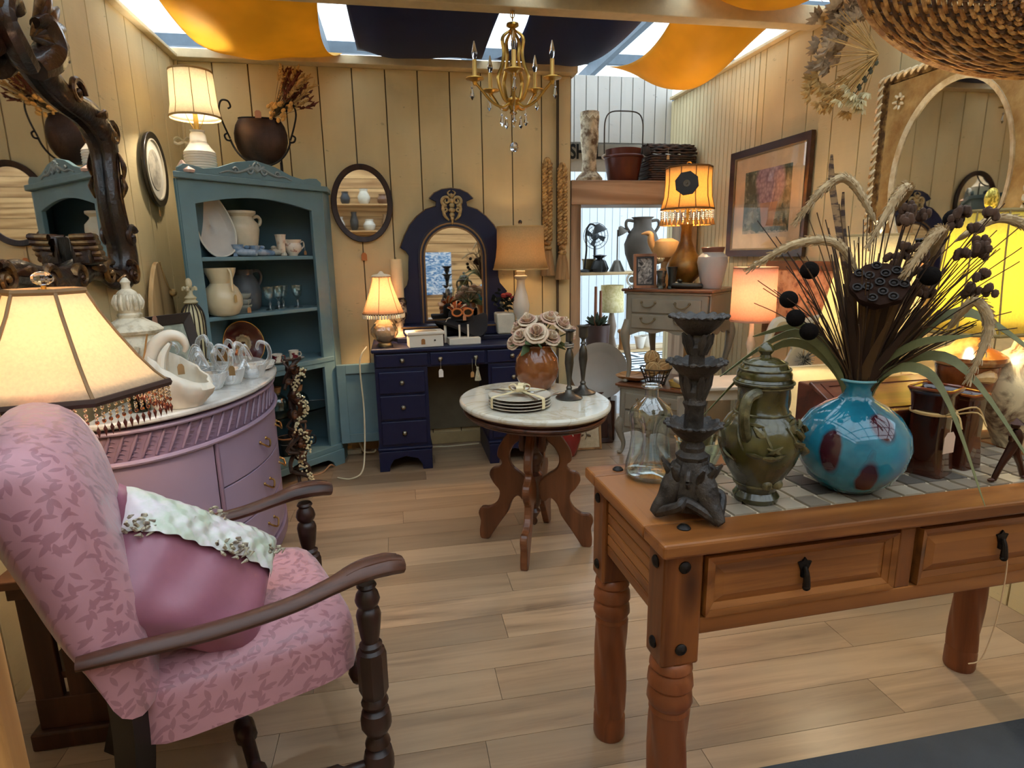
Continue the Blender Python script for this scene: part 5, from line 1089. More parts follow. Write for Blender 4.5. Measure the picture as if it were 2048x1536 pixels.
# third shelf
def crest_mat():
    k = NT('maroon_glaze'); k.bsdf(Roughness=0.15); v = k.coord((1, 1, 1), rand=False); d = k.n('ShaderNodeVectorMath', operation='LENGTH'); mp = k.n('ShaderNodeVectorMath', operation='MULTIPLY'); mp.inputs[1].default_value = (1, 1, 0); k.l(v, mp.inputs[0]); k.l(mp.outputs[0], d.inputs[0])
    n = k.noise(v, 60, 4); rr = k.math('ADD', d.outputs['Value'], k.math('MULTIPLY', n, 0.03)); c = k.ramp(rr, [(0.022, srgb('#3a1c16')), (0.035, srgb('#c0ad84')), (0.052, srgb('#8a7a5a')), (0.064, srgb('#bfae8a')), (0.069, srgb('#4a0f14'))]); k.l(c, k.b.inputs['Base Color']); return k.m
t = thing('crest_plate', 'maroon plate with pale rosette crest standing in the cabinet', 'plate', cw(-0.06, 0.20, z3+0.002), 46.5)
o = MB().lathe([(0, 0), (0.08, 0.0), (0.088, 0.004), (0.128, 0.014), (0.130, 0.018), (0.086, 0.009), (0.078, 0.005), (0, 0.005)], 44).build('plate', crest_mat(), t); o.location = (0, -0.012, 0.128); o.rotation_euler = (R(78), 0, 0)
o = MB().lathe([(0.127, 0.0145), (0.1305, 0.017), (0.1305, 0.0185), (0.126, 0.018)], 44).build('gilt_rim', mat('#b89a5a', 0.3, 0.8), t); o.location = (0, -0.012, 0.128); o.rotation_euler = (R(78), 0, 0)
t = thing('leaning_book', 'small tan leather-bound book leaning beside the maroon plate in the cabinet', 'book', cw(-0.22, 0.02, z3), 46.5)
o = MB().b2(-0.0225, 0.0225, -0.055, 0.055, 0, 0.15).build('cover', mat('#c08a3c', 0.5, var=0.15), t, smooth=0, bevel=0.004); o.location = (-0.03, 0, 0.002); o.rotation_euler = (0, R(-28), 0); q = MB().b2(-0.016, 0.016, -0.0565, 0.05, 0.006, 0.151).build('pages', mat('#7a5426', 0.8, var=0.2, scale=60), t, smooth=0); q.location = o.location; q.rotation_euler = o.rotation_euler
CUPM = two('#e2d8c4', '#6b1a22', 0.52, 0.56, 0.2, scale=22)
for i, (lx, ly, sau, lab) in enumerate(((-0.08, 0.05, False, 'white and maroon demitasse cup in front of the maroon plate'), (0.075, 0.07, True, 'white and maroon demitasse cup on a saucer, middle of the shelf'), (0.215, 0.10, True, 'white and maroon demitasse cup on a saucer near the open door'))):
    t = thing('demitasse_cup', lab, 'cup', cw(lx, ly, z3), 30, 'maroon demitasse cups')
    if sau: MB().lathe([(0, 0), (0.03, 0), (0.060, 0.010), (0.062, 0.013), (0.03, 0.005), (0, 0.004)], 24).build('saucer', mat('#ddd3bf', 0.2), t)
    zz = 0.005 if sau else 0; vessel([(0.018, zz), (0.026, zz+0.006), (0.027, zz+0.035), (0.030, zz+0.052)], 0.002, 20).build('cup', CUPM, t)
    MB().lathe([(0.0285, zz+0.045), (0.0312, zz+0.053), (0.0285, zz+0.054)], 20).build('rim_band', mat('#e6dfcf', 0.2), t); handle([(0.026, 0, zz+0.04), (0.044, 0, zz+0.038), (0.044, 0, zz+0.018), (0.027, 0, zz+0.014)], 0.003).build('handle', CUPM, t)
# lower compartment
for i, (lx, ly, h, lab) in enumerate(((0.14, 0.20, 0.15, 'round glass bottle with cork stopper, the farther one in the lower cabinet'), (0.245, 0.13, 0.15, 'round glass bottle with cork stopper, the nearer one in the lower cabinet'))):
    t = thing('corked_bottle', lab, 'bottle', cw(lx, ly, 0.3955), 0, 'corked bottles in the cabinet')
    vessel([(0.045, 0), (0.058, 0.01), (0.062, 0.05), (0.050, 0.085), (0.026, 0.105), (0.022, 0.125)], 0.003, 22).build('bottle', thin_glass('#e4f0ee'), t)
    MB().lathe([(0, 0.112), (0.021, 0.112), (0.030, 0.150), (0, 0.150)], 16).build('cork', mat('#c08a5c', 0.9, var=0.2, scale=40), t)
for i, (lx, ly, lab) in enumerate(((0.10, 0.09, 'black mug with tan rim and tag, the left mug in the lower cabinet'), (0.22, 0.10, 'black mug with tan rim and tag, the right mug in the lower cabinet'))):
    t = thing('black_mug', lab, 'mug', cw(lx, ly, 0.1355), 0, 'black mugs in the cabinet')
    vessel([(0.040, 0), (0.044, 0.006), (0.043, 0.06), (0.050, 0.10), (0.053, 0.115)], 0.004, 24).build('mug', mat('#1c1a1a', 0.3), t); MB().lathe([(0.051, 0.106), (0.0545, 0.116), (0.0495, 0.117)], 24).build('rim', mat('#c98a5c', 0.5), t)
    MB().lathe([(0.0440, 0.072), (0.0463, 0.075), (0.0445, 0.078)], 24).build('band', mat('#c9c2b4', 0.4), t); handle([(0.05, 0.0, 0.09), (0.078, 0.0, 0.085), (0.076, 0, 0.04), (0.044, 0, 0.03)], 0.005).build('handle', mat('#1c1a1a', 0.3), t)
    price_tag(t, (0.02, -0.058, 0.095), 0.05, '#d08a60', 0.02, 0.03)
# ---------------------------------------------------------------- on top of the cabinet
t = thing('ribbed_ceramic_lamp', 'lit white ribbed ceramic lamp with drum shade on top of the corner cabinet', 'lamp', (-0.955, 3.50, 1.745), 0)
pr = [(0.0, 0), (0.072, 0)]
for k in range(9): pr += [(0.078, 0.006+0.0125*k), (0.074, 0.0125+0.0125*k)]
pr += [(0.076, 0.118), (0.055, 0.145), (0.040, 0.17), (0.037, 0.205), (0.030, 0.215), (0.036, 0.225), (0, 0.226)]
MB().lathe(pr, 28).build('base', WCER, t)
round_shade(t, [(0.120, 0.285), (0.108, 0.34), (0.104, 0.42), (0.100, 0.50)], shade_mat('#f6ecd4', 0.6), mat('#a88a5a', 0.6), ribs=8)
bulb_harp(t, 0.226, 0.50, 6, (1.0, 0.90, 0.74), 0.37); MB().sph((0, 0, 0.515), 0.009, 10, 7).build('finial', BRASS, t)
BOT = None
tt = thing('bucket_stand', 'dark metal half bucket in a scrolled iron stand on top of the corner cabinet', 'stand', (-0.71, 3.83, 1.745), 6); tt.scale = (1.12, 1.0, 1.12)
IRN = mat('#1e1a18', 0.5, 0.6); BKM = two('#241812', '#4a3022', 0.35, 0.7, 0.38, 0.5, scale=9, bump=0.2)
P = [(0.128*math.cos(a)*(1.0), 0, 0.355+0.27*math.sin(a)*(1 if math.sin(a) < 0 else 0.0)) for a in [math.pi+math.pi*k/24 for k in range(25)]]
ring_ = [(0.145*math.cos(R(195+150*k/24)), -0.045, 0.25+0.165*math.sin(R(195+150*k/24))) for k in range(25)]
MB().tube(ring_, 0.005, 7).build('ring', IRN, tt)
bk_ = MB(); v = []; f = []; nn = 20
for i in range(9):
    ph_ = R(40-130*i/8); z_ = 0.225+0.14*math.sin(ph_); r = 0.128*max(math.cos(ph_), 0.02)
    for k in range(nn+1):
        a = math.pi+math.pi*k/nn; v.append((r*math.cos(a), -0.055*math.sin(a)*max(math.cos(ph_), 0.02), z_))
for s in (0,):
    for i in range(8):
        for k in range(nn): f.append((i*(nn+1)+k, i*(nn+1)+k+1, (i+1)*(nn+1)+k+1, (i+1)*(nn+1)+k))
m_ = MB().add(v, f); m_.add([(x, -y-0.0, z) for x, y, z in v], f); m_.build('bucket', BKM, tt)
MB().tube([(0.098*math.cos(2*math.pi*k/36), 0.042*math.sin(2*math.pi*k/36), 0.315) for k in range(36)], 0.004, 6, closed=True).build('bucket_rim', IRN, tt)
for s in (-1, 1):
    MB().tube([(s*0.085, -0.045, 0.105), (s*0.085, -0.045, 0.0)], 0.005, 7).build('leg', IRN, tt); MB().tube([(s*0.085, 0.045, 0.22), (s*0.085, 0.045, 0.0)], 0.005, 7).build('leg', IRN, tt)
    MB().tube(catmull([(s*0.14, -0.045, 0.21), (s*0.165, -0.045, 0.28), (s*0.178, -0.04, 0.34), (s*0.165, -0.04, 0.385), (s*0.135, -0.04, 0.385), (s*0.125, -0.04, 0.36), (s*0.138, -0.04, 0.35)], 5), 0.0045, 7).build('scroll', IRN, tt)
    MB().tube(catmull([(s*0.137, -0.045, 0.20), (s*0.158, -0.045, 0.205), (s*0.165, -0.045, 0.225), (s*0.152, -0.045, 0.235)], 5), 0.0045, 7).build('scroll', IRN, tt)
price_tag(tt, (0.0, -0.065, 0.355), 0.015, '#b88468', 0.03, 0.036)
t = thing('wheat_bunch', 'bunch of dried wheat and dark foliage leaning out of the iron-stand bucket', 'flowers', (-0.64, 3.82, 2.10), 0); r3 = random.Random(21); sm = MB()
for k in range(64):
    d = Vector((r3.uniform(0.25, 1.05), r3.uniform(-0.3, 0.25), r3.uniform(0.35, 1.15))).normalized(); L = r3.uniform(0.16, 0.30)
    sm.tube([(0, 0, 0), d*L], 0.0013, 4)
    if k % 2:
        hd = MB(); p = d*L
        for q in range(9): hd.tube([p-d*0.06+d*0.010*q, p-d*0.04+d*0.010*q+Vector((r3.uniform(-1, 1), r3.uniform(-1, 1), r3.uniform(-1, 1)))*0.022], [0.008, 0.002], 5)
        hd.build('seed_head', mat('#6b3422', 0.9, var=0.3, scale=40) if k % 4 == 1 else DRY[0], t)
sm.build('stems', DRY[3], t)['kind'] = 'stuff'
for k in range(26):
    p = Vector((r3.uniform(-0.02, 0.12), r3.uniform(-0.06, 0.0), r3.uniform(-0.02, 0.08))); MB().sph(p, (0.011, 0.011, 0.015), 7, 5, (r3.uniform(0, 90), r3.uniform(0, 90), 0)).build('straw_flower', mat('#d9a860', 0.85, var=0.2, scale=40), t)
t = thing('seashell', 'small pink and white seashell on the cabinet top beside the ribbed lamp', 'shell', (-1.0, 3.35, 1.745), 0); MB().lathe([(0, 0), (0.028, 0.008), (0.03, 0.02), (0.018, 0.04), (0.006, 0.06), (0, 0.062)], 16, lobes=7, amp=0.12, twist=2).build('shell', mat('#d9b3a0', 0.5, var=0.15), t); MB().lathe([(0.0, 0.0), (0.022, -0.0), (0.026, 0.012), (0.0, 0.03)], 12, (0.035, -0.03, 0), lobes=5, amp=0.15).build('whorl', mat('#d9b3a0', 0.5, var=0.15), t)
tag(MB().b2(-0.035, 0.035, -0.03, 0.03, 0, 0.03).b2(-0.03, 0.03, -0.025, 0.025, 0.03, 0.036).build('trinket_box', mat('#2c3f4c', 0.5), smooth=0, bevel=0.003, loc=(-0.50, 4.0, 1.745)), 'little dark blue trinket box on the cabinet top under the wheat', 'box')
t = thing('wall_bow', 'cream ribbon bow pinned in the room corner beside the ribbed lamp', 'bow', (-1.17, 4.0, 2.0)); 
for s in (-1, 1): MB().tube(catmull([(0, 0, 0), (s*0.03, -0.01, 0.02), (s*0.05, -0.01, 0.0), (s*0.03, -0.01, -0.015), (0, 0, 0)], 4), 0.010, 6, flat=0.5).build('loop', mat('#ddd0ac', 0.8), t)
MB().tube(catmull([(0, 0, 0), (0.005, 0, -0.1), (-0.002, 0, -0.2)], 4), 0.007, 6, flat=0.3).build('tail', mat('#c9b88a', 0.8), t)

# ---------------------------------------------------------------- on the demilune chest
Z0 = 0.8002
t = thing('shell_swan_vase', 'white ceramic swan-neck shell vase near the front of the marble chest top', 'vase', (-0.795, 2.34, Z0), 12)
SW = mat('#e6dcc8', 0.3, var=0.05); v = []; f = []; nr = 44
for (r, z, tl) in ((0.030, 0, 0), (0.058, 0.004, 0), (0.070, 0.02, 0), (0.090, 0.06, 0.3), (0.098, 0.10, 0.7), (0.086, 0.14, 1.0)):
    for k in range(nr):
        a = 2*math.pi*k/nr; q = r*(1+0.06*math.cos(10*a+z*16)*min(1, z/0.04)); v.append((q*math.cos(a)*1.05, q*math.sin(a)*0.82, z+tl*(-0.06*math.cos(a)+0.025*math.sin(a)+0.01)))
for i in range(5):
    for k in range(nr): f.append((i*nr+k, i*nr+(k+1) % nr, (i+1)*nr+(k+1) % nr, (i+1)*nr+k))
f.append(tuple(range(nr-1, -1, -1))); MB().add(v, f).build('shell_body', SW, t, thick=0.007)
MB().tube(catmull([(-0.062, 0, 0.01), (-0.088, 0, 0.08), (-0.090, 0, 0.16), (-0.068, 0, 0.225), (-0.025, 0, 0.262), (0.015, 0, 0.255), (0.03, 0, 0.225), (0.024, 0, 0.20)], 6), [0.036, 0.034, 0.030, 0.026, 0.022, 0.018, 0.012, 0.006], 14).build('neck', SW, t)
for s in (-1, 1): MB().tube(catmull([(-0.06, s*0.03, 0.03), (-0.055, s*0.048, 0.11), (-0.045, s*0.035, 0.19), (-0.018, s*0.018, 0.238)], 6), [0.015, 0.016, 0.014, 0.006], 8).build('wing_fold', SW, t)
price_tag(t, (0.012, -0.060, 0.175), 0.012, '#9a7a50', 0.022, 0.038, (0.3, -1, 0))
SWG = NT('whitened_clear_glass'); _a = SWG.n('ShaderNodeBsdfTransparent'); _b = SWG.n('ShaderNodeBsdfGlossy'); _b.inputs['Roughness'].default_value = 0.05; _c = SWG.n('ShaderNodeBsdfDiffuse'); _c.inputs[0].default_value = (0.9, 0.93, 0.92, 1); _m = SWG.n('ShaderNodeMixShader'); _n = SWG.n('ShaderNodeMixShader'); _w = SWG.n('ShaderNodeLayerWeight'); _w.inputs['Blend'].default_value = 0.45; _n.inputs[0].default_value = 0.25  # white diffuse rim paints bright highlights into the clear swan glass
SWG.l(_b.outputs[0], _n.inputs[2]); SWG.l(_a.outputs[0], _n.inputs[1]); SWG.l(_w.outputs['Facing'], _m.inputs[0]); SWG.l(_n.outputs[0], _m.inputs[1]); SWG.l(_c.outputs[0], _m.inputs[2]); SWG.l(_m.outputs[0], SWG.out.inputs[0]); SWG = SWG.m
gsw = None
for i, (x, y, rz, sc, lab) in enumerate(((-0.78, 2.62, 20, 1.0, 'clear glass swan directly behind the white shell vase'), (-0.72, 2.72, 60, 0.95, 'clear glass swan with tag in the middle of the glass group'), (-0.80, 2.80, 150, 1.1, 'tall clear glass swan at the back of the glass group'), (-0.66, 2.84, 10, 0.9, 'clear glass swan at the edge of the marble top'), (-0.88, 2.70, 200, 1.05, 'clear glass swan nearest the dark picture frame'))):
    if gsw is None:
        gsw = thing('glass_swan', lab, 'figurine', (x, y, Z0), rz, 'clear glass swans')
        vessel([(0.028, 0), (0.034, 0.006), (0.046, 0.04), (0.052, 0.07)], 0.005, 22, lobes=6, amp=0.05, sx=1.25).build('body', SWG, gsw)
        MB().tube(catmull([(0.05, 0, 0.05), (0.085, 0, 0.10), (0.08, 0, 0.16), (0.045, 0, 0.18), (0.03, 0, 0.155), (0.035, 0, 0.14)], 5), [0.013, 0.011, 0.009, 0.009, 0.007, 0.004], 10).build('neck', SWG, gsw)
        for s in (-1, 1): MB().tube(catmull([(-0.02, s*0.03, 0.05), (-0.05, s*0.05, 0.12), (-0.03, s*0.045, 0.16), (0.0, s*0.035, 0.10)], 5), [0.012, 0.010, 0.010, 0.006], 8, flat=0.6).build('wing', SWG, gsw)
    else: g = copy_tree(gsw); g.location = (x, y, Z0); g.rotation_euler = (0, 0, R(rz)); g.scale = (sc, sc, sc); g['label'] = lab
t = thing('swan_tag', 'brown paper tag hung on the glass swans', 'tag', (-0.685, 2.60, Z0+0.115)); price_tag(t, (0, 0, 0), 0.02, '#8a6a40', 0.024, 0.04)
t = thing('leaf_tray', 'white marble leaf tray lying on the far end of the chest top', 'tray', (-0.70, 3.02, Z0), 70)
tp = [(0.16*math.cos(2*math.pi*k/40)*(1+0.08*math.cos(6*math.pi*k/40)), 0.075*math.sin(2*math.pi*k/40)*(1+0.10*math.cos(10*math.pi*k/40))) for k in range(40)]
v = [(x*s, y*s, z) for s, z in ((0.0, 0.004), (0.6, 0.004), (0.9, 0.012), (1.0, 0.026)) for x, y in tp]; f = [(i*40+k, i*40+(k+1) % 40, (i+1)*40+(k+1) % 40, (i+1)*40+k) for i in range(3) for k in range(40)]
MB().add(v, f).build('tray', marble('#dedbd2', '#b8b4ac', 0.15, 5), t, thick=0.006); MB().tube([(-0.15, 0, 0.008), (0, 0, 0.010), (0.15, 0, 0.02)], 0.003, 6).build('vein', mat('#d0ccc2', 0.3), t)
t = thing('lidded_urn', 'tall antique white lidded urn with carved handles behind the cream lampshade', 'urn', (-0.995, 2.50, Z0), 80)
AW = two('#a89878', '#e0d6bc', 0.3, 0.55, 0.55, scale=26, bump=0.25)
vessel([(0.05, 0), (0.055, 0.02), (0.035, 0.04), (0.05, 0.06), (0.095, 0.12), (0.108, 0.18), (0.100, 0.23), (0.088, 0.255), (0.095, 0.265)], 0.006).build('body', AW, t)
MB().lathe([(0.0, 0.262), (0.102, 0.262), (0.106, 0.272), (0.090, 0.288), (0.060, 0.305), (0.040, 0.318), (0.042, 0.33), (0.036, 0.337), (0.040, 0.345), (0.040, 0.40), (0.030, 0.415), (0.016, 0.425), (0.014, 0.44), (0.018, 0.45), (0.008, 0.465), (0, 0.468)], 28).build('lid', AW, t)
for k in range(12): a = 2*math.pi*k/12; MB().tube(catmull([(0.041*math.cos(a), 0.041*math.sin(a), 0.348), (0.046*math.cos(a), 0.046*math.sin(a), 0.375), (0.038*math.cos(a), 0.038*math.sin(a), 0.405)], 3), [0.004, 0.009, 0.003], 6).build('carved_leaf', AW, t)
for k in range(9): a = R(-150+26*k); MB().tube([((0.105+0.006*math.cos(q))*math.cos(a+0.10*math.sin(q*1.3)), (0.105+0.006*math.cos(q))*math.sin(a+0.10*math.sin(q*1.3)), 0.19+0.025*math.sin(q)) for q in [z*0.6 for z in range(9)]], [0.010, 0.005], 6).build('relief_scroll', AW, t)
for s in (-1, 1): MB().tube(catmull([(s*0.09, 0, 0.235), (s*0.135, 0, 0.25), (s*0.145, 0, 0.20), (s*0.118, 0, 0.15), (s*0.10, 0, 0.135)], 5), [0.014, 0.012, 0.010, 0.012], 8).build('handle', AW, t)
t = thing('reed_diffuser', 'dark green glass reed diffuser bottle with reeds beside the shell vase', 'diffuser', (-0.925, 2.30, Z0), 0)
vessel([(0.028, 0), (0.032, 0.005), (0.032, 0.06), (0.016, 0.09), (0.014, 0.13), (0.018, 0.135)], 0.003, 20).build('bottle', glass('#4a5a3c', 0.02), t)
for k, (dx, dy) in enumerate(((-0.07, 0.01), (-0.055, 0.0), (-0.045, 0.03), (-0.03, -0.01), (0.055, 0.0))): MB().cyl((-dx*0.12, -dy*0.12, 0.03), (dx, dy, 0.275), 0.0032, n=6).build('reed', mat('#b8864e', 0.8), t)
t = thing('framed_print', 'dark bronze picture frame with price tag leaning behind the glass swans', 'picture frame', (-0.945, 2.83, Z0), 62)
Mf = Matrix.Rotation(R(-14), 4, 'X')
MB().ring([(0.13, 0.30), (-0.13, 0.30), (-0.13, 0), (0.13, 0)], [(0.085, 0.255), (-0.085, 0.255), (-0.085, 0.045), (0.085, 0.045)], 0.022, Mf @ XZ, zi=0.012).build('frame', mat('#3a322e', 0.4, 0.3), t, smooth=20, bevel=0.003)
MB().prism([(0.09, 0.26), (-0.09, 0.26), (-0.09, 0.04), (0.09, 0.04)], 0.004, Mf @ XZ).build('print', two('#8f9484', '#b3b6a2', 0.4, 0.6, 0.7, scale=20), t, smooth=0); price_tag(t, (-0.08, 0.035, 0.30), 0.005, '#a87a60', 0.03, 0.045, (0.2, -1, 0.2))
t = thing('cage_lantern', 'ivory birdcage lantern with fleur finial at the back of the chest top', 'lantern', (-1.0, 3.22, Z0), 0)
CGI = mat('#c9bd98', 0.5, var=0.15, scale=30); MB().lathe([(0, 0), (0.055, 0), (0.058, 0.012), (0.045, 0.022), (0.048, 0.03), (0, 0.03)], 24).build('base', CGI, t)
for k in range(16): a = 2*math.pi*k/16; MB().tube(catmull([(0.044*math.cos(a), 0.044*math.sin(a), 0.03), (0.050*math.cos(a), 0.050*math.sin(a), 0.12), (0.054*math.cos(a), 0.054*math.sin(a), 0.22), (0.046*math.cos(a), 0.046*math.sin(a), 0.28), (0.020*math.cos(a), 0.020*math.sin(a), 0.32)], 4), 0.003, 5).build('wire', mat('#2c231a', 0.6), t)
MB().lathe([(0.040, 0.03), (0.046, 0.12), (0.049, 0.22), (0.042, 0.275), (0.018, 0.315)], 24).build('glass_cup', mat('#e6d9a8', 0.4), t)
MB().lathe([(0.026, 0.315), (0.034, 0.322), (0.022, 0.335), (0.028, 0.345), (0.014, 0.36), (0.012, 0.38), (0, 0.38)], 18).sph((0, 0, 0.415), (0.016, 0.016, 0.026), 10, 8).build('finial', CGI, t)
for k in range(4): a = k*math.pi/2; MB().tube(catmull([(0.006*math.cos(a), 0.006*math.sin(a), 0.375), (0.026*math.cos(a), 0.026*math.sin(a), 0.395), (0.030*math.cos(a), 0.030*math.sin(a), 0.38)], 4), [0.006, 0.008, 0.006], 7).build('petal', CGI, t)
t = thing('carved_board', 'pale wood pointed arch board with dried flower leaning on the side wall', 'board', (-1.195, 3.36, 0.86), 0)
ab = catmull([(0.16, 0, 0), (0.165, 0.15, 0), (0.12, 0.32, 0), (0.0, 0.46, 0), (-0.12, 0.32, 0), (-0.165, 0.15, 0), (-0.16, 0, 0)], 5)
MB().prism([(p.x, p.y) for p in ab], 0.022, Matrix.Translation((0.001, 0, 0)) @ YZ).build('board', wood('#c49a60', '#e0bd88', 'z', 0.8, 0.6), t, smooth=0, bevel=0.004); MB().tube(catmull([(0.03, 0.0, 0.46), (0.03, 0.05, 0.36), (0.04, 0.10, 0.30)], 4), 0.003, 5).sph((0.04, 0.10, 0.30), 0.02, 8, 6).build('dried_flower', DRY[0], t)
MB().cyl((0.012, 0, -0.06), (0.012, 0, 0.0), 0.02, n=10).build('peg', wood('#c49a60', '#e0bd88', 'z', 0.8, 0.6), t)
# ---- driftwood garland with white berries hung on the end of the chest
t = thing('twig_garland', 'dark twisted twig garland with cream dried blossoms standing behind the mauve chest', 'garland', (-0.60, 3.42, 0.0), 0); r3 = random.Random(5)
TWG = two('#241712', '#5a4030', 0.35, 0.65, 0.6, scale=20, bump=0.4)
for k in range(16):
    z0_ = 0.0+0.045*k; P = [Vector((r3.uniform(-0.05, 0.05), r3.uniform(-0.06, 0.06), max(0.012, z0_+0.06*q+r3.uniform(-0.03, 0.03)))) for q in range(5)]
    P = [Vector((p.x, p.y, min(p.z, 0.78))) for p in P]; MB().tube(catmull(P, 4), [0.008, 0.013, 0.009, 0.004], 7).build('twig', TWG, t)
for k in range(20):
    z_ = 0.05+0.7*r3.random(); P = Vector((r3.uniform(0.0, 0.07), r3.uniform(-0.09, -0.02), z_)); L = MB().sph(P, (0.02, 0.016, 0.028), 7, 5, (r3.uniform(0, 180), 0, 0)); L.tube([P, P+Vector((0.03, -0.02, 0.02))], [0.016, 0.002], 6, flat=0.3); L.build('curled_leaf', two('#3a2418', '#7a4a2a', 0.4, 0.6, 0.6, scale=30), t)
for k in range(30):
    z_ = 0.06+0.7*(k/30); P = Vector((0.05+0.03*math.sin(k*0.7), -0.075+0.02*math.cos(k), z_)); m = MB()
    for q in range(7): m.sph(P+Vector((r3.uniform(-1, 1), r3.uniform(-1, 1), r3.uniform(-1, 1)))*0.016, 0.006, 6, 4)
    m.build('blossom', mat('#e0d4a8', 0.8, var=0.1), t)
# ================================================================ on the navy desk
ZD = 0.7802
t = thing('fringed_glass_lamp', 'small lit lamp with ribbed glass base and pink fringed shade on the navy desk', 'lamp', (-0.09, 3.80, ZD), 0)
MB().lathe([(0, 0), (0.042, 0), (0.044, 0.008), (0.040, 0.022), (0, 0.022)], 24).build('foot', mat('#b89a6a', 0.3, 0.8), t)
MB().lathe([(0.034, 0.022), (0.060, 0.045), (0.082, 0.08), (0.080, 0.11), (0.055, 0.15), (0.030, 0.18), (0.022, 0.20)], 44, lobes=18, amp=0.035, twist=0.8).build('base', thin_glass('#f4ead8', 0.15), t)
MB().lathe([(0.026, 0.024), (0.06, 0.06), (0.068, 0.09), (0.045, 0.145), (0.020, 0.19), (0, 0.19)], 24).build('lining', mat('#dcc9b0', 0.5), t)
PKS = shade_mat('#f3d9bd', 0.6); round_shade(t, [(0.125, 0.205), (0.100, 0.27), (0.075, 0.34), (0.056, 0.405), (0.054, 0.43)], PKS, mat('#8a6a48', 0.7), n=40, ribs=6)
fr = MB()
for k in range(46): a = 2*math.pi*k/46; MB().lathe([(0.0, -0.03), (0.006, -0.026), (0.007, -0.012), (0.004, 0.0)], 6, (0.125*math.cos(a), 0.125*math.sin(a), 0.206)).build('fringe_tuft', mat('#efe2c4', 0.8), t)
MB().lathe([(0.055, 0.425), (0.060, 0.432), (0.050, 0.44), (0.02, 0.445), (0.008, 0.46), (0, 0.462)], 18).build('cap', mat('#e8dcc0', 0.6), t); bulb_harp(t, 0.19, 0.43, 8, (1.0, 0.66, 0.36), 0.30, harp=False)
t = thing('pillar_candle_stand', 'cream pillar candle on a painted ceramic stand beside the arched mirror', 'candle', (0.005, 4.02, 0.8105), 0)
MB().lathe([(0, 0), (0.06, 0), (0.055, 0.02), (0.03, 0.035), (0.025, 0.08), (0.03, 0.10), (0.055, 0.14), (0.05, 0.20), (0.032, 0.24), (0.045, 0.255), (0, 0.255)], 22).build('stand', two('#c9b598', '#4a3226', 0.5, 0.58, 0.35, scale=22), t); MB().cyl((0, 0, 0.2555), (0, 0, 0.50), 0.040, n=24).build('candle', mat('#e2d0a4', 0.5, var=0.06), t); MB().cyl((0, 0, 0.50), (0, 0, 0.512), 0.0015, n=5).build('wick', mat('#2a2420', 0.9), t)
t = thing('white_trinket_box', 'white wooden lidded box with a brown tag at the front of the navy desk', 'box', (0.155, 3.745, ZD), 6)
WHP = mat('#e2dccb', 0.5, var=0.04); MB().b2(-0.105, 0.105, -0.06, 0.06, 0, 0.075).build('body', WHP, t, smooth=0, bevel=0.003); MB().b2(-0.115, 0.115, -0.07, 0.07, 0.075, 0.095).build('lid', WHP, t, smooth=0, bevel=0.006)
MB().prism([(-0.012, 0.018), (0.012, 0.018), (0.012, 0.045), (0.006, 0.052), (-0.006, 0.052), (-0.012, 0.045)], 0.001, Matrix.Translation((-0.02, -0.0605, 0)) @ XZ).build('price_tag', mat('#a8743e', 0.8), t, smooth=0); MB().sph((0.052, -0.061, 0.04), (0.006, 0.003, 0.006), 8, 6).build('key_plate', mat('#3a2a1c', 0.5), t); MB().b2(-0.06, 0.07, -0.045, 0.03, 0.095, 0.0962).build('inlay', mat('#b8a888', 0.6, var=0.3, scale=60), t, smooth=0)
t = thing('white_riser', 'low white wooden riser with two pegs beside the trinket box', 'riser', (0.40, 3.78, ZD), 4)
MB().b2(-0.10, 0.10, -0.055, 0.055, 0, 0.04).build('block', WHP, t, smooth=0, bevel=0.003)
for x in (-0.025, 0.03): MB().cyl((x, 0, 0.04), (x, 0, 0.12), 0.006, n=8).build('peg', WHP, t)
MB().cyl((-0.105, 0.07, 0.0), (-0.105, 0.07, 0.13), 0.009, n=8).build('peg', WHP, t); MB().tube(catmull([(-0.105, 0.07, 0.12), (-0.09, 0.06, 0.155), (-0.07, 0.05, 0.16)], 4), 0.002, 5).build('wire', mat('#e0d8c8', 0.6), t)
t = thing('black_hat', 'crumpled black felt hat in front of the arched mirror glass', 'hat', (0.40, 3.885, ZD+0.001), -8)
BLK = mat('#121218', 0.85, bump=0.2); v = []; f = []
rr_ = random.Random(3); N1 = 40
for (r, z) in ((0.16, 0.085), (0.162, 0.10), (0.10, 0.112), (0.078, 0.125), (0.074, 0.175), (0.055, 0.195), (0.0, 0.19)):
    for k in range(N1): a = 2*math.pi*k/N1; w = r/0.16; v.append((r*math.cos(a)*1.05, r*math.sin(a)*0.62, z+0.055*w*math.sin(2*a+0.6)+0.02*w*math.sin(3*a)))
for i in range(6):
    for k in range(N1): f.append((i*N1+k, i*N1+(k+1) % N1, (i+1)*N1+(k+1) % N1, (i+1)*N1+k))
MB().add(v, f).build('crown_and_brim', BLK, t, thick=0.004); MB().lathe([(0, 0), (0.07, 0), (0.065, 0.01), (0.02, 0.02), (0.018, 0.10), (0.07, 0.14), (0, 0.16)], 18).build('support', BLK, t)
t = thing('sunglasses', 'orange-framed sunglasses with a paper tag resting on the black hat', 'sunglasses', (0.40, 3.80, ZD+0.195), -6); ORG = mat('#c9743a', 0.35)
for s in (-1, 1):
    MB().tube([(s*0.034+0.030*math.cos(2*math.pi*k/24), -0.002, 0.023*math.sin(2*math.pi*k/24)) for k in range(24)], 0.006, 7, closed=True).build('rim', ORG, t); MB().prism(ell(0.028, 0.021, 24, (s*0.034, 0)), 0.002, XZ).build('lens', mat('#1a1414', 0.08), t, smooth=0)
    MB().tube(catmull([(s*0.064, 0, 0.008), (s*0.072, 0.05, 0.01), (s*0.068, 0.10, -0.005)], 4), 0.004, 6).build('temple', ORG, t)
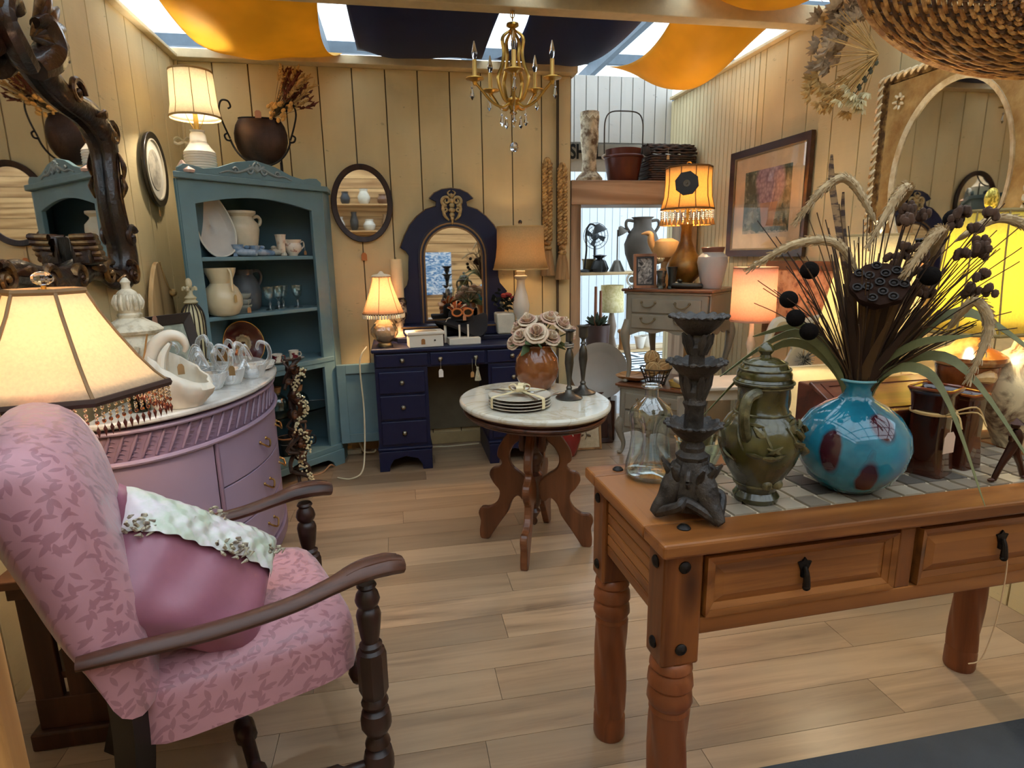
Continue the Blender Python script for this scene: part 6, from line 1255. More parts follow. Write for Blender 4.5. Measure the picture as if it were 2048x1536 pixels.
MB().tube([(-0.006, -0.002, 0.006), (0.006, -0.002, 0.006)], 0.004, 6).build('bridge', ORG, t); price_tag(t, (0.012, -0.01, 0.0), 0.02, '#c98a60', 0.02, 0.035)
t = thing('feather_ornament', 'orange and cream feather flowers perched on the hat by the sunglasses', 'ornament', (0.365, 3.86, ZD+0.20), 0); r3 = random.Random(8)
for k in range(14): d = Vector((r3.uniform(-1, 1), r3.uniform(-0.3, 0.3), r3.uniform(0.2, 1.0))).normalized(); MB().tube(catmull([(0.02*d.x, 0, 0), d*0.04, d*0.075+Vector((0.01, 0, -0.01))], 4), [0.002, 0.011, 0.002], 6, flat=0.3).build('feather', mat(('#c9632c', '#e2cfa8', '#8a3a1c')[k % 3], 0.8), t)
t = thing('planter', 'square white planter with dark leafy plant and red blooms behind the tall white lamp', 'planter', (0.70, 3.97, 0.8105), 0)
MB().box((0, 0, 0.07), (0.115, 0.115, 0.14), taper=1.12).build('pot', mat('#ddd8c4', 0.4), t, bevel=0.012); r3 = random.Random(9)
for k in range(46):
    p = Vector((r3.gauss(0, 0.045), r3.gauss(0, 0.045), 0.16+abs(r3.gauss(0, 0.05)))); d = Vector((r3.uniform(-1, 1), r3.uniform(-1, 1), r3.uniform(-0.2, 1))).normalized()
    MB().tube(catmull([p, p+d*0.025, p+d*0.05+Vector((0, 0, -0.012))], 3), [0.002, 0.014, 0.002], 6, flat=0.2).build('leaf', mat('#1c221c' if k % 3 else '#2e3426', 0.7), t)
for k in range(5): p = Vector((r3.gauss(0.01, 0.03), -0.03, 0.25+r3.uniform(-0.02, 0.02))); MB().sph(p, (0.02, 0.014, 0.014), 8, 6).build('bloom', mat('#8a2420', 0.7), t)
t = thing('baluster_lamp', 'tall white baluster lamp with cream bell shade on the navy desk', 'lamp', (0.80, 3.90, ZD), 0)
MB().lathe([(0, 0), (0.055, 0), (0.058, 0.02), (0.035, 0.035), (0.028, 0.06), (0.038, 0.075), (0.024, 0.09), (0.024, 0.105), (0.036, 0.12), (0.030, 0.13), (0.052, 0.18), (0.056, 0.22), (0.044, 0.28), (0.028, 0.34), (0.026, 0.385), (0.042, 0.40), (0.044, 0.41), (0.024, 0.42), (0.030, 0.44), (0.018, 0.46), (0, 0.46)], 28).build('base', mat('#ddd6c6', 0.3, var=0.06, coat=0.3), t)
round_shade(t, [(0.178, 0.455), (0.160, 0.53), (0.152, 0.60), (0.150, 0.72)], shade_mat('#d9b984', 0.35), mat('#c9a56a', 0.6), n=48); bulb_harp(t, 0.46, 0.725, 1.2, (1.0, 0.7, 0.4), 0.56); MB().sph((0, 0, 0.75), (0.013, 0.013, 0.014), 12, 8).build('finial', mat('#2e1c10', 0.3), t)  # weak bulb light added inside the shade of a lamp that is off

# ================================================================ on the oval table
ZT = 0.7002
for i, lab in enumerate(('lowest of four stacked dinner plates on the marble table', 'second from bottom of the stacked plates on the marble table', 'third from bottom of the stacked plates on the marble table', 'topmost of the stacked dinner plates tied with ribbon on the marble table')):
    t = thing('dinner_plate', lab, 'plate', (0.485, 2.42, ZT+0.0135*i), 0, 'stacked plates on the marble table')
    MB().lathe([(0, 0), (0.085, 0), (0.09, 0.004), (0.128, 0.0105), (0.131, 0.0125), (0.09, 0.0075), (0.084, 0.004), (0, 0.004)], 44).build('plate', mat('#d6d0c0', 0.15), t); MB().lathe([(0.1275, 0.0088), (0.1322, 0.0108), (0.1315, 0.0128), (0.126, 0.0122)], 44).build('black_rim' if False else 'rim', mat('#cfc7b2', 0.2), t); MB().lathe([(0.088, 0.0022), (0.1285, 0.0090), (0.1295, 0.0108), (0.0885, 0.0040)], 44).build('band', mat('#1c1a18', 0.2), t)
t = thing('ribbon_bow', 'cream satin ribbon tied in a bow around the stacked plates', 'ribbon', (0.485, 2.42, ZT+0.054), 0); SR = mat('#e0d0a4', 0.4, var=0.1, scale=30)
for a in (20, 125, 200, 305):
    c_, s_ = math.cos(R(a)), math.sin(R(a)); MB().ribbon(catmull([(0, 0, 0.014), (0.06*c_, 0.06*s_, 0.008), (0.125*c_, 0.125*s_, 0.002), (0.1345*c_, 0.1345*s_, -0.012), (0.1345*c_, 0.1345*s_, -0.045)], 4), [0.018, 0.018], (-s_, c_, 0)).build('band', SR, t)
for a in (60, 160, 260, 350):
    c_, s_ = math.cos(R(a)), math.sin(R(a)); MB().ribbon(catmull([(0, 0, 0.014), (0.022*c_, 0.022*s_, 0.04), (0.045*c_, 0.045*s_, 0.032), (0.03*c_, 0.03*s_, 0.012), (0, 0, 0.014)], 4), [0.022, 0.030, 0.022], (-s_, c_, 0)).build('loop', SR, t)
for i, (x, y, rz, lab) in enumerate(((0.44, 2.46, 150, 'silver knife tucked under the ribbon on the plates'), (0.50, 2.38, 100, 'silver fork with ornate handle crossing the ribbon on the plates'), (0.66, 2.56, 35, 'silver serving fork on the marble beside the plates'))):
    t = thing('table_knife' if i == 0 else 'table_fork', lab, 'cutlery', (x, y, ZT+(0.058 if i < 2 else 0.003)), rz); SV = mat('#b8b2a6', 0.22, 1.0)
    MB().tube(catmull([(-0.10, 0, 0.002), (-0.05, 0, 0.004), (0.0, 0, 0.003), (0.04, 0, 0.004), (0.10, 0, 0.002)], 4), [0.010, 0.006, 0.003, 0.009, 0.006], 8, flat=0.3, up=(0, 0, 1)).build('blade' if i == 0 else 'stem', SV, t); MB().tube([(-0.12, 0, 0.003), (-0.06, 0, 0.003)], [0.008, 0.010, 0.006], 8, flat=0.5, up=(0, 0, 1)).build('handle', SV, t)
    if i:
        for q in (-0.006, -0.002, 0.002, 0.006): MB().tube([(0.09, q, 0.002), (0.135, q, 0.004)], 0.0012, 5).build('tine', SV, t)
t = thing('rose_jar', 'round caramel brown glazed jar holding roses on the marble table', 'jar', (0.635, 2.74, ZT), 0)
vessel([(0.060, 0), (0.075, 0.01), (0.100, 0.06), (0.105, 0.10), (0.098, 0.15), (0.075, 0.185), (0.066, 0.20), (0.072, 0.21)], 0.006, 36).build('jar', two('#6b3a1c', '#9a5a2c', 0.35, 0.7, 0.15, scale=5, coat=0.5), t)
rs = thing('rose_bouquet', 'bouquet of cream and blush silk roses in the brown jar', 'flowers', (0.635, 2.74, ZT+0.012), 0); r3 = random.Random(14)
PET = [mat('#d9bda0', 0.7, var=0.08), mat('#cfa892', 0.7, var=0.08), mat('#e2cdb0', 0.7, var=0.08)]
spots = [(-0.02, -0.08, 0.27, 0.060), (-0.09, -0.05, 0.25, 0.048), (0.06, -0.06, 0.245, 0.050), (0.12, -0.03, 0.30, 0.055), (0.06, -0.02, 0.33, 0.048), (-0.04, 0.02, 0.32, 0.050), (-0.12, -0.02, 0.22, 0.040), (0.16, -0.02, 0.26, 0.045), (0.02, 0.06, 0.30, 0.050), (0.10, 0.05, 0.32, 0.045), (-0.08, 0.05, 0.28, 0.045)]
for i, (x, y, z, rr_) in enumerate(spots):
    c0 = Vector((x, y, z)); ax_ = (c0-Vector((0.02, 0.02, 0.14))).normalized(); ax_ = (ax_+Vector((0, -0.45, 0.1))).normalized(); e1_ = ax_.orthogonal().normalized(); e2_ = ax_.cross(e1_); fl = MB().tube([c0-ax_*0.02, Vector((0.0, 0.0, 0.19))], 0.003, 5).build('rose', mat('#5a6a3c', 0.7), rs)
    for layer, (rad_, nP, open_) in enumerate(((0.25, 3, 0.1), (0.5, 4, 0.45), (0.78, 5, 0.8), (1.0, 6, 1.1))):
        for q in range(nP):
            a = 2*math.pi*q/nP+layer*0.7+i; w = e1_*math.cos(a)+e2_*math.sin(a); tdir = ax_.cross(w)
            def pf(u, v_, w=w, tdir=tdir, rad_=rad_, open_=open_): ang = (u-0.5)*2.0*0.9; return c0+(w*math.cos(ang)+tdir*math.sin(ang))*rr_*rad_*(0.35+0.65*v_**0.7)*(1-0.15*abs(2*u-1)**2)+ax_*rr_*(-0.35+v_*(1.0-0.55*open_)-0.25*open_*v_**3)
            MB().sheet(pf, 6, 5).build('petal', PET[(i+layer) % 3], fl, smooth=80, thick=0.001)
for k in range(16):
    a = r3.uniform(0, 6.28); p = Vector((0.06*math.cos(a), 0.06*math.sin(a), 0.20)); d = Vector((math.cos(a), math.sin(a), r3.uniform(-0.3, 0.6))).normalized(); MB().tube(catmull([p, p+d*0.04, p+d*0.085+Vector((0, 0, -0.02))], 4), [0.003, 0.020, 0.003], 8, flat=0.15).build('leaf', mat('#4a5a34' if k % 2 else '#5f6f44', 0.6), rs)
PW = mat('#5a5650', 0.35, 0.9, var=0.2, scale=20)
for i, (x, y, lab) in enumerate(((0.725, 2.50, 'pewter candlestick with wrapped stem closer to the plates'), (0.815, 2.585, 'pewter candlestick with deep cup at the edge of the marble table'))):
    t = thing('candlestick', lab, 'candlestick', (x, y, ZT), 0, 'pewter candlesticks')
    MB().lathe([(0, 0), (0.058, 0), (0.060, 0.006), (0.050, 0.012), (0.025, 0.022), (0.012, 0.04), (0.014, 0.05), (0.008, 0.06), (0.012, 0.10), (0.020, 0.16), (0.018, 0.20), (0.009, 0.225), (0.014, 0.23), (0.008, 0.24), (0.008, 0.25)], 22).build('stem', PW, t); vessel([(0.009, 0.25), (0.020, 0.26), (0.021, 0.30), (0.032, 0.312)] if i else [(0.009, 0.25), (0.016, 0.255), (0.016, 0.295), (0.030, 0.305)], 0.003, 20).build('cup', PW, t)
    if not i: MB().tube([(0.018*math.cos(k*0.8), 0.018*math.sin(k*0.8), 0.225+0.0012*k) for k in range(22)], 0.004, 6).build('wrap', mat('#8a8070', 0.5), t)

# ================================================================ on the pine console table
ZP = 0.7805
t = thing('pinched_bottle', 'clear pinched glass bottle at the corner of the pine table', 'bottle', (0.595, 1.335, ZP), 20)
v = []; f = []; N1 = 40
pr = [(0.0, 0, 0), (0.050, 0.0, 0), (0.060, 0.012, 0), (0.058, 0.035, 0.1), (0.050, 0.065, 0.38), (0.046, 0.10, 0.5), (0.050, 0.135, 0.35), (0.054, 0.16, 0.12), (0.046, 0.18, 0.02), (0.028, 0.195, 0), (0.017, 0.205, 0), (0.016, 0.225, 0), (0.021, 0.228, 0), (0.021, 0.234, 0)]
for (r, z, am_) in pr:
    for k in range(N1): a = 2*math.pi*k/N1; q = r*(1-am_*(0.5+0.5*math.cos(4*a))**1.5); v.append((q*math.cos(a), q*math.sin(a), z))
for i in range(len(pr)-1):
    for k in range(N1): f.append((i*N1+k, i*N1+(k+1) % N1, (i+1)*N1+(k+1) % N1, (i+1)*N1+k))
MB().add(v, f).build('bottle', thin_glass('#eef4f2', 0.12), t); MB().tube([(0.0205*math.cos(2*math.pi*k/24), 0.0205*math.sin(2*math.pi*k/24), 0.232) for k in range(24)], 0.004, 7, closed=True).build('lip', thin_glass('#eef4f2', 0.25), t); MB().lathe([(0, 0.004), (0.052, 0.004), (0.056, 0.014), (0.02, 0.018), (0, 0.018)], 30).build('heavy_base', thin_glass('#eef4f2', 0.2), t)
# ---- three-tier candelabrum
CD = two('#16110e', '#453b32', 0.35, 0.75, 0.55, scale=22, bump=0.5, bscale=50)
t = thing('tiered_candelabrum', 'dark carved three-tier candelabrum with scalloped bowls on the pine table', 'candelabrum', (0.585, 1.10, ZP), 30); t.scale = (0.82, 0.82, 0.94)
for k in range(3):
    a = R(-95+120*k); c_, s_ = math.cos(a), math.sin(a)
    MB().tube(catmull([(0.02*c_, 0.02*s_, 0.115), (0.045*c_, 0.045*s_, 0.075), (0.062*c_, 0.062*s_, 0.045), (0.085*c_, 0.085*s_, 0.022), (0.098*c_, 0.098*s_, 0.010)], 5), [0.030, 0.032, 0.026, 0.018, 0.010], 12, flat=0.9).build('claw_foot', CD, t)
    b = R(-35+120*k); cb_, sb_ = math.cos(b), math.sin(b); ft = MB()
    ft.tube(catmull([(0.086*c_, 0.086*s_, 0.012), (0.075*cb_*0.9+0.02*c_, 0.075*sb_*0.9+0.02*s_, 0.045), (0.06*cb_, 0.06*sb_, 0.052), (0.086*math.cos(b+R(60)), 0.086*math.sin(b+R(60)), 0.012)], 5), 0.012, 8); ft.build('base_scroll', CD, t)
    MB().tube([(0.045*cb_+0.014*math.cos(q*0.5)*cb_, 0.045*sb_+0.014*math.cos(q*0.5)*sb_, 0.10+0.016*math.sin(q*0.5)) for q in range(13)], [0.009, 0.006], 7).build('scroll', CD, t)
    for (z, L, r) in ((0.075, 0.055, 0.05), (0.27, 0.06, 0.026), (0.37, 0.045, 0.024)):
        for dd in (-0.5, 0, 0.5): a2 = a+dd; MB().tube(catmull([(r*0.75*math.cos(a2), r*0.75*math.sin(a2), z), (r*1.15*math.cos(a2), r*1.15*math.sin(a2), z+L*0.6), (r*1.5*math.cos(a2), r*1.5*math.sin(a2), z+L)], 4), [0.006, 0.010, 0.003], 6, flat=0.6).build('acanthus_leaf', CD, t)
MB().lathe([(0.045, 0.02), (0.05, 0.06), (0.046, 0.11), (0.036, 0.135), (0.04, 0.145), (0.028, 0.155), (0.03, 0.165), (0.024, 0.175), (0.022, 0.25), (0.028, 0.262), (0.022, 0.275), (0.026, 0.29), (0.02, 0.30), (0.018, 0.37), (0.024, 0.385), (0.018, 0.395), (0.018, 0.42)], 20, lobes=6, amp=0.06).build('column', CD, t)
for zb, r in ((0.178, 0.066), (0.315, 0.066), (0.412, 0.064)):
    v = []; f = []; N1 = 56
    for (q, z, w) in ((0.02, 0, 0), (0.028, 0.002, 0), (0.05, 0.02, 0.3), (r, 0.036, 1), (r+0.004, 0.040, 1), (r-0.006, 0.041, 0.8), (0.045, 0.030, 0.2), (0.015, 0.022, 0), (0.0, 0.022, 0)):
        for k in range(N1): a = 2*math.pi*k/N1; rr_ = q*(1+0.045*w*math.cos(14*a)); v.append((rr_*math.cos(a), rr_*math.sin(a), zb+z+0.003*w*math.cos(14*a)))
    for i in range(8):
        for k in range(N1): f.append((i*N1+k, i*N1+(k+1) % N1, (i+1)*N1+(k+1) % N1, (i+1)*N1+k))
    bw = MB().add(v, f).build('scalloped_bowl', CD, t)
    for k in range(14): a = 2*math.pi*k/14; MB().sph(((r+0.002)*math.cos(a), (r+0.002)*math.sin(a), zb+0.039), (0.008, 0.008, 0.005), 7, 5).build('rim_boss', CD, bw)
# ---- olive lidded ewer
OLV = two('#211d0c', '#575026', 0.35, 0.7, 0.22, scale=7, bump=0.25, bscale=18, coat=0.4); OLVR = two('#38331a', '#776d48', 0.4, 0.65, 0.4, scale=30, bump=0.4)
t = thing('olive_ewer', 'olive green glazed lidded ewer with vine relief and handle on the pine table', 'ewer', (0.775, 1.155, ZP), 0); t.scale = (0.86, 0.86, 0.9)
MB().lathe([(0, 0), (0.055, 0), (0.058, 0.012), (0.048, 0.025), (0.058, 0.05), (0.088, 0.10), (0.103, 0.145), (0.100, 0.18), (0.082, 0.21), (0.066, 0.225), (0.060, 0.25), (0.062, 0.29), (0.068, 0.295), (0.070, 0.305), (0.064, 0.312), (0, 0.312)], 40).build('body', OLV, t)
ld = MB().lathe([(0.066, 0.312), (0.066, 0.322), (0.060, 0.33), (0.052, 0.345), (0.030, 0.357), (0.014, 0.360), (0.012, 0.366), (0.020, 0.376), (0.018, 0.385), (0.006, 0.395), (0, 0.396)], 36).build('lid', OLV, t)
for z, r in ((0.332, 0.061), (0.346, 0.051)): MB().tube([(r*math.cos(2*math.pi*k/36), r*math.sin(2*math.pi*k/36), z) for k in range(36)], 0.003, 6, closed=True).build('ring', OLVR, ld)
for z, r in ((0.226, 0.067), (0.292, 0.067), (0.30, 0.071), (0.045, 0.056)): MB().tube([(r*math.cos(2*math.pi*k/36), r*math.sin(2*math.pi*k/36), z) for k in range(36)], 0.0035, 6, closed=True).build('ring', OLVR, t)
handle([(-0.045, -0.050, 0.285), (-0.080, -0.062, 0.275), (-0.092, -0.068, 0.235), (-0.080, -0.062, 0.19), (-0.07, -0.055, 0.175)], 0.013).build('handle', OLVR, t); handle([(0.055, 0.03, 0.29), (0.09, 0.04, 0.27), (0.10, 0.045, 0.23), (0.085, 0.045, 0.19)], 0.012).build('handle', OLVR, t)
r3 = random.Random(31)
for k in range(22):
    a = R(-170+r3.uniform(0, 200)); z = r3.uniform(0.12, 0.215); rad_ = 0.103 if z < 0.18 else 0.103-(z-0.18)*0.9
    p = Vector((rad_*math.cos(a), rad_*math.sin(a), z)); tn = Vector((-math.sin(a), math.cos(a), r3.uniform(-1.2, 0.6))).normalized(); MB().tube(catmull([p-tn*0.022, p+Vector((math.cos(a), math.sin(a), 0))*0.005, p+tn*0.022], 3), [0.003, 0.011, 0.003], 6, flat=0.5).build('vine_leaf', OLVR, t)
for k in range(5): a0 = R(-160+40*k); MB().tube([((0.086+0.016*math.sin(q*0.3))*math.cos(a0+q*0.04), (0.086+0.016*math.sin(q*0.3))*math.sin(a0+q*0.04), 0.205-0.008*q) for q in range(14)], 0.0035, 6).build('vine_stem', OLVR, t)
for a in (-100, -70): MB().sph((0.062*math.cos(R(a)), 0.062*math.sin(R(a)), 0.055), (0.014, 0.010, 0.014), 10, 7).build('boss', OLVR, t)
# ---- glass dish behind
t = thing('glass_dish', 'clear fluted glass dish behind the candelabrum on the pine table', 'dish', (0.735, 1.345, ZP), 0); vessel([(0.03, 0), (0.035, 0.01), (0.05, 0.05), (0.062, 0.085)], 0.004, 30, lobes=10, amp=0.05).build('bowl', thin_glass('#e6efdf', 0.22), t); MB().lathe([(0.0, 0.0), (0.04, 0.0), (0.036, 0.006), (0, 0.008)], 20).build('foot', thin_glass('#e6efdf', 0.22), t)
# ---- blue vase with red spots
def spot_mat():
    k = NT('blue_glaze'); k.bsdf(Roughness=0.07); k.b.inputs['Coat Weight'].default_value = 0.5; v = k.coord((1, 1, 1), rand=False); n = k.noise(v, 6, 4)
    c = k.ramp(n, [(0.3, srgb('#155a70')), (0.5, srgb('#23788e')), (0.7, srgb('#1d6c92'))])
    dn = k.noise(v, 14, 3)
    for (al, cz_, R_, sx, sz) in ((-20, 0.140, 0.139, 0.036, 0.105), (19, 0.066, 0.120, 0.035, 0.115), (36, 0.205, 0.108, 0.040, 0.085), (120, 0.12, 0.14, 0.04, 0.05), (-110, 0.12, 0.14, 0.03, 0.06)):
        cx_ = R_*math.cos(R(-131+al)); cy_ = R_*math.sin(R(-131+al))
        sub = k.n('ShaderNodeVectorMath', operation='SUBTRACT'); k.l(v, sub.inputs[0]); sub.inputs[1].default_value = (cx_, cy_, cz_); dv = k.n('ShaderNodeVectorMath', operation='DIVIDE'); k.l(sub.outputs[0], dv.inputs[0]); dv.inputs[1].default_value = (sx, sx, sz); ln = k.n('ShaderNodeVectorMath', operation='LENGTH'); k.l(dv.outputs[0], ln.inputs[0])
        r = k.math('ADD', ln.outputs['Value'], k.math('MULTIPLY', dn, 0.35)); c = k.mix(k.ramp(r, [(0.8, (1, 1, 1, 1)), (1.22, (0, 0, 0, 1))]), c, srgb('#3c1620')); c = k.mix(k.ramp(r, [(0.98, (0, 0, 0, 1)), (1.2, (0.75, 0.75, 0.75, 1)), (1.4, (0, 0, 0, 1))]), c, srgb('#14303c'))
    k.l(c, k.b.inputs['Base Color']); return k.m
t = thing('blue_vase', 'round turquoise blue glazed vase with dark red spots on the pine table', 'vase', (1.02, 1.165, ZP), 0); t.scale = (0.86, 0.86, 0.87); BM = spot_mat()
vessel([(0.052, 0), (0.070, 0.006), (0.105, 0.035), (0.132, 0.08), (0.141, 0.125), (0.134, 0.165), (0.108, 0.205), (0.072, 0.232), (0.046, 0.245), (0.036, 0.258), (0.035, 0.280), (0.044, 0.296), (0.047, 0.300)], 0.006, 56).build('vase', BM, t)
MB().tube([(0.0455*math.cos(2*math.pi*k/30), 0.0455*math.sin(2*math.pi*k/30), 0.299) for k in range(30)], 0.0035, 7, closed=True).build('lip', mat('#7fb8c0', 0.1), t)
# ---- tall brown glass vases, one with raffia and tag
AMB = mat('#3a1a0e', 0.08, var=0.35, scale=7, coat=0.6)
def sqv(label, loc, rz, h, w, wt):
    t = thing('square_glass_vase', label, 'vase', loc, rz, 'amber square vases'); m = MB(); v = []; f = []; Pn = [(w, 0), (w*0.98, 0.01), (w*0.80, h*0.45), (w*0.82, h*0.75), (wt*0.86, h*0.93), (wt, h)]
    for q, z in Pn:
        for x, y in rrect(2*q, 2*q, q*0.25, 3): v.append((x, y, z))
    n_ = 16
    for i in range(len(Pn)-1):
        for k in range(n_): f.append((i*n_+k, i*n_+(k+1) % n_, (i+1)*n_+(k+1) % n_, (i+1)*n_+k))
    f.append(tuple(range(n_-1, -1, -1))); m.add(v, f).build('vase', AMB, t, thick=0.006, smooth=30); MB().tube([(x, y, h) for x, y in rrect(2*wt, 2*wt, wt*0.25, 3)], 0.004, 6, closed=True).build('lip', mat('#7a3a1c', 0.1), t); return t
t = sqv('tall dark amber square vase tied with raffia and a tag beside the blue vase', (1.285, 1.215, ZP), 25, 0.215, 0.044, 0.046)
RAF = mat('#c9a56a', 0.9, var=0.2); MB().tube([(0.046*math.cos(2*math.pi*k/24), 0.046*math.sin(2*math.pi*k/24), 0.155) for k in range(24)], 0.005, 6, closed=True).build('raffia', RAF, t)
for k in range(6): a = R(-130+40*k); MB().tube(catmull([(0.045*math.cos(a), 0.045*math.sin(a), 0.155), (0.09*math.cos(a), 0.09*math.sin(a), 0.168), (0.11*math.cos(a), 0.11*math.sin(a), 0.14)], 4), 0.0022, 5).build('raffia_end', RAF, t)
price_tag(t, (-0.035, -0.052, 0.15), 0.035, '#c4a890', 0.038, 0.052, (-0.25, -1, 0))
sqv('plain dark amber square vase standing farther along the pine table', (1.40, 1.235, ZP), 12, 0.19, 0.036, 0.036)
# ---- small bronze runner figurine at the table edge
t = thing('bronze_figurine', 'little bronze striding figurine at the far end of the pine table', 'figurine', (1.41, 1.115, ZP), 0); BZ = mat('#3a1e12', 0.35, 0.6, var=0.2)
m = MB(); m.tube(catmull([(-0.035, 0, 0.004), (-0.02, 0, 0.04), (0.0, 0, 0.075), (0.012, 0, 0.10)], 5), [0.006, 0.007, 0.010, 0.012], 8); m.tube(catmull([(0.055, 0.005, 0.004), (0.04, 0.003, 0.035), (0.02, 0, 0.065), (0.012, 0, 0.09)], 5), [0.006, 0.007, 0.009, 0.010], 8); m.tube(catmull([(0.012, 0, 0.085), (0.012, 0, 0.11), (0.008, 0, 0.128)], 4), [0.012, 0.014, 0.007], 10); m.sph((0.004, 0, 0.138), (0.011, 0.009, 0.011), 10, 8); m.tube(catmull([(0.012, 0, 0.122), (-0.015, -0.01, 0.105), (-0.025, -0.015, 0.12)], 4), [0.006, 0.004], 7); m.tube(catmull([(0.012, 0, 0.12), (0.04, 0.008, 0.108), (0.055, 0.01, 0.10)], 4), [0.006, 0.004], 7)
for x in (-0.04, 0.056): m.sph((x, 0, 0.005), (0.012, 0.006, 0.005), 8, 5)
m.build('figure', BZ, t); MB().lathe([(0, 0.146), (0.018, 0.142), (0.008, 0.15), (0, 0.156)], 12, (0.004, 0, 0)).build('hat', BZ, t)
# ---- marbled cream jar lamp at the frame edge
t = thing('marbled_jar', 'large cream and brown marbled ginger jar at the far end of the pine table', 'jar', (1.69, 1.33, ZP), 0); MB().lathe([(0, 0), (0.05, 0), (0.052, 0.01), (0.060, 0.03), (0.095, 0.10), (0.112, 0.16), (0.105, 0.21), (0.075, 0.25), (0.040, 0.275), (0.034, 0.30), (0.040, 0.31), (0, 0.312)], 36).build('body', two('#6b4a34', '#e2cfa4', 0.36, 0.56, 0.35, scale=9, dist=2.5), t); MB().lathe([(0, 0.311), (0.036, 0.311), (0.02, 0.33), (0.01, 0.345), (0, 0.346)], 20).build('cap', mat('#b08d4a', 0.3, 0.9), t)
# ---- slant-front box
t = thing('slant_box', 'mahogany slant-top writing box behind the blue vase', 'box', (1.245, 1.345, ZP), 2); MH = wood('#3a1a12', '#6b3422', 'x', 1.2, 0.3, coat=0.4)
MB().prism([(-0.085, 0), (0.085, 0), (0.085, 0.20), (0.03, 0.20), (-0.085, 0.145)], 0.37, Matrix.Translation((-0.185, 0, 0)) @ axes((0, 1, 0), (0, 0, 1))).build('case', MH, t, smooth=0, bevel=0.004)
Ml = Matrix.Translation((0, -0.03, 0.176)) @ Matrix.Rotation(math.atan2(0.055, 0.115), 4, 'X'); MB().box((0, 0, 0), (0.385, 0.14, 0.010)).tr(Ml).build('lid', wood('#4a2416', '#7a4430', 'x', 1.2, 0.3, coat=0.4), t, smooth=0, bevel=0.003); MB().ring([(0.17, 0.055), (-0.17, 0.055), (-0.17, -0.055), (0.17, -0.055)], [(0.155, 0.042), (-0.155, 0.042), (-0.155, -0.042), (0.155, -0.042)], 0.004, Ml @ Matrix.Translation((0, 0, 0.004))).build('lid_moulding', MH, t, smooth=0)
# ---- yellow lamp with brown urn base
t = thing('yellow_urn_lamp', 'lit lamp with bright yellow panelled shade and brown urn base on the pine table', 'lamp', (1.545, 1.375, ZP), 0); t.scale = (0.8, 0.8, 1.03); UB = two('#3a140a', '#8a4a20', 0.4, 0.62, 0.15, scale=5, coat=0.5); UT = two('#8a4a20', '#e0b878', 0.4, 0.62, 0.2, scale=7)
MB().lathe([(0, 0), (0.045, 0), (0.048, 0.012), (0.034, 0.03), (0.030, 0.05), (0.055, 0.10), (0.085, 0.17), (0.094, 0.215), (0.094, 0.225)], 32).build('base', UB, t); MB().lathe([(0.090, 0.225), (0.100, 0.228), (0.112, 0.24), (0.110, 0.25), (0.085, 0.262), (0.060, 0.272), (0.045, 0.285), (0.03, 0.30), (0, 0.30)], 32).build('rim_cap', UT, t)
for a in (-100, 80): MB().tube(catmull([(0.08*math.cos(R(a-25)), 0.08*math.sin(R(a-25)), 0.195), (0.105*math.cos(R(a)), 0.105*math.sin(R(a)), 0.205), (0.08*math.cos(R(a+25)), 0.08*math.sin(R(a+25)), 0.195)], 4), [0.010, 0.018, 0.010], 8).build('lug', UT, t)
YS = shade_mat('#efe07a', 0.62); pr = [(0.148, 0.315), (0.135, 0.36), (0.122, 0.44), (0.112, 0.53), (0.106, 0.62)]; panel_shade(t, pr, 8, R(25), YS, mat('#8a7440', 0.7), 0.0035); bulb_harp(t, 0.30, 0.62, 3.2, (1.0, 0.86, 0.55), 0.46); MB().sph((0, 0, 0.652), (0.028, 0.012, 0.028), 14, 10).build('finial', two('#8a7a2c', '#e0c860', 0.45, 0.55, 0.3, 0.6, scale=90), t)
# ---- white lamp behind on a slim stand
t = thing('pedestal_stand', 'slim white plant stand behind the pine table carrying a lit lamp', 'stand', (1.86, 2.10, 0), 0); WW = mat('#d6cdbb', 0.45); MB().lathe([(0, 0.70), (0.16, 0.70), (0.165, 0.71), (0.16, 0.72), (0, 0.72)], 28).build('top', WW, t); MB().lathe([(0.03, 0.05), (0.04, 0.12), (0.022, 0.3), (0.026, 0.6), (0.04, 0.70)], 18).build('column', WW, t)
for k in range(3): a = R(30+120*k); MB().tube(catmull([(0.02*math.cos(a), 0.02*math.sin(a), 0.12), (0.10*math.cos(a), 0.10*math.sin(a), 0.09), (0.16*math.cos(a), 0.16*math.sin(a), 0.018)], 5), 0.018, 8).build('foot', WW, t)
t = thing('white_shade_lamp', 'lit lamp with wide pale shade glowing behind the dried grasses', 'lamp', (1.86, 2.10, 0.72), 0); MB().lathe([(0, 0), (0.06, 0), (0.06, 0.015), (0.03, 0.03), (0.045, 0.09), (0.05, 0.13), (0.03, 0.19), (0.015, 0.22), (0, 0.22)], 24).build('base', WCER, t); round_shade(t, [(0.205, 0.235), (0.175, 0.36), (0.145, 0.50), (0.115, 0.66)], shade_mat('#f0e2ba', 0.6), mat('#b8a070', 0.6), n=44, ribs=8); bulb_harp(t, 0.22, 0.66, 9, (1.0, 0.84, 0.60), 0.42)
MB().lathe([(0, 0.66), (0.008, 0.67), (0.02, 0.70), (0.026, 0.715), (0, 0.716)], 14).build('finial', mat('#e2d8c0', 0.3), t)
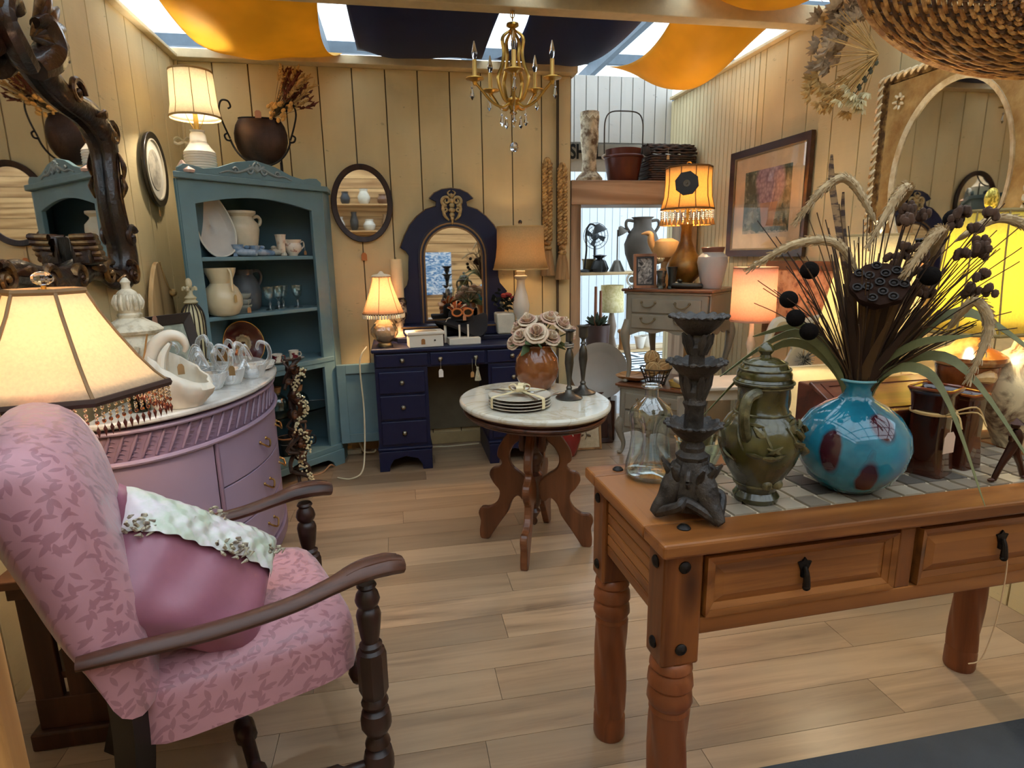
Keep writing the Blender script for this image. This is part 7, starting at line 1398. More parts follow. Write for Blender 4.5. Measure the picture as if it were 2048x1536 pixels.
# ================================================================ dried grasses in the blue vase
t = thing('dried_arrangement', 'dried grasses, lotus pod, seed balls and feathers arranged in the blue vase', 'flowers', (1.02, 1.165, ZP-0.055), -41); t.scale = (1.12, 1.12, 1.10); r3 = random.Random(77)
O = Vector((0, 0, 0.27)); STM = [mat('#3a2618', 0.85, var=0.3), mat('#5a4024', 0.85, var=0.3), mat('#6b6a3a', 0.8, var=0.2)]
def stalk(tip, bend=0.3, r=0.0016, m=0, name='stalk', base=None):
    tip = Vector(tip); b0 = Vector((tip.x*0.10, tip.y*0.10, 0.10)); b1 = O+Vector((tip.x*0.12, tip.y*0.12, 0)); mid = b1+(tip-b1)*0.55+Vector((0, 0, bend*0.1)); P = catmull([b0, b1, mid, tip], 6)
    MB().tube(P, [r, r*0.8], 5).build(name, STM[m], t); return P
def plume(pts, r=0.014, seed=0):
    P = catmull(pts, 8); n_ = len(P); m = MB(); m.tube(P, [r*0.2, r*0.85, r*0.9, r*0.75, r*0.15], 8); q = random.Random(seed)
    for i in range(n_*16):
        k = q.randrange(1, n_-1); p = P[k]; tg = (P[k+1]-P[k-1]).normalized(); a = q.uniform(0, 6.28); e = tg.orthogonal().normalized(); w = e*math.cos(a)+tg.cross(e)*math.sin(a); ta = 1-abs(2*k/n_-1)**2*0.6; m.tube([p+w*r*ta*0.5, p+w*r*ta*0.95+tg*0.005, p+w*r*ta*1.2+tg*0.012], [0.0012, 0.0004], 3)
    return m.build('plume', mat('#b39a74', 0.95, var=0.15, scale=40), t)
plumes = [[(-0.02, -0.06, 0.50), (-0.06, -0.08, 0.56), (-0.13, -0.10, 0.56), (-0.21, -0.12, 0.51)], [(0.0, 0.02, 0.60), (-0.05, 0.0, 0.68), (-0.09, -0.02, 0.67), (-0.14, -0.03, 0.60)], [(0.03, 0.0, 0.62), (0.045, -0.03, 0.655), (0.03, -0.06, 0.645), (-0.01, -0.09, 0.55)],
          [(0.09, -0.05, 0.53), (0.10, -0.08, 0.575), (0.085, -0.10, 0.565), (0.05, -0.12, 0.50)], [(0.13, -0.05, 0.40), (0.16, -0.07, 0.455), (0.185, -0.08, 0.41), (0.165, -0.09, 0.31)], [(0.13, 0.02, 0.56), (0.19, 0.03, 0.60), (0.25, 0.03, 0.57), (0.30, 0.03, 0.49)]]
for i, P in enumerate(plumes): stalk(P[0], 0.5, 0.0014, 1); plume(P, 0.0095, i)
# lotus pods
for (c0, r, d) in ((Vector((0.015, -0.115, 0.485)), 0.048, Vector((0.1, -0.75, 0.65))),):
    d = d.normalized(); q = Vector((0, 0, 1)).rotation_difference(d).to_matrix().to_4x4(); q.translation = c0-d*0.03
    lp_ = MB(); tmp = MB().lathe([(0.004, -0.03), (0.02, -0.02), (r*0.85, 0.012), (r, 0.026), (r*0.97, 0.034), (r*0.6, 0.036), (0, 0.036)], 26, lobes=9, amp=0.04); lp_.add(tmp.v, tmp.f, q); po = lp_.build('lotus_pod', mat('#2a1a12', 0.9, var=0.3, bump=0.4, spec=0.1), t)
    for k in range(13):
        rr_, a = (0, 0) if k == 0 else ((0.45, k*1.26) if k < 6 else (0.78, k*0.9)); cup = MB().lathe([(0.0075, 0.0), (0.0085, 0.004), (0.006, 0.004), (0.0055, 0.0)], 10, (rr_*r*math.cos(a), rr_*r*math.sin(a), 0.036)).sph((rr_*r*math.cos(a), rr_*r*math.sin(a), 0.036), 0.0045, 7, 5); cup.tr(q); cup.build('seed_cup', mat('#1a100a', 0.8), po)
    stalk(c0-d*0.05, 0.1, 0.004, 0)
for c0 in ((-0.13, -0.12, 0.455), (-0.115, -0.125, 0.42), (-0.09, -0.125, 0.395), (-0.10, -0.10, 0.51), (0.12, -0.02, 0.60), (0.09, -0.10, 0.50)):
    stalk(c0, 0.3, 0.0014, 0); MB().sph(c0, 0.017, 12, 9).build('seed_ball', mat('#14100e', 1.0, bump=0.4, bscale=120, spec=0.1), t)
for (tip, w) in (((-0.085, -0.02, 0.73), 0.014), ((-0.06, -0.0, 0.66), 0.010)):
    tip = Vector(tip); MB().ribbon(catmull([(0, 0, 0.15), (-0.02, -0.02, 0.40), tip*0.9, tip], 8), [0.006, 0.010, w, w*0.8, 0.004], (1, 0.3, 0)).build('feather', two('#3a2418', '#8a6a44', 0.45, 0.55, 0.7, scale=30, stretch=(1, 1, 3)), t)
for k in range(70):
    a = r3.uniform(0, 6.28); sp_ = r3.uniform(0.03, 0.24); stalk((sp_*math.cos(a), sp_*math.sin(a)*0.8-0.02, r3.uniform(0.44, 0.66)-sp_*0.2), 0.3, 0.0012, r3.randrange(2))
for k in range(90):
    a = r3.uniform(0, 6.28); sp_ = r3.uniform(0.02, 0.16); tip = Vector((sp_*math.cos(a)+0.03, sp_*math.sin(a)*0.7-0.02, r3.uniform(0.40, 0.56))); MB().ribbon(catmull([O*0.6, O+Vector((tip.x*0.2, tip.y*0.2, 0.02)), tip], 6), [0.006, r3.uniform(0.014, 0.026), 0.002], (math.sin(a), -math.cos(a), 0.2)).build('dry_leaf', STM[r3.randrange(2)], t)
for k in range(30):
    p = Vector((0.09+r3.uniform(-0.06, 0.09), -0.05+r3.uniform(-0.05, 0.05), 0.52+r3.uniform(-0.06, 0.10))); m = MB()
    for q in range(8): d = Vector((r3.uniform(-1, 1), r3.uniform(-1, 1), r3.uniform(-0.5, 1))).normalized(); m.sph(p+d*0.009, (0.006, 0.006, 0.008), 6, 4)
    stalk(p, 0.2, 0.0012, 0); m.build('seed_head', mat('#4a3222', 0.9, var=0.3), t)
blades = [((-0.28, -0.10, 0.20), (-0.14, -0.06, 0.36)), ((-0.24, -0.16, 0.30), (-0.12, -0.08, 0.385)), ((0.30, -0.06, 0.13), (0.15, -0.03, 0.34)), ((0.215, -0.10, 0.09), (0.12, -0.06, 0.31)), ((0.30, 0.02, 0.33), (0.15, 0.0, 0.43)), ((0.16, -0.12, 0.40), (0.08, -0.06, 0.37)), ((-0.20, -0.05, 0.37), (-0.10, -0.03, 0.39))]
for tip, mid in blades: MB().ribbon(catmull([Vector((mid[0]*0.1, mid[1]*0.1, 0.14)), Vector((mid[0]*0.25, mid[1]*0.25, 0.29)), mid, tip], 8), [0.006, 0.018, 0.020, 0.002], Vector((-mid[1], mid[0], 0.35))).build('grass_blade', mat('#6f7048', 0.6, var=0.25, scale=20), t)

# ================================================================ on the stacked French chests
ZC = 1.1055
t = thing('gourd_lamp', 'lit amber lamp with gold bottle base, beaded shade and black disc on the grey chest', 'lamp', (1.80, 3.60, ZC), 0); GA = two('#6b451c', '#a8782e', 0.35, 0.7, 0.3, 0.4, scale=8)
MB().lathe([(0, 0), (0.075, 0), (0.078, 0.014), (0.05, 0.028), (0.06, 0.04), (0.105, 0.085), (0.115, 0.125), (0.100, 0.17), (0.060, 0.23), (0.038, 0.29), (0.034, 0.36), (0.04, 0.39), (0.03, 0.40), (0, 0.40)], 32).build('base', GA, t)
AMS = shade_mat('#f2cf92', 0.6); so = panel_shade(t, [(0.160, 0.48), (0.142, 0.55), (0.136, 0.64), (0.138, 0.725)], 10, R(9), AMS, mat('#7a5424', 0.7), 0.004)
st_ = MB().tube([(0, 0, 0), (0, 0, -0.05)], 0.0008, 4); 
for z in (-0.01, -0.022, -0.034, -0.046): st_.sph((0, 0, z), 0.006, 7, 5)
s0 = st_.build('bead_strand', mat('#e6e2d4', 0.2), t); s1 = MB().lathe([(0, -0.09), (0.014, -0.088), (0.003, -0.05), (0, -0.05)], 8).build('tassel_end', mat('#c98a38', 0.5), s0); fst = True
for k in range(30): a = 2*math.pi*k/30; o = s0 if fst else copy_tree(s0, t); fst = False; o.location = (0.156*math.cos(a), 0.156*math.sin(a), 0.472)
bulb_harp(t, 0.40, 0.73, 5, (1.0, 0.72, 0.42), 0.57); MB().tube(catmull([(-0.014, 0, 0.728), (-0.012, 0, 0.755), (0.012, 0, 0.755), (0.014, 0, 0.728)], 4), 0.004, 6).build('finial_loop', BRASS, t)
dv = Vector((-0.50, -0.86, 0)).normalized(); q = Vector((0, 0, 1)).rotation_difference(dv).to_matrix().to_4x4(); q.translation = Vector((0, 0, 0.62))+dv*0.142
tmp = MB().prism([(0.068*math.cos(2*math.pi*k/24)*(1+0.05*math.cos(8*2*math.pi*k/24)), 0.068*math.sin(2*math.pi*k/24)*(1+0.05*math.cos(8*2*math.pi*k/24))) for k in range(24)], 0.008).tr(q); td = thing('black_disc_ornament', 'black scalloped disc ornament hung on the amber lampshade', 'ornament', (1.80, 3.60, ZC)); tmp.build('disc', mat('#14110f', 0.4, bump=0.2), td, bevel=0.002)
MB().lathe([(0.012, 0.008), (0.020, 0.012), (0.020, 0.014), (0.012, 0.010)], 16).sph((0, 0, 0.010), 0.008, 8, 6).tr(q).build('medallion', mat('#6b6256', 0.5), td)
t = thing('white_crock', 'grey-white stoneware crock on the near corner of the grey chest', 'crock', (1.90, 3.44, ZC), 0); t.scale = (0.86, 0.86, 1); vessel([(0.065, 0), (0.070, 0.006), (0.092, 0.10), (0.105, 0.16), (0.100, 0.19), (0.072, 0.212), (0.070, 0.235), (0.078, 0.245)], 0.007, 32).build('crock', mat('#b9b6b0', 0.35, var=0.06, bump=0.05), t); MB().lathe([(0.070, 0.213), (0.080, 0.245), (0.076, 0.248), (0.066, 0.215)], 32).build('brown_collar', mat('#7a5548', 0.4), t)
t = thing('photo_frame', 'wooden photo frame with a black and white portrait on the grey chest', 'picture frame', (1.535, 3.60, ZC), -14); Mf = Matrix.Rotation(R(-10), 4, 'X'); t.name = 'tabletop_photo'
def portrait(k): v = k.coord((1, 1, 1), rand=False); n = k.noise(v, 26, 5, 0.6, 1.5); return k.ramp(n, [(0.35, srgb('#1c1a18')), (0.5, srgb('#8a8580')), (0.65, srgb('#c9c4bc'))])
MB().ring([(0.072, 0.215), (-0.072, 0.215), (-0.072, 0), (0.072, 0)], [(0.054, 0.197), (-0.054, 0.197), (-0.054, 0.018), (0.054, 0.018)], 0.016, Mf @ XZ).build('frame', wood('#6b4428', '#96653e', 'z', 1.0, 0.45), t, smooth=0, bevel=0.002); MB().ring([(0.054, 0.197), (-0.054, 0.197), (-0.054, 0.018), (0.054, 0.018)], [(0.044, 0.187), (-0.044, 0.187), (-0.044, 0.028), (0.044, 0.028)], 0.012, Mf @ XZ).build('liner', mat('#14110e', 0.5), t, smooth=0); MB().prism([(0.046, 0.19), (-0.046, 0.19), (-0.046, 0.026), (0.046, 0.026)], 0.006, Mf @ XZ).build('photo', art('grey_portrait', portrait), t, smooth=0)
shoe('dark grey metal shoe figurine with tag in front of the gold lamp', (1.70, 3.49, ZC), -18, mat('#3a3c38', 0.4, 0.5, var=0.2, scale=30), 0.11, 0.16); shoe('mottled silver boot figurine beside the wooden photo frame', (1.62, 3.54, ZC), 60, two('#2e302c', '#6f726a', 0.4, 0.6, 0.4, 0.5, scale=30), 0.09, 0.10)
t = thing('clear_ornament', 'small glass clock ornament at the corner of the grey chest', 'ornament', (1.465, 3.64, ZC), -30); MB().lathe([(0, 0), (0.03, 0), (0.022, 0.012), (0.008, 0.02), (0, 0.02)], 16).build('foot', thin_glass('#efe9df', 0.3), t); MB().tube([(0.030*math.cos(2*math.pi*k/24), 0, 0.055+0.036*math.sin(2*math.pi*k/24)) for k in range(24)], 0.007, 7, closed=True).build('ring', thin_glass('#efe9df', 0.35), t); MB().lathe([(0, 0), (0.02, 0), (0.02, 0.006), (0, 0.006)], 18, (0, 0.003, 0.055), (90, 0, 0)).build('dial', mat('#8a8478', 0.4), t)
t = thing('duck_jug', 'tan ceramic bird-shaped jug behind the gold lamp', 'jug', (1.76, 3.80, ZC), -10); DK = mat('#c9a06a', 0.4, var=0.15)
MB().lathe([(0, 0), (0.05, 0), (0.05, 0.10), (0.03, 0.12), (0.03, 0.16), (0.08, 0.19), (0.095, 0.24), (0.08, 0.29), (0.04, 0.31), (0, 0.31)], 24).build('body', DK, t); MB().tube(catmull([(-0.07, 0, 0.24), (-0.10, 0, 0.29), (-0.105, 0, 0.335), (-0.13, 0, 0.345), (-0.165, 0, 0.34)], 5), [0.03, 0.024, 0.022, 0.014, 0.004], 10).build('head', DK, t); MB().tube(catmull([(0.07, 0, 0.26), (0.11, 0, 0.27), (0.15, 0, 0.255)], 4), [0.02, 0.012, 0.003], 8).build('tail', DK, t)
t = thing('cream_flower_head', 'cream fabric flower tucked between photo frame and gold lamp', 'flower', (1.645, 3.66, ZC), 0); r3 = random.Random(4)
MB().cyl((0, 0, 0), (0, 0, 0.14), 0.003, n=6).build('stem', mat('#4a5a34', 0.7), t); MB().lathe([(0, 0), (0.025, 0), (0.02, 0.015), (0, 0.02)], 12).build('foot', mat('#4a3a24', 0.7), t)
for k in range(12): a = k*2.4; d = Vector((math.cos(a), math.sin(a), 0.4)); MB().tube(catmull([Vector((0, 0, 0.15)), Vector((0, 0, 0.16))+d*0.025, Vector((0, 0, 0.17))+d*0.04], 3), [0.004, 0.016, 0.004], 7, flat=0.4).build('petal', mat('#d9cba4', 0.8), t)
# between the chests: basket of balls, wood bowl, saucers
t = thing('wire_ball_basket', 'wire basket on the lower grey chest holding woven balls', 'basket', (1.62, 3.58, 0.4905), 0); WB = mat('#3a2c20', 0.6)
for k in range(18): a = 2*math.pi*k/18; MB().tube([(0.06*math.cos(a), 0.06*math.sin(a), 0.004), (0.075*math.cos(a), 0.075*math.sin(a), 0.05), (0.10*math.cos(a), 0.10*math.sin(a), 0.105)], 0.003, 5).build('rib', WB, t)
for z, r in ((0.105, 0.10), (0.055, 0.077), (0.006, 0.061)): MB().tube([(r*math.cos(2*math.pi*k/28), r*math.sin(2*math.pi*k/28), z) for k in range(28)], 0.004, 6, closed=True).build('hoop', WB, t)
MB().lathe([(0, 0.002), (0.06, 0.002), (0.06, 0.006), (0, 0.006)], 20).build('floor', WB, t)
for i, (x, y, z, r, lab) in enumerate(((-0.035, -0.03, 0.105, 0.045, 'woven tan ball low at the front of the wire basket'), (0.045, -0.02, 0.115, 0.05, 'large woven tan ball on the near side of the wire basket'), (0.0, 0.045, 0.11, 0.045, 'woven tan ball at the back of the wire basket'), (-0.025, 0.01, 0.17, 0.048, 'topmost woven tan ball in the wire basket'))):
    b = thing('woven_ball', lab, 'ball', (1.62+x, 3.58+y, 0.4905+z), 0, 'woven balls'); MB().sph((0, 0, 0), r*0.93, 16, 12).build('core', mat('#b08a58', 0.85, var=0.25, scale=40), b)
    m = MB(); rq = random.Random(i)
    for k in range(9): m.tube([rotm((rq.uniform(0, 180), rq.uniform(0, 180), 0)) @ Vector((r*math.cos(q*0.314), r*math.sin(q*0.314), 0)) for q in range(20)] if False else (lambda Mx: [Mx @ Vector((r*math.cos(q*0.314), r*math.sin(q*0.314), 0)) for q in range(20)])(rotm((rq.uniform(0, 180), rq.uniform(0, 180), 0))), 0.004, 5, closed=True)
    m.build('wrapping', mat('#c9a874', 0.85, var=0.2, scale=40), b)
tag(vessel([(0.04, 0), (0.05, 0.004), (0.10, 0.022), (0.12, 0.04)], 0.006, 36, lobes=4, amp=0.08).build('wood_bowl', wood('#a86a34', '#d09a60', 'x', 1.5, 0.5), loc=(1.53, 3.72, 0.4905)), 'shallow carved wooden leaf bowl on the lower grey chest', 'bowl')
tag(vessel([(0.03, 0), (0.05, 0.005), (0.058, 0.03), (0.060, 0.04)], 0.004, 28).build('ochre_bowl', mat('#b8a05a', 0.3), loc=(1.72, 3.46, 0.4905)), 'small ochre bowl beside the wire basket on the lower chest', 'bowl')
tag(MB().prism(rrect(0.26, 0.20, 0.02), 0.02).b2(-0.12, 0.12, -0.09, 0.09, 0.02, 0.024).build('brown_folder', mat('#7a4226', 0.5, var=0.1), smooth=0, bevel=0.003, loc=(1.90, 3.50, 0.4905)), 'flat chestnut leather folder on the near end of the lower chest', 'folder')

# ================================================================ right side behind the pine table
t = thing('white_side_table', 'small white painted side table in front of the stacked chests', 'table', (1.70, 2.92, 0), -6); WT = mat('#b3aea0', 0.5, var=0.08, bump=0.05)
MB().prism(rrect(0.44, 0.30, 0.03), 0.022, Matrix.Translation((0, 0, 0.618))).build('top', WT, t, smooth=30, bevel=0.006); MB().b2(-0.18, 0.18, -0.115, 0.115, 0.56, 0.618).build('apron', WT, t, smooth=0, bevel=0.003)
for sx in (-1, 1):
    for sy in (-1, 1): MB().box((sx*0.17, sy*0.11, 0.265), (0.03, 0.03, 0.53), taper=1.35).build('leg', WT, t, smooth=0)
t = thing('drum_shade_lamp', 'lit lamp with peach pink drum shade in front of the side wall', 'lamp', (1.85, 2.90, 0.6405), 0); t.scale = (0.88, 0.88, 1); MB().lathe([(0, 0), (0.055, 0), (0.055, 0.015), (0.02, 0.03), (0.016, 0.16), (0.028, 0.20), (0.014, 0.25), (0.012, 0.33), (0, 0.33)], 20).build('base', mat('#d0c0a8', 0.3, coat=0.3), t)
round_shade(t, [(0.128, 0.325), (0.126, 0.46), (0.124, 0.60)], shade_mat('#f6cfb4', 0.6), mat('#c98f70', 0.6), n=44); bulb_harp(t, 0.33, 0.60, 5, (1.0, 0.72, 0.52), 0.45); MB().sph((0, 0, 0.62), 0.013, 10, 8).build('finial', WCER, t)
t = thing('white_splat_chair', 'off-white Queen Anne chair with curved splat back behind the olive ewer', 'chair', (1.95, 2.43, 0), 4); QA = mat('#b9b4a2', 0.5, var=0.1, scale=12)
superpad(0, 0, 0.44, 0.42, [(0, 0.40), (0.96, 0.40), (1.0, 0.41), (1.0, 0.435), (0.9, 0.455), (0.5, 0.465), (0, 0.466)], e=4).build('seat', mat('#c9b98c', 0.8), t)
for sx in (-1, 1):
    cabriole(t, sx*0.19, -0.17, 0.0, 0.41, sx, -1, 0.018).data.materials[0] = QA; MB().tube(catmull([(sx*0.185, 0.18, 0.0), (sx*0.18, 0.17, 0.40), (sx*0.19, 0.185, 0.62), (sx*0.185, 0.20, 0.82), (sx*0.165, 0.205, 0.93)], 6), [0.018, 0.022, 0.020, 0.020, 0.020], 8).build('back_post', QA, t)
MB().tube(catmull([(-0.165, 0.205, 0.93), (-0.13, 0.205, 0.985), (-0.07, 0.205, 0.985), (0, 0.205, 0.955), (0.07, 0.205, 0.985), (0.13, 0.205, 0.985), (0.165, 0.205, 0.93)], 6), [0.020, 0.024, 0.022, 0.030, 0.022, 0.024, 0.020], 8).build('crest_rail', QA, t)
sp_ = [(0.035, 0.45), (0.03, 0.55), (0.06, 0.62), (0.085, 0.70), (0.09, 0.77), (0.06, 0.81), (0.04, 0.85), (0.06, 0.90), (0.075, 0.955)]
MB().prism(sp_+[(-x, z) for x, z in reversed(sp_)], 0.014, Matrix.Translation((0, 0.205, 0)) @ XZ).build('splat', QA, t, smooth=0, bevel=0.003)
t = thing('twig_wreath_ornament', 'grey twig snowflake ornament tied with raffia to the white chair back', 'ornament', (1.945, 2.60, 0.80), 0); r3 = random.Random(6); m = MB()
for k in range(60): d = Vector((r3.uniform(-1, 1), r3.uniform(-0.5, 0), r3.uniform(-1, 1))).normalized(); p = Vector((0, -0.01, 0)); m.tube([p, p+d*r3.uniform(0.03, 0.06)], [0.003, 0.001], 4)
m.build('twigs', two('#2e2e2c', '#9a9a90', 0.4, 0.6, 0.8, scale=40), t)['kind'] = 'stuff'; MB().tube(catmull([(0.0, -0.005, 0.02), (0.01, 0.0, 0.10), (0.03, 0.0, 0.17)], 4), 0.0025, 5).build('raffia', RAF, t)
t = thing('rope_trim_cushion', 'beige linen cushion with white rope trim propped on the white chair seat', 'cushion', (1.98, 2.42, 0.468), 4)
Mc = Matrix.Rotation(R(-16), 4, 'X'); v = []; LIN = mat('#c9b68a', 0.9, var=0.08, bump=0.2, bscale=80); mm = MB()
for sd in (1, -1): mm.sheet(lambda u, v_: Mc @ Vector(((2*u-1)*0.20, sd*0.06*((1-(2*u-1)**4)*(1-(2*v_-1)**4))**0.5, 0.17+(2*v_-1)*0.16)), 16, 14)
mm.build('cover', LIN, t, smooth=80); MB().tube([Mc @ Vector((x, 0, z+0.17)) for x, z in rrect(0.40, 0.32, 0.02)], 0.006, 6, closed=True).build('rope_trim', mat('#e2dac0', 0.8), t)
# ================================================================ on the floor by the doorway and cables
t = thing('rose_picture', 'small wood-framed picture of a brown rose leaning on the floor under the table', 'picture', (1.22, 3.80, 0), -4); Mf = Matrix.Rotation(R(-14), 4, 'X')
def rosep(k):
    v = k.coord((1, 1, 1), rand=False); d = k.n('ShaderNodeVectorMath', operation='DISTANCE'); k.l(v, d.inputs[0]); d.inputs[1].default_value = (0.0, 0.02, 0.15); n = k.noise(v, 40, 4); r = k.math('ADD', d.outputs['Value'], k.math('MULTIPLY', n, 0.03)); return k.mix(k.ramp(r, [(0.035, (1, 1, 1, 1)), (0.046, (0, 0, 0, 1))]), k.ramp(n, [(0.3, srgb('#b8a582')), (0.7, srgb('#d0bf9a'))]), srgb('#7a5a48'))
MB().ring([(0.115, 0.27), (-0.115, 0.27), (-0.115, 0), (0.115, 0)], [(0.10, 0.255), (-0.10, 0.255), (-0.10, 0.015), (0.10, 0.015)], 0.016, Mf @ XZ).build('frame', wood('#8a6238', '#b88c58', 'z', 1.0, 0.5), t, smooth=0, bevel=0.002); MB().prism([(0.102, 0.257), (-0.102, 0.257), (-0.102, 0.013), (0.102, 0.013)], 0.006, Mf @ XZ).build('print', art('rose_print', rosep), t, smooth=0); MB().tube(catmull([(0.0, 0.02, 0.145), (0.012, 0.015, 0.10), (0.0, 0.01, 0.07)], 4), 0.0025, 5).build('rose_stem', mat('#6b5a44', 0.8), t)
for s in (-1, 1): MB().sph((s*0.025, 0.008, 0.10), (0.018, 0.003, 0.008), 8, 5, (0, s*25, 0)).build('rose_leaf', mat('#6b5a44', 0.8), t)
t = thing('dark_frame', 'tall empty dark walnut frame leaning behind the rose picture', 'frame', (1.36, 3.93, 0), -4); t.name = 'empty_frame_stack'; MB().ring([(0.10, 0.36), (-0.16, 0.36), (-0.16, 0), (0.10, 0)], [(0.07, 0.33), (-0.13, 0.33), (-0.13, 0.03), (0.07, 0.03)], 0.025, Mf @ XZ, zi=0.01).build('moulding', WALF, t, smooth=20, bevel=0.003); MB().prism([(0.08, 0.34), (-0.14, 0.34), (-0.14, 0.02), (0.08, 0.02)], 0.006, Mf @ XZ).build('backing', mat('#4a2c20', 0.8), t, smooth=0)
t = thing('grey_platter', 'large round grey platter standing against the grey chest', 'platter', (1.40, 4.05, 0.30), -25); o = MB().lathe([(0, 0), (0.13, 0), (0.14, 0.006), (0.20, 0.02), (0.203, 0.026), (0.14, 0.013), (0.13, 0.008), (0, 0.008)], 48).build('platter', mat('#a8a49a', 0.4, var=0.05), t); o.location = (0, 0, 0.20); o.rotation_euler = (R(78), 0, 0)
MB().b2(-0.12, 0.12, -0.06, 0.10, -0.30, 0.0).build('stand', WAL, t, smooth=0, bevel=0.004)
t = thing('red_vase', 'tall glossy red floor vase under the marble table', 'vase', (1.07, 3.72, 0), 0); vessel([(0.05, 0), (0.06, 0.01), (0.09, 0.12), (0.095, 0.20), (0.07, 0.28), (0.045, 0.31), (0.05, 0.33)], 0.006, 32).build('vase', mat('#8a1a1c', 0.2, var=0.15, coat=0.4), t); MB().tube([(-0.02, -0.094, 0.24), (0.01, -0.098, 0.16)], 0.003, 5).build('string', mat('#e0d8c8', 0.8), t)
CRD = mat('#d8cba8', 0.6)
tag(MB().tube(catmull([(-0.20, 3.74, 0.79), (-0.245, 3.70, 0.70), (-0.24, 3.70, 0.40), (-0.25, 3.66, 0.16), (-0.27, 3.60, 0.04), (-0.34, 3.58, 0.006), (-0.42, 3.62, 0.006)], 8), 0.005, 7).build('lamp_cord', CRD), 'cream lamp cord hanging down beside the navy desk to the floor', 'cord')
tag(MB().tube(catmull([(-0.38, 4.10, 0.06), (-0.36, 4.05, 0.12), (-0.31, 4.03, 0.10), (-0.28, 4.03, 0.03), (-0.22, 4.0, 0.03), (-0.20, 3.98, 0.05)], 8), 0.006, 7).build('extension_cord', CRD), 'looped cream extension cord by the open cabinet door', 'cord')
tag(MB().tube(catmull([(0.17, 4.10, 0.006), (0.3, 4.08, 0.006), (0.45, 4.09, 0.006), (0.52, 4.10, 0.006)], 8), 0.006, 7).build('floor_cable', CRD), 'pale cable lying along the wall inside the desk kneehole', 'cord')
tag(MB().tube(catmull([(-0.62, 3.73, 0.006), (-0.58, 3.70, 0.006), (-0.52, 3.74, 0.006), (-0.48, 3.80, 0.03), (-0.46, 3.84, 0.006)], 8), 0.005, 7).build('cabinet_cord', mat('#b88a64', 0.6)), 'tan cord coming out under the corner cabinet', 'cord')
t = thing('power_strip', 'ivory power strip with plugs on the floor below the open cabinet door', 'power strip', (-0.40, 4.09, 0.0), 4); MB().b2(-0.10, 0.10, -0.022, 0.022, 0, 0.032).build('strip', CRD, t, smooth=0, bevel=0.005)
for x in (-0.06, 0.0, 0.05): MB().b2(x-0.012, x+0.012, -0.014, 0.014, 0.032, 0.06).build('plug', mat('#c9a878', 0.6), t, smooth=0, bevel=0.004)
tag(MB().tube(catmull([(-1.13, 1.60, 0.20), (-1.12, 1.50, 0.08), (-1.08, 1.40, 0.006), (-1.0, 1.25, 0.006)], 8), 0.005, 6).build('black_cable', mat('#14110f', 0.6)), 'black cable running down beside the slatted side table', 'cord')

# ================================================================ on the doorway header and beyond
ZH = 1.8255
t = thing('carved_pillar_vase', 'tall carved stone pillar vase on the doorway header', 'vase', (1.40, 4.34, ZH), 0); MB().lathe([(0, 0), (0.095, 0), (0.095, 0.025), (0.075, 0.05), (0.055, 0.07), (0.048, 0.15), (0.058, 0.24), (0.066, 0.30), (0.062, 0.36), (0.066, 0.40), (0.066, 0.47), (0.05, 0.475), (0.048, 0.40), (0, 0.39)], 28).build('pillar', two('#6b5238', '#cdbfa0', 0.38, 0.6, 0.75, scale=22, bump=0.8, bscale=35), t)
for k in range(10): a = 2*math.pi*k/10; MB().tube([(0.067*math.cos(a), 0.067*math.sin(a), 0.42), (0.068*math.cos(a+0.31), 0.068*math.sin(a+0.31), 0.445), (0.067*math.cos(a+0.62), 0.067*math.sin(a+0.62), 0.42)], 0.003, 5).build('zigzag', mat('#d8ccb0', 0.8), t)
t = thing('lacquer_bucket', 'dark red wooden bucket with tall thin hoop handle on the doorway header', 'bucket', (1.655, 4.34, ZH), 0); RB = mat('#5a2418', 0.4, var=0.15, stretch=(1, 1, 0.2), scale=20)
vessel([(0.105, 0), (0.108, 0.005), (0.135, 0.16), (0.142, 0.165), (0.142, 0.18), (0.122, 0.182), (0.128, 0.225)], 0.008, 32).build('bucket', RB, t); MB().tube([(0.136*math.cos(2*math.pi*k/32), 0.136*math.sin(2*math.pi*k/32), 0.172) for k in range(32)], 0.010, 7, closed=True).build('hoop', RB, t)
MB().tube(catmull([(-0.142, 0, 0.17), (-0.145, 0, 0.30), (-0.140, 0, 0.42), (-0.10, 0, 0.475), (0, 0, 0.485), (0.10, 0, 0.475), (0.140, 0, 0.42), (0.145, 0, 0.30), (0.142, 0, 0.17)], 6), 0.005, 7).build('handle', mat('#3a3430', 0.4), t)
for s in (-1, 1): MB().tube(catmull([(s*0.14, -0.01, 0.19), (s*0.165, -0.015, 0.17), (s*0.15, -0.02, 0.15)], 4), 0.007, 6).build('lug', mat('#c9c4b8', 0.4), t)
t = thing('wicker_hamper', 'dark brown domed wicker hamper on the doorway header', 'basket', (1.99, 4.345, ZH), 0); DW = two('#1c110b', '#4a2e1c', 0.4, 0.6, 0.5, scale=25)
MB().b2(-0.17, 0.17, -0.12, 0.12, 0, 0.17).build('box', mat('#1a100a', 0.8), t, smooth=0)
for i in range(11):
    z = 0.012+0.0155*i; P = []
    for k, (x, y) in enumerate(rrect(0.35, 0.25, 0.03, 8)): o_ = 1+0.012*math.cos(k*1.5+math.pi*(i % 2)); P.append((x*o_, y*o_, z))
    MB().tube(P, 0.009, 6, closed=True).build('woven_row', DW, t)
for i in range(12):
    a = R(6+15.3*i); y = -0.125*math.cos(a); z = 0.185+0.075*math.sin(a); MB().tube([(-0.175+0.35*q/14, y+0.004*math.cos(q*1.6+i*math.pi), z+0.004*math.cos(q*1.6+i*math.pi)) for q in range(15)], 0.009, 6).build('lid_row', DW, t)
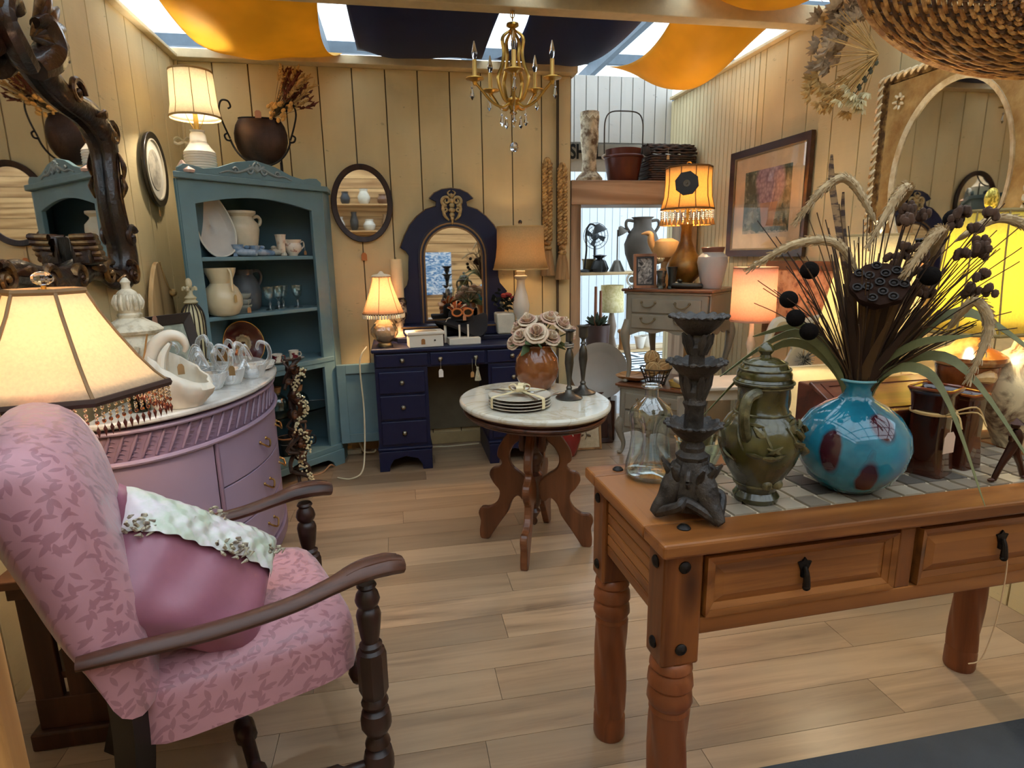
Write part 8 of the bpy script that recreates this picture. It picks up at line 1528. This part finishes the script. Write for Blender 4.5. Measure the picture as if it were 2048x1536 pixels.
for s in (-1, 1): MB().prism([(0.12*math.cos(R(180*k/12)), 0.185+0.07*math.sin(R(180*k/12))) for k in range(13)], 0.01, Matrix.Translation((s*0.165-0.005, 0, 0)) @ YZ).build('lid_end', DW, t, smooth=0)
price_tag(t, (-0.05, -0.135, 0.22), 0.05, '#c9a878', 0.02, 0.03)
# far room things seen through the doorway
tb = thing('shop_banner', 'pale shop banner with dark capital letters seen above the doorway header', 'sign', (1.83, 4.915, 2.115), 0); MB().b2(-0.75, 0.55, 0, 0.012, -0.14, 0.16).build('banner', mat('#c9bfae', 0.7), tb, smooth=0)
fc = bpy.data.curves.new('lettering', 'FONT'); fc.body = 'MARSHAL'; fc.size = 0.155; fc.extrude = 0.002; fc.offset = 0.004; fc.align_x = 'LEFT'; fc.materials.append(mat('#1c1a18', 0.6)); fo = bpy.data.objects.new('lettering', fc); COL.objects.link(fo); fo.parent = tb; bpy.context.view_layer.update(); lm = bpy.data.meshes.new_from_object(fo); bpy.data.objects.remove(fo); fo = link('lettering', lm, tb); fo.location = (-0.65, -0.003, -0.04); fo.rotation_euler = (R(90), 0, 0); fo.scale = (0.75, 1, 1)
for x in (-0.6, 0.45): MB().cyl((x, 0.006, 0.15), (x, 0.006, 1.105), 0.003, n=5).build('hanging_wire', mat('#9a9a98', 0.4), tb)
t = thing('white_display_shelf', 'white open display shelf in the bright room beyond the doorway', 'shelf', (2.15, 5.55, 0), 0); SHW = mat('#d6d2c6', 0.6)
for z in (1.155, 0.42): MB().b2(-0.55, 0.75, -0.17, 0.17, z-0.028, z).build('board', wood('#b89a6a', '#dcc496', 'x', 0.8, 0.5), t, smooth=0, bevel=0.003)
for x in (-0.54, 0.73): MB().b2(x-0.02, x+0.02, -0.16, 0.16, 0, 1.7).build('upright', SHW, t, smooth=0)
ZS = 1.1552
t = thing('gooseneck_lamp', 'black gooseneck desk lamp on the far display shelf', 'lamp', (1.72, 5.45, ZS), 0); KB = mat('#1a1c1e', 0.4, 0.3); MB().lathe([(0, 0), (0.07, 0), (0.06, 0.02), (0.012, 0.03), (0, 0.03)], 18).build('base', KB, t); MB().tube(catmull([(0, 0, 0.02), (0.02, 0, 0.2), (0.015, 0, 0.35), (0.05, 0, 0.43), (0.10, 0, 0.42)], 6), 0.009, 7).build('neck', KB, t); MB().lathe([(0.02, 0.0), (0.075, -0.07)], 16, (0.12, 0, 0.43), (0, -20, 0)).build('shade', KB, t, thick=0.003)
t = thing('cone_task_lamp', 'slim metal task lamp with cone shade on the far display shelf', 'lamp', (2.04, 5.45, ZS), 0); ST = mat('#6f6a62', 0.35, 0.6); MB().lathe([(0, 0), (0.075, 0), (0.03, 0.10), (0.01, 0.11), (0, 0.11)], 18).build('base', ST, t); MB().cyl((0, 0, 0.1), (0, 0, 0.38), 0.006).build('stem', ST, t); MB().lathe([(0.012, 0.0), (0.06, -0.07)], 16, (0.02, 0, 0.41), (0, -30, 0)).build('shade', ST, t, thick=0.003)
t = thing('wire_fan', 'round wire desk fan on the far display shelf between two lamps', 'fan', (1.87, 5.60, ZS), 0); FN = mat('#4a5054', 0.4, 0.5); MB().lathe([(0, 0), (0.07, 0), (0.06, 0.015), (0.012, 0.02), (0.012, 0.24), (0, 0.24)], 18).build('stand', FN, t)
for r in (0.12, 0.09, 0.06, 0.03): MB().tube([(r*math.cos(2*math.pi*k/32), -0.03, 0.33+r*math.sin(2*math.pi*k/32)) for k in range(32)], 0.003, 5, closed=True).build('guard_ring', FN, t)
for k in range(12): a = 2*math.pi*k/12; MB().tube([(0, -0.03, 0.33), (0.12*math.cos(a), -0.03, 0.33+0.12*math.sin(a))], 0.0018, 4).build('guard_wire', FN, t)
for k in range(4): a = math.pi/2*k+0.4; MB().prism([(0, 0), (0.09, -0.02), (0.10, 0.03), (0.02, 0.02)], 0.003, Matrix.Translation((0, -0.015, 0.33)) @ Matrix.Rotation(a, 4, 'Y') @ XZ).build('blade', FN, t, smooth=0)
MB().sph((0, -0.0, 0.33), (0.04, 0.05, 0.04), 12, 8).build('motor', FN, t)
t = thing('amphora', 'dark brown two-handled amphora vase on the far display shelf', 'vase', (2.27, 5.42, ZS), 0); AMP = mat('#4f463c', 0.7, var=0.12); vessel([(0.08, 0), (0.10, 0.02), (0.155, 0.16), (0.165, 0.25), (0.13, 0.34), (0.085, 0.40), (0.08, 0.47), (0.105, 0.49)], 0.008, 32).build('body', AMP, t)
for s in (-1, 1): handle([(s*0.082, 0, 0.455), (s*0.15, 0, 0.46), (s*0.16, 0, 0.41), (s*0.125, 0, 0.355)], 0.014).build('handle', AMP, t)
tag(MB().lathe([(0, 0), (0.06, 0), (0.075, 0.03), (0.05, 0.10), (0.02, 0.12), (0.06, 0.15), (0, 0.16)], 18, lobes=7, amp=0.2).build('black_figurine', mat('#15171a', 0.4), loc=(1.86, 5.42, ZS)), 'small black cast figurine between the lamps on the far shelf', 'figurine')
tag(vessel([(0.05, 0), (0.055, 0.01), (0.06, 0.10), (0.07, 0.12)], 0.005, 20).build('brass_pot', mat('#8a7a5c', 0.4, 0.5), loc=(1.80, 5.56, ZS)), 'small brass pot behind the black figurine on the far shelf', 'pot')
ZB = 0.4202
t = thing('cork_pot_stump', 'brown crock pot with evergreen sprigs on the low board of the far shelf', 'pot', (1.86, 5.46, ZB), 0); vessel([(0.09, 0), (0.105, 0.01), (0.112, 0.12), (0.118, 0.22), (0.122, 0.24)], 0.008, 28).build('pot', mat('#3a2018', 0.5, var=0.2), t); r3 = random.Random(2)
for k in range(26): d = Vector((r3.uniform(-1, 1), r3.uniform(-1, 1), r3.uniform(0.3, 1.0))).normalized(); p = Vector((0, 0, 0.22)); MB().tube([p+d*0.03, p+d*0.09, p+d*0.14], [0.012, 0.02, 0.003], 6, flat=0.5).build('sprig', mat('#3a4432', 0.8, var=0.3), t)
for x, h in ((-0.02, 0.60), (0.03, 0.56)): MB().cyl((x, 0, 0.05), (x, 0, h), 0.018, 0.014, n=10).build('bottle_neck', mat('#7a4a2c', 0.4), t)
t = thing('gold_shade_lamp', 'table lamp with pale gold textured drum shade under the far shelf', 'lamp', (2.06, 5.62, ZB), 0); MB().lathe([(0, 0), (0.06, 0), (0.05, 0.02), (0.03, 0.10), (0.05, 0.2), (0.02, 0.34), (0, 0.34)], 18).build('base', mat('#8a7a6a', 0.4), t); round_shade(t, [(0.115, 0.34), (0.112, 0.46), (0.108, 0.60)], two('#d9cf92', '#efe6b8', 0.4, 0.6, 0.8, scale=40), None)
t = thing('wood_stump_jar', 'turned wooden jar with white cups at the end of the low far shelf', 'jar', (2.12, 5.42, ZB), 0); MB().lathe([(0, 0), (0.06, 0), (0.05, 0.05), (0.055, 0.15), (0.07, 0.17), (0.06, 0.19), (0, 0.19)], 18).build('jar', wood('#8a5a30', '#b88650', 'z', 1.2, 0.5), t)
for k, (x, y) in enumerate(((0.16, 0.0, ), (0.25, 0.05))): tag(vessel([(0.03, 0), (0.035, 0.005), (0.05, 0.08), (0.06, 0.12)], 0.004, 18).build('white_cup', mat('#dcd8cc', 0.3), loc=(2.12+x, 5.42+y, ZB)), ('white cup beside the wooden jar on the low far shelf', 'white cup farther from the wooden jar on the low far shelf')[k], 'cup', 'white cups on the far shelf')
# far rug of black and white basket-weave bars
rg = thing('patterned_rug', 'black and white basketweave patterned rug on the far room floor', 'rug', (3.0, 6.95, 0), 10); MB().b2(-1.3, 1.6, -1.15, 1.15, 0.0, 0.008).build('ground', mat('#d4d9dc', 0.9), rg, smooth=0); BK2 = mat('#1c2b34', 0.9); bm0 = None
for i in range(6):
    for j in range(5):
        for q in range(3):
            x0, y0 = -1.25+i*0.47, -1.10+j*0.44; vert = (i+j) % 2
            ob = MB().b2(-0.20, 0.20, -0.028, 0.028, 0.0085, 0.0105).build('bar', BK2, rg, smooth=0) if bm0 is None else link('bar', bm0, rg); bm0 = ob.data
            ob.location = (x0+0.22, y0+0.07+0.14*q, 0) if not vert else (x0+0.08+0.14*q, y0+0.21, 0); ob.rotation_euler = (0, 0, R(90) if vert else 0)
# shop shelf on the rear wall, seen only in the mirrors
t = thing('rear_wall_shelf', 'pine wall shelf on the plank wall reflected in the oval mirror', 'shelf', (-0.45, -2.25, 1.75), 0)
for z in (0.0, 0.42): MB().b2(-0.7, 0.9, -0.13, 0.13, z-0.025, z).build('board', PINE_W, t, smooth=0, bevel=0.003)
for x in (-0.6, 0.6): MB().b2(x-0.015, x+0.015, -0.14, 0.10, -0.02, 0.42).build('bracket', PINE_W, t, smooth=0)
for i, (x, z, h, r, c) in enumerate(((-0.42, 1.75, 0.22, 0.09, '#cfc8bc'), (-0.18, 1.75, 0.3, 0.07, '#3a3632'), (0.06, 1.75, 0.18, 0.1, '#d8d2c4'), (0.34, 1.75, 0.26, 0.08, '#8a6a4a'), (-0.3, 2.17, 0.2, 0.08, '#2e3236'), (0.0, 2.17, 0.24, 0.1, '#c9c2b0'), (0.3, 2.17, 0.16, 0.09, '#6b4a34'))):
    tag(vessel([(r*0.6, 0), (r*0.9, h*0.2), (r, h*0.5), (r*0.6, h*0.85), (r*0.7, h)], 0.006, 22).build('shelf_pot', mat(c, 0.5), loc=(-0.45+x, -2.25, z+0.0005)), ('pale pot', 'dark narrow pot', 'white pot', 'brown pot', 'charcoal pot', 'cream pot', 'small brown pot')[i]+' on the reflected '+('lower' if z < 2 else 'upper')+' wall shelf', 'pot', 'pots on the reflected shelf')
wv = thing('wave_print', 'blue and white swirl print on the plank wall reflected in the arched mirror', 'picture', (0.70, -2.395, 1.02), 0)
def swirl(k): v = k.coord((1, 1, 3), rand=False); n = k.noise(v, 6, 5, 0.6, 2.5); return k.ramp(n, [(0.38, srgb('#2a5f9a')), (0.48, srgb('#6fa0cc')), (0.55, srgb('#e2e8ee'))])
MB().b2(-0.25, 0.25, 0, 0.02, -0.36, 0.36).build('canvas', art('blue_swirl', swirl), wv, smooth=0)
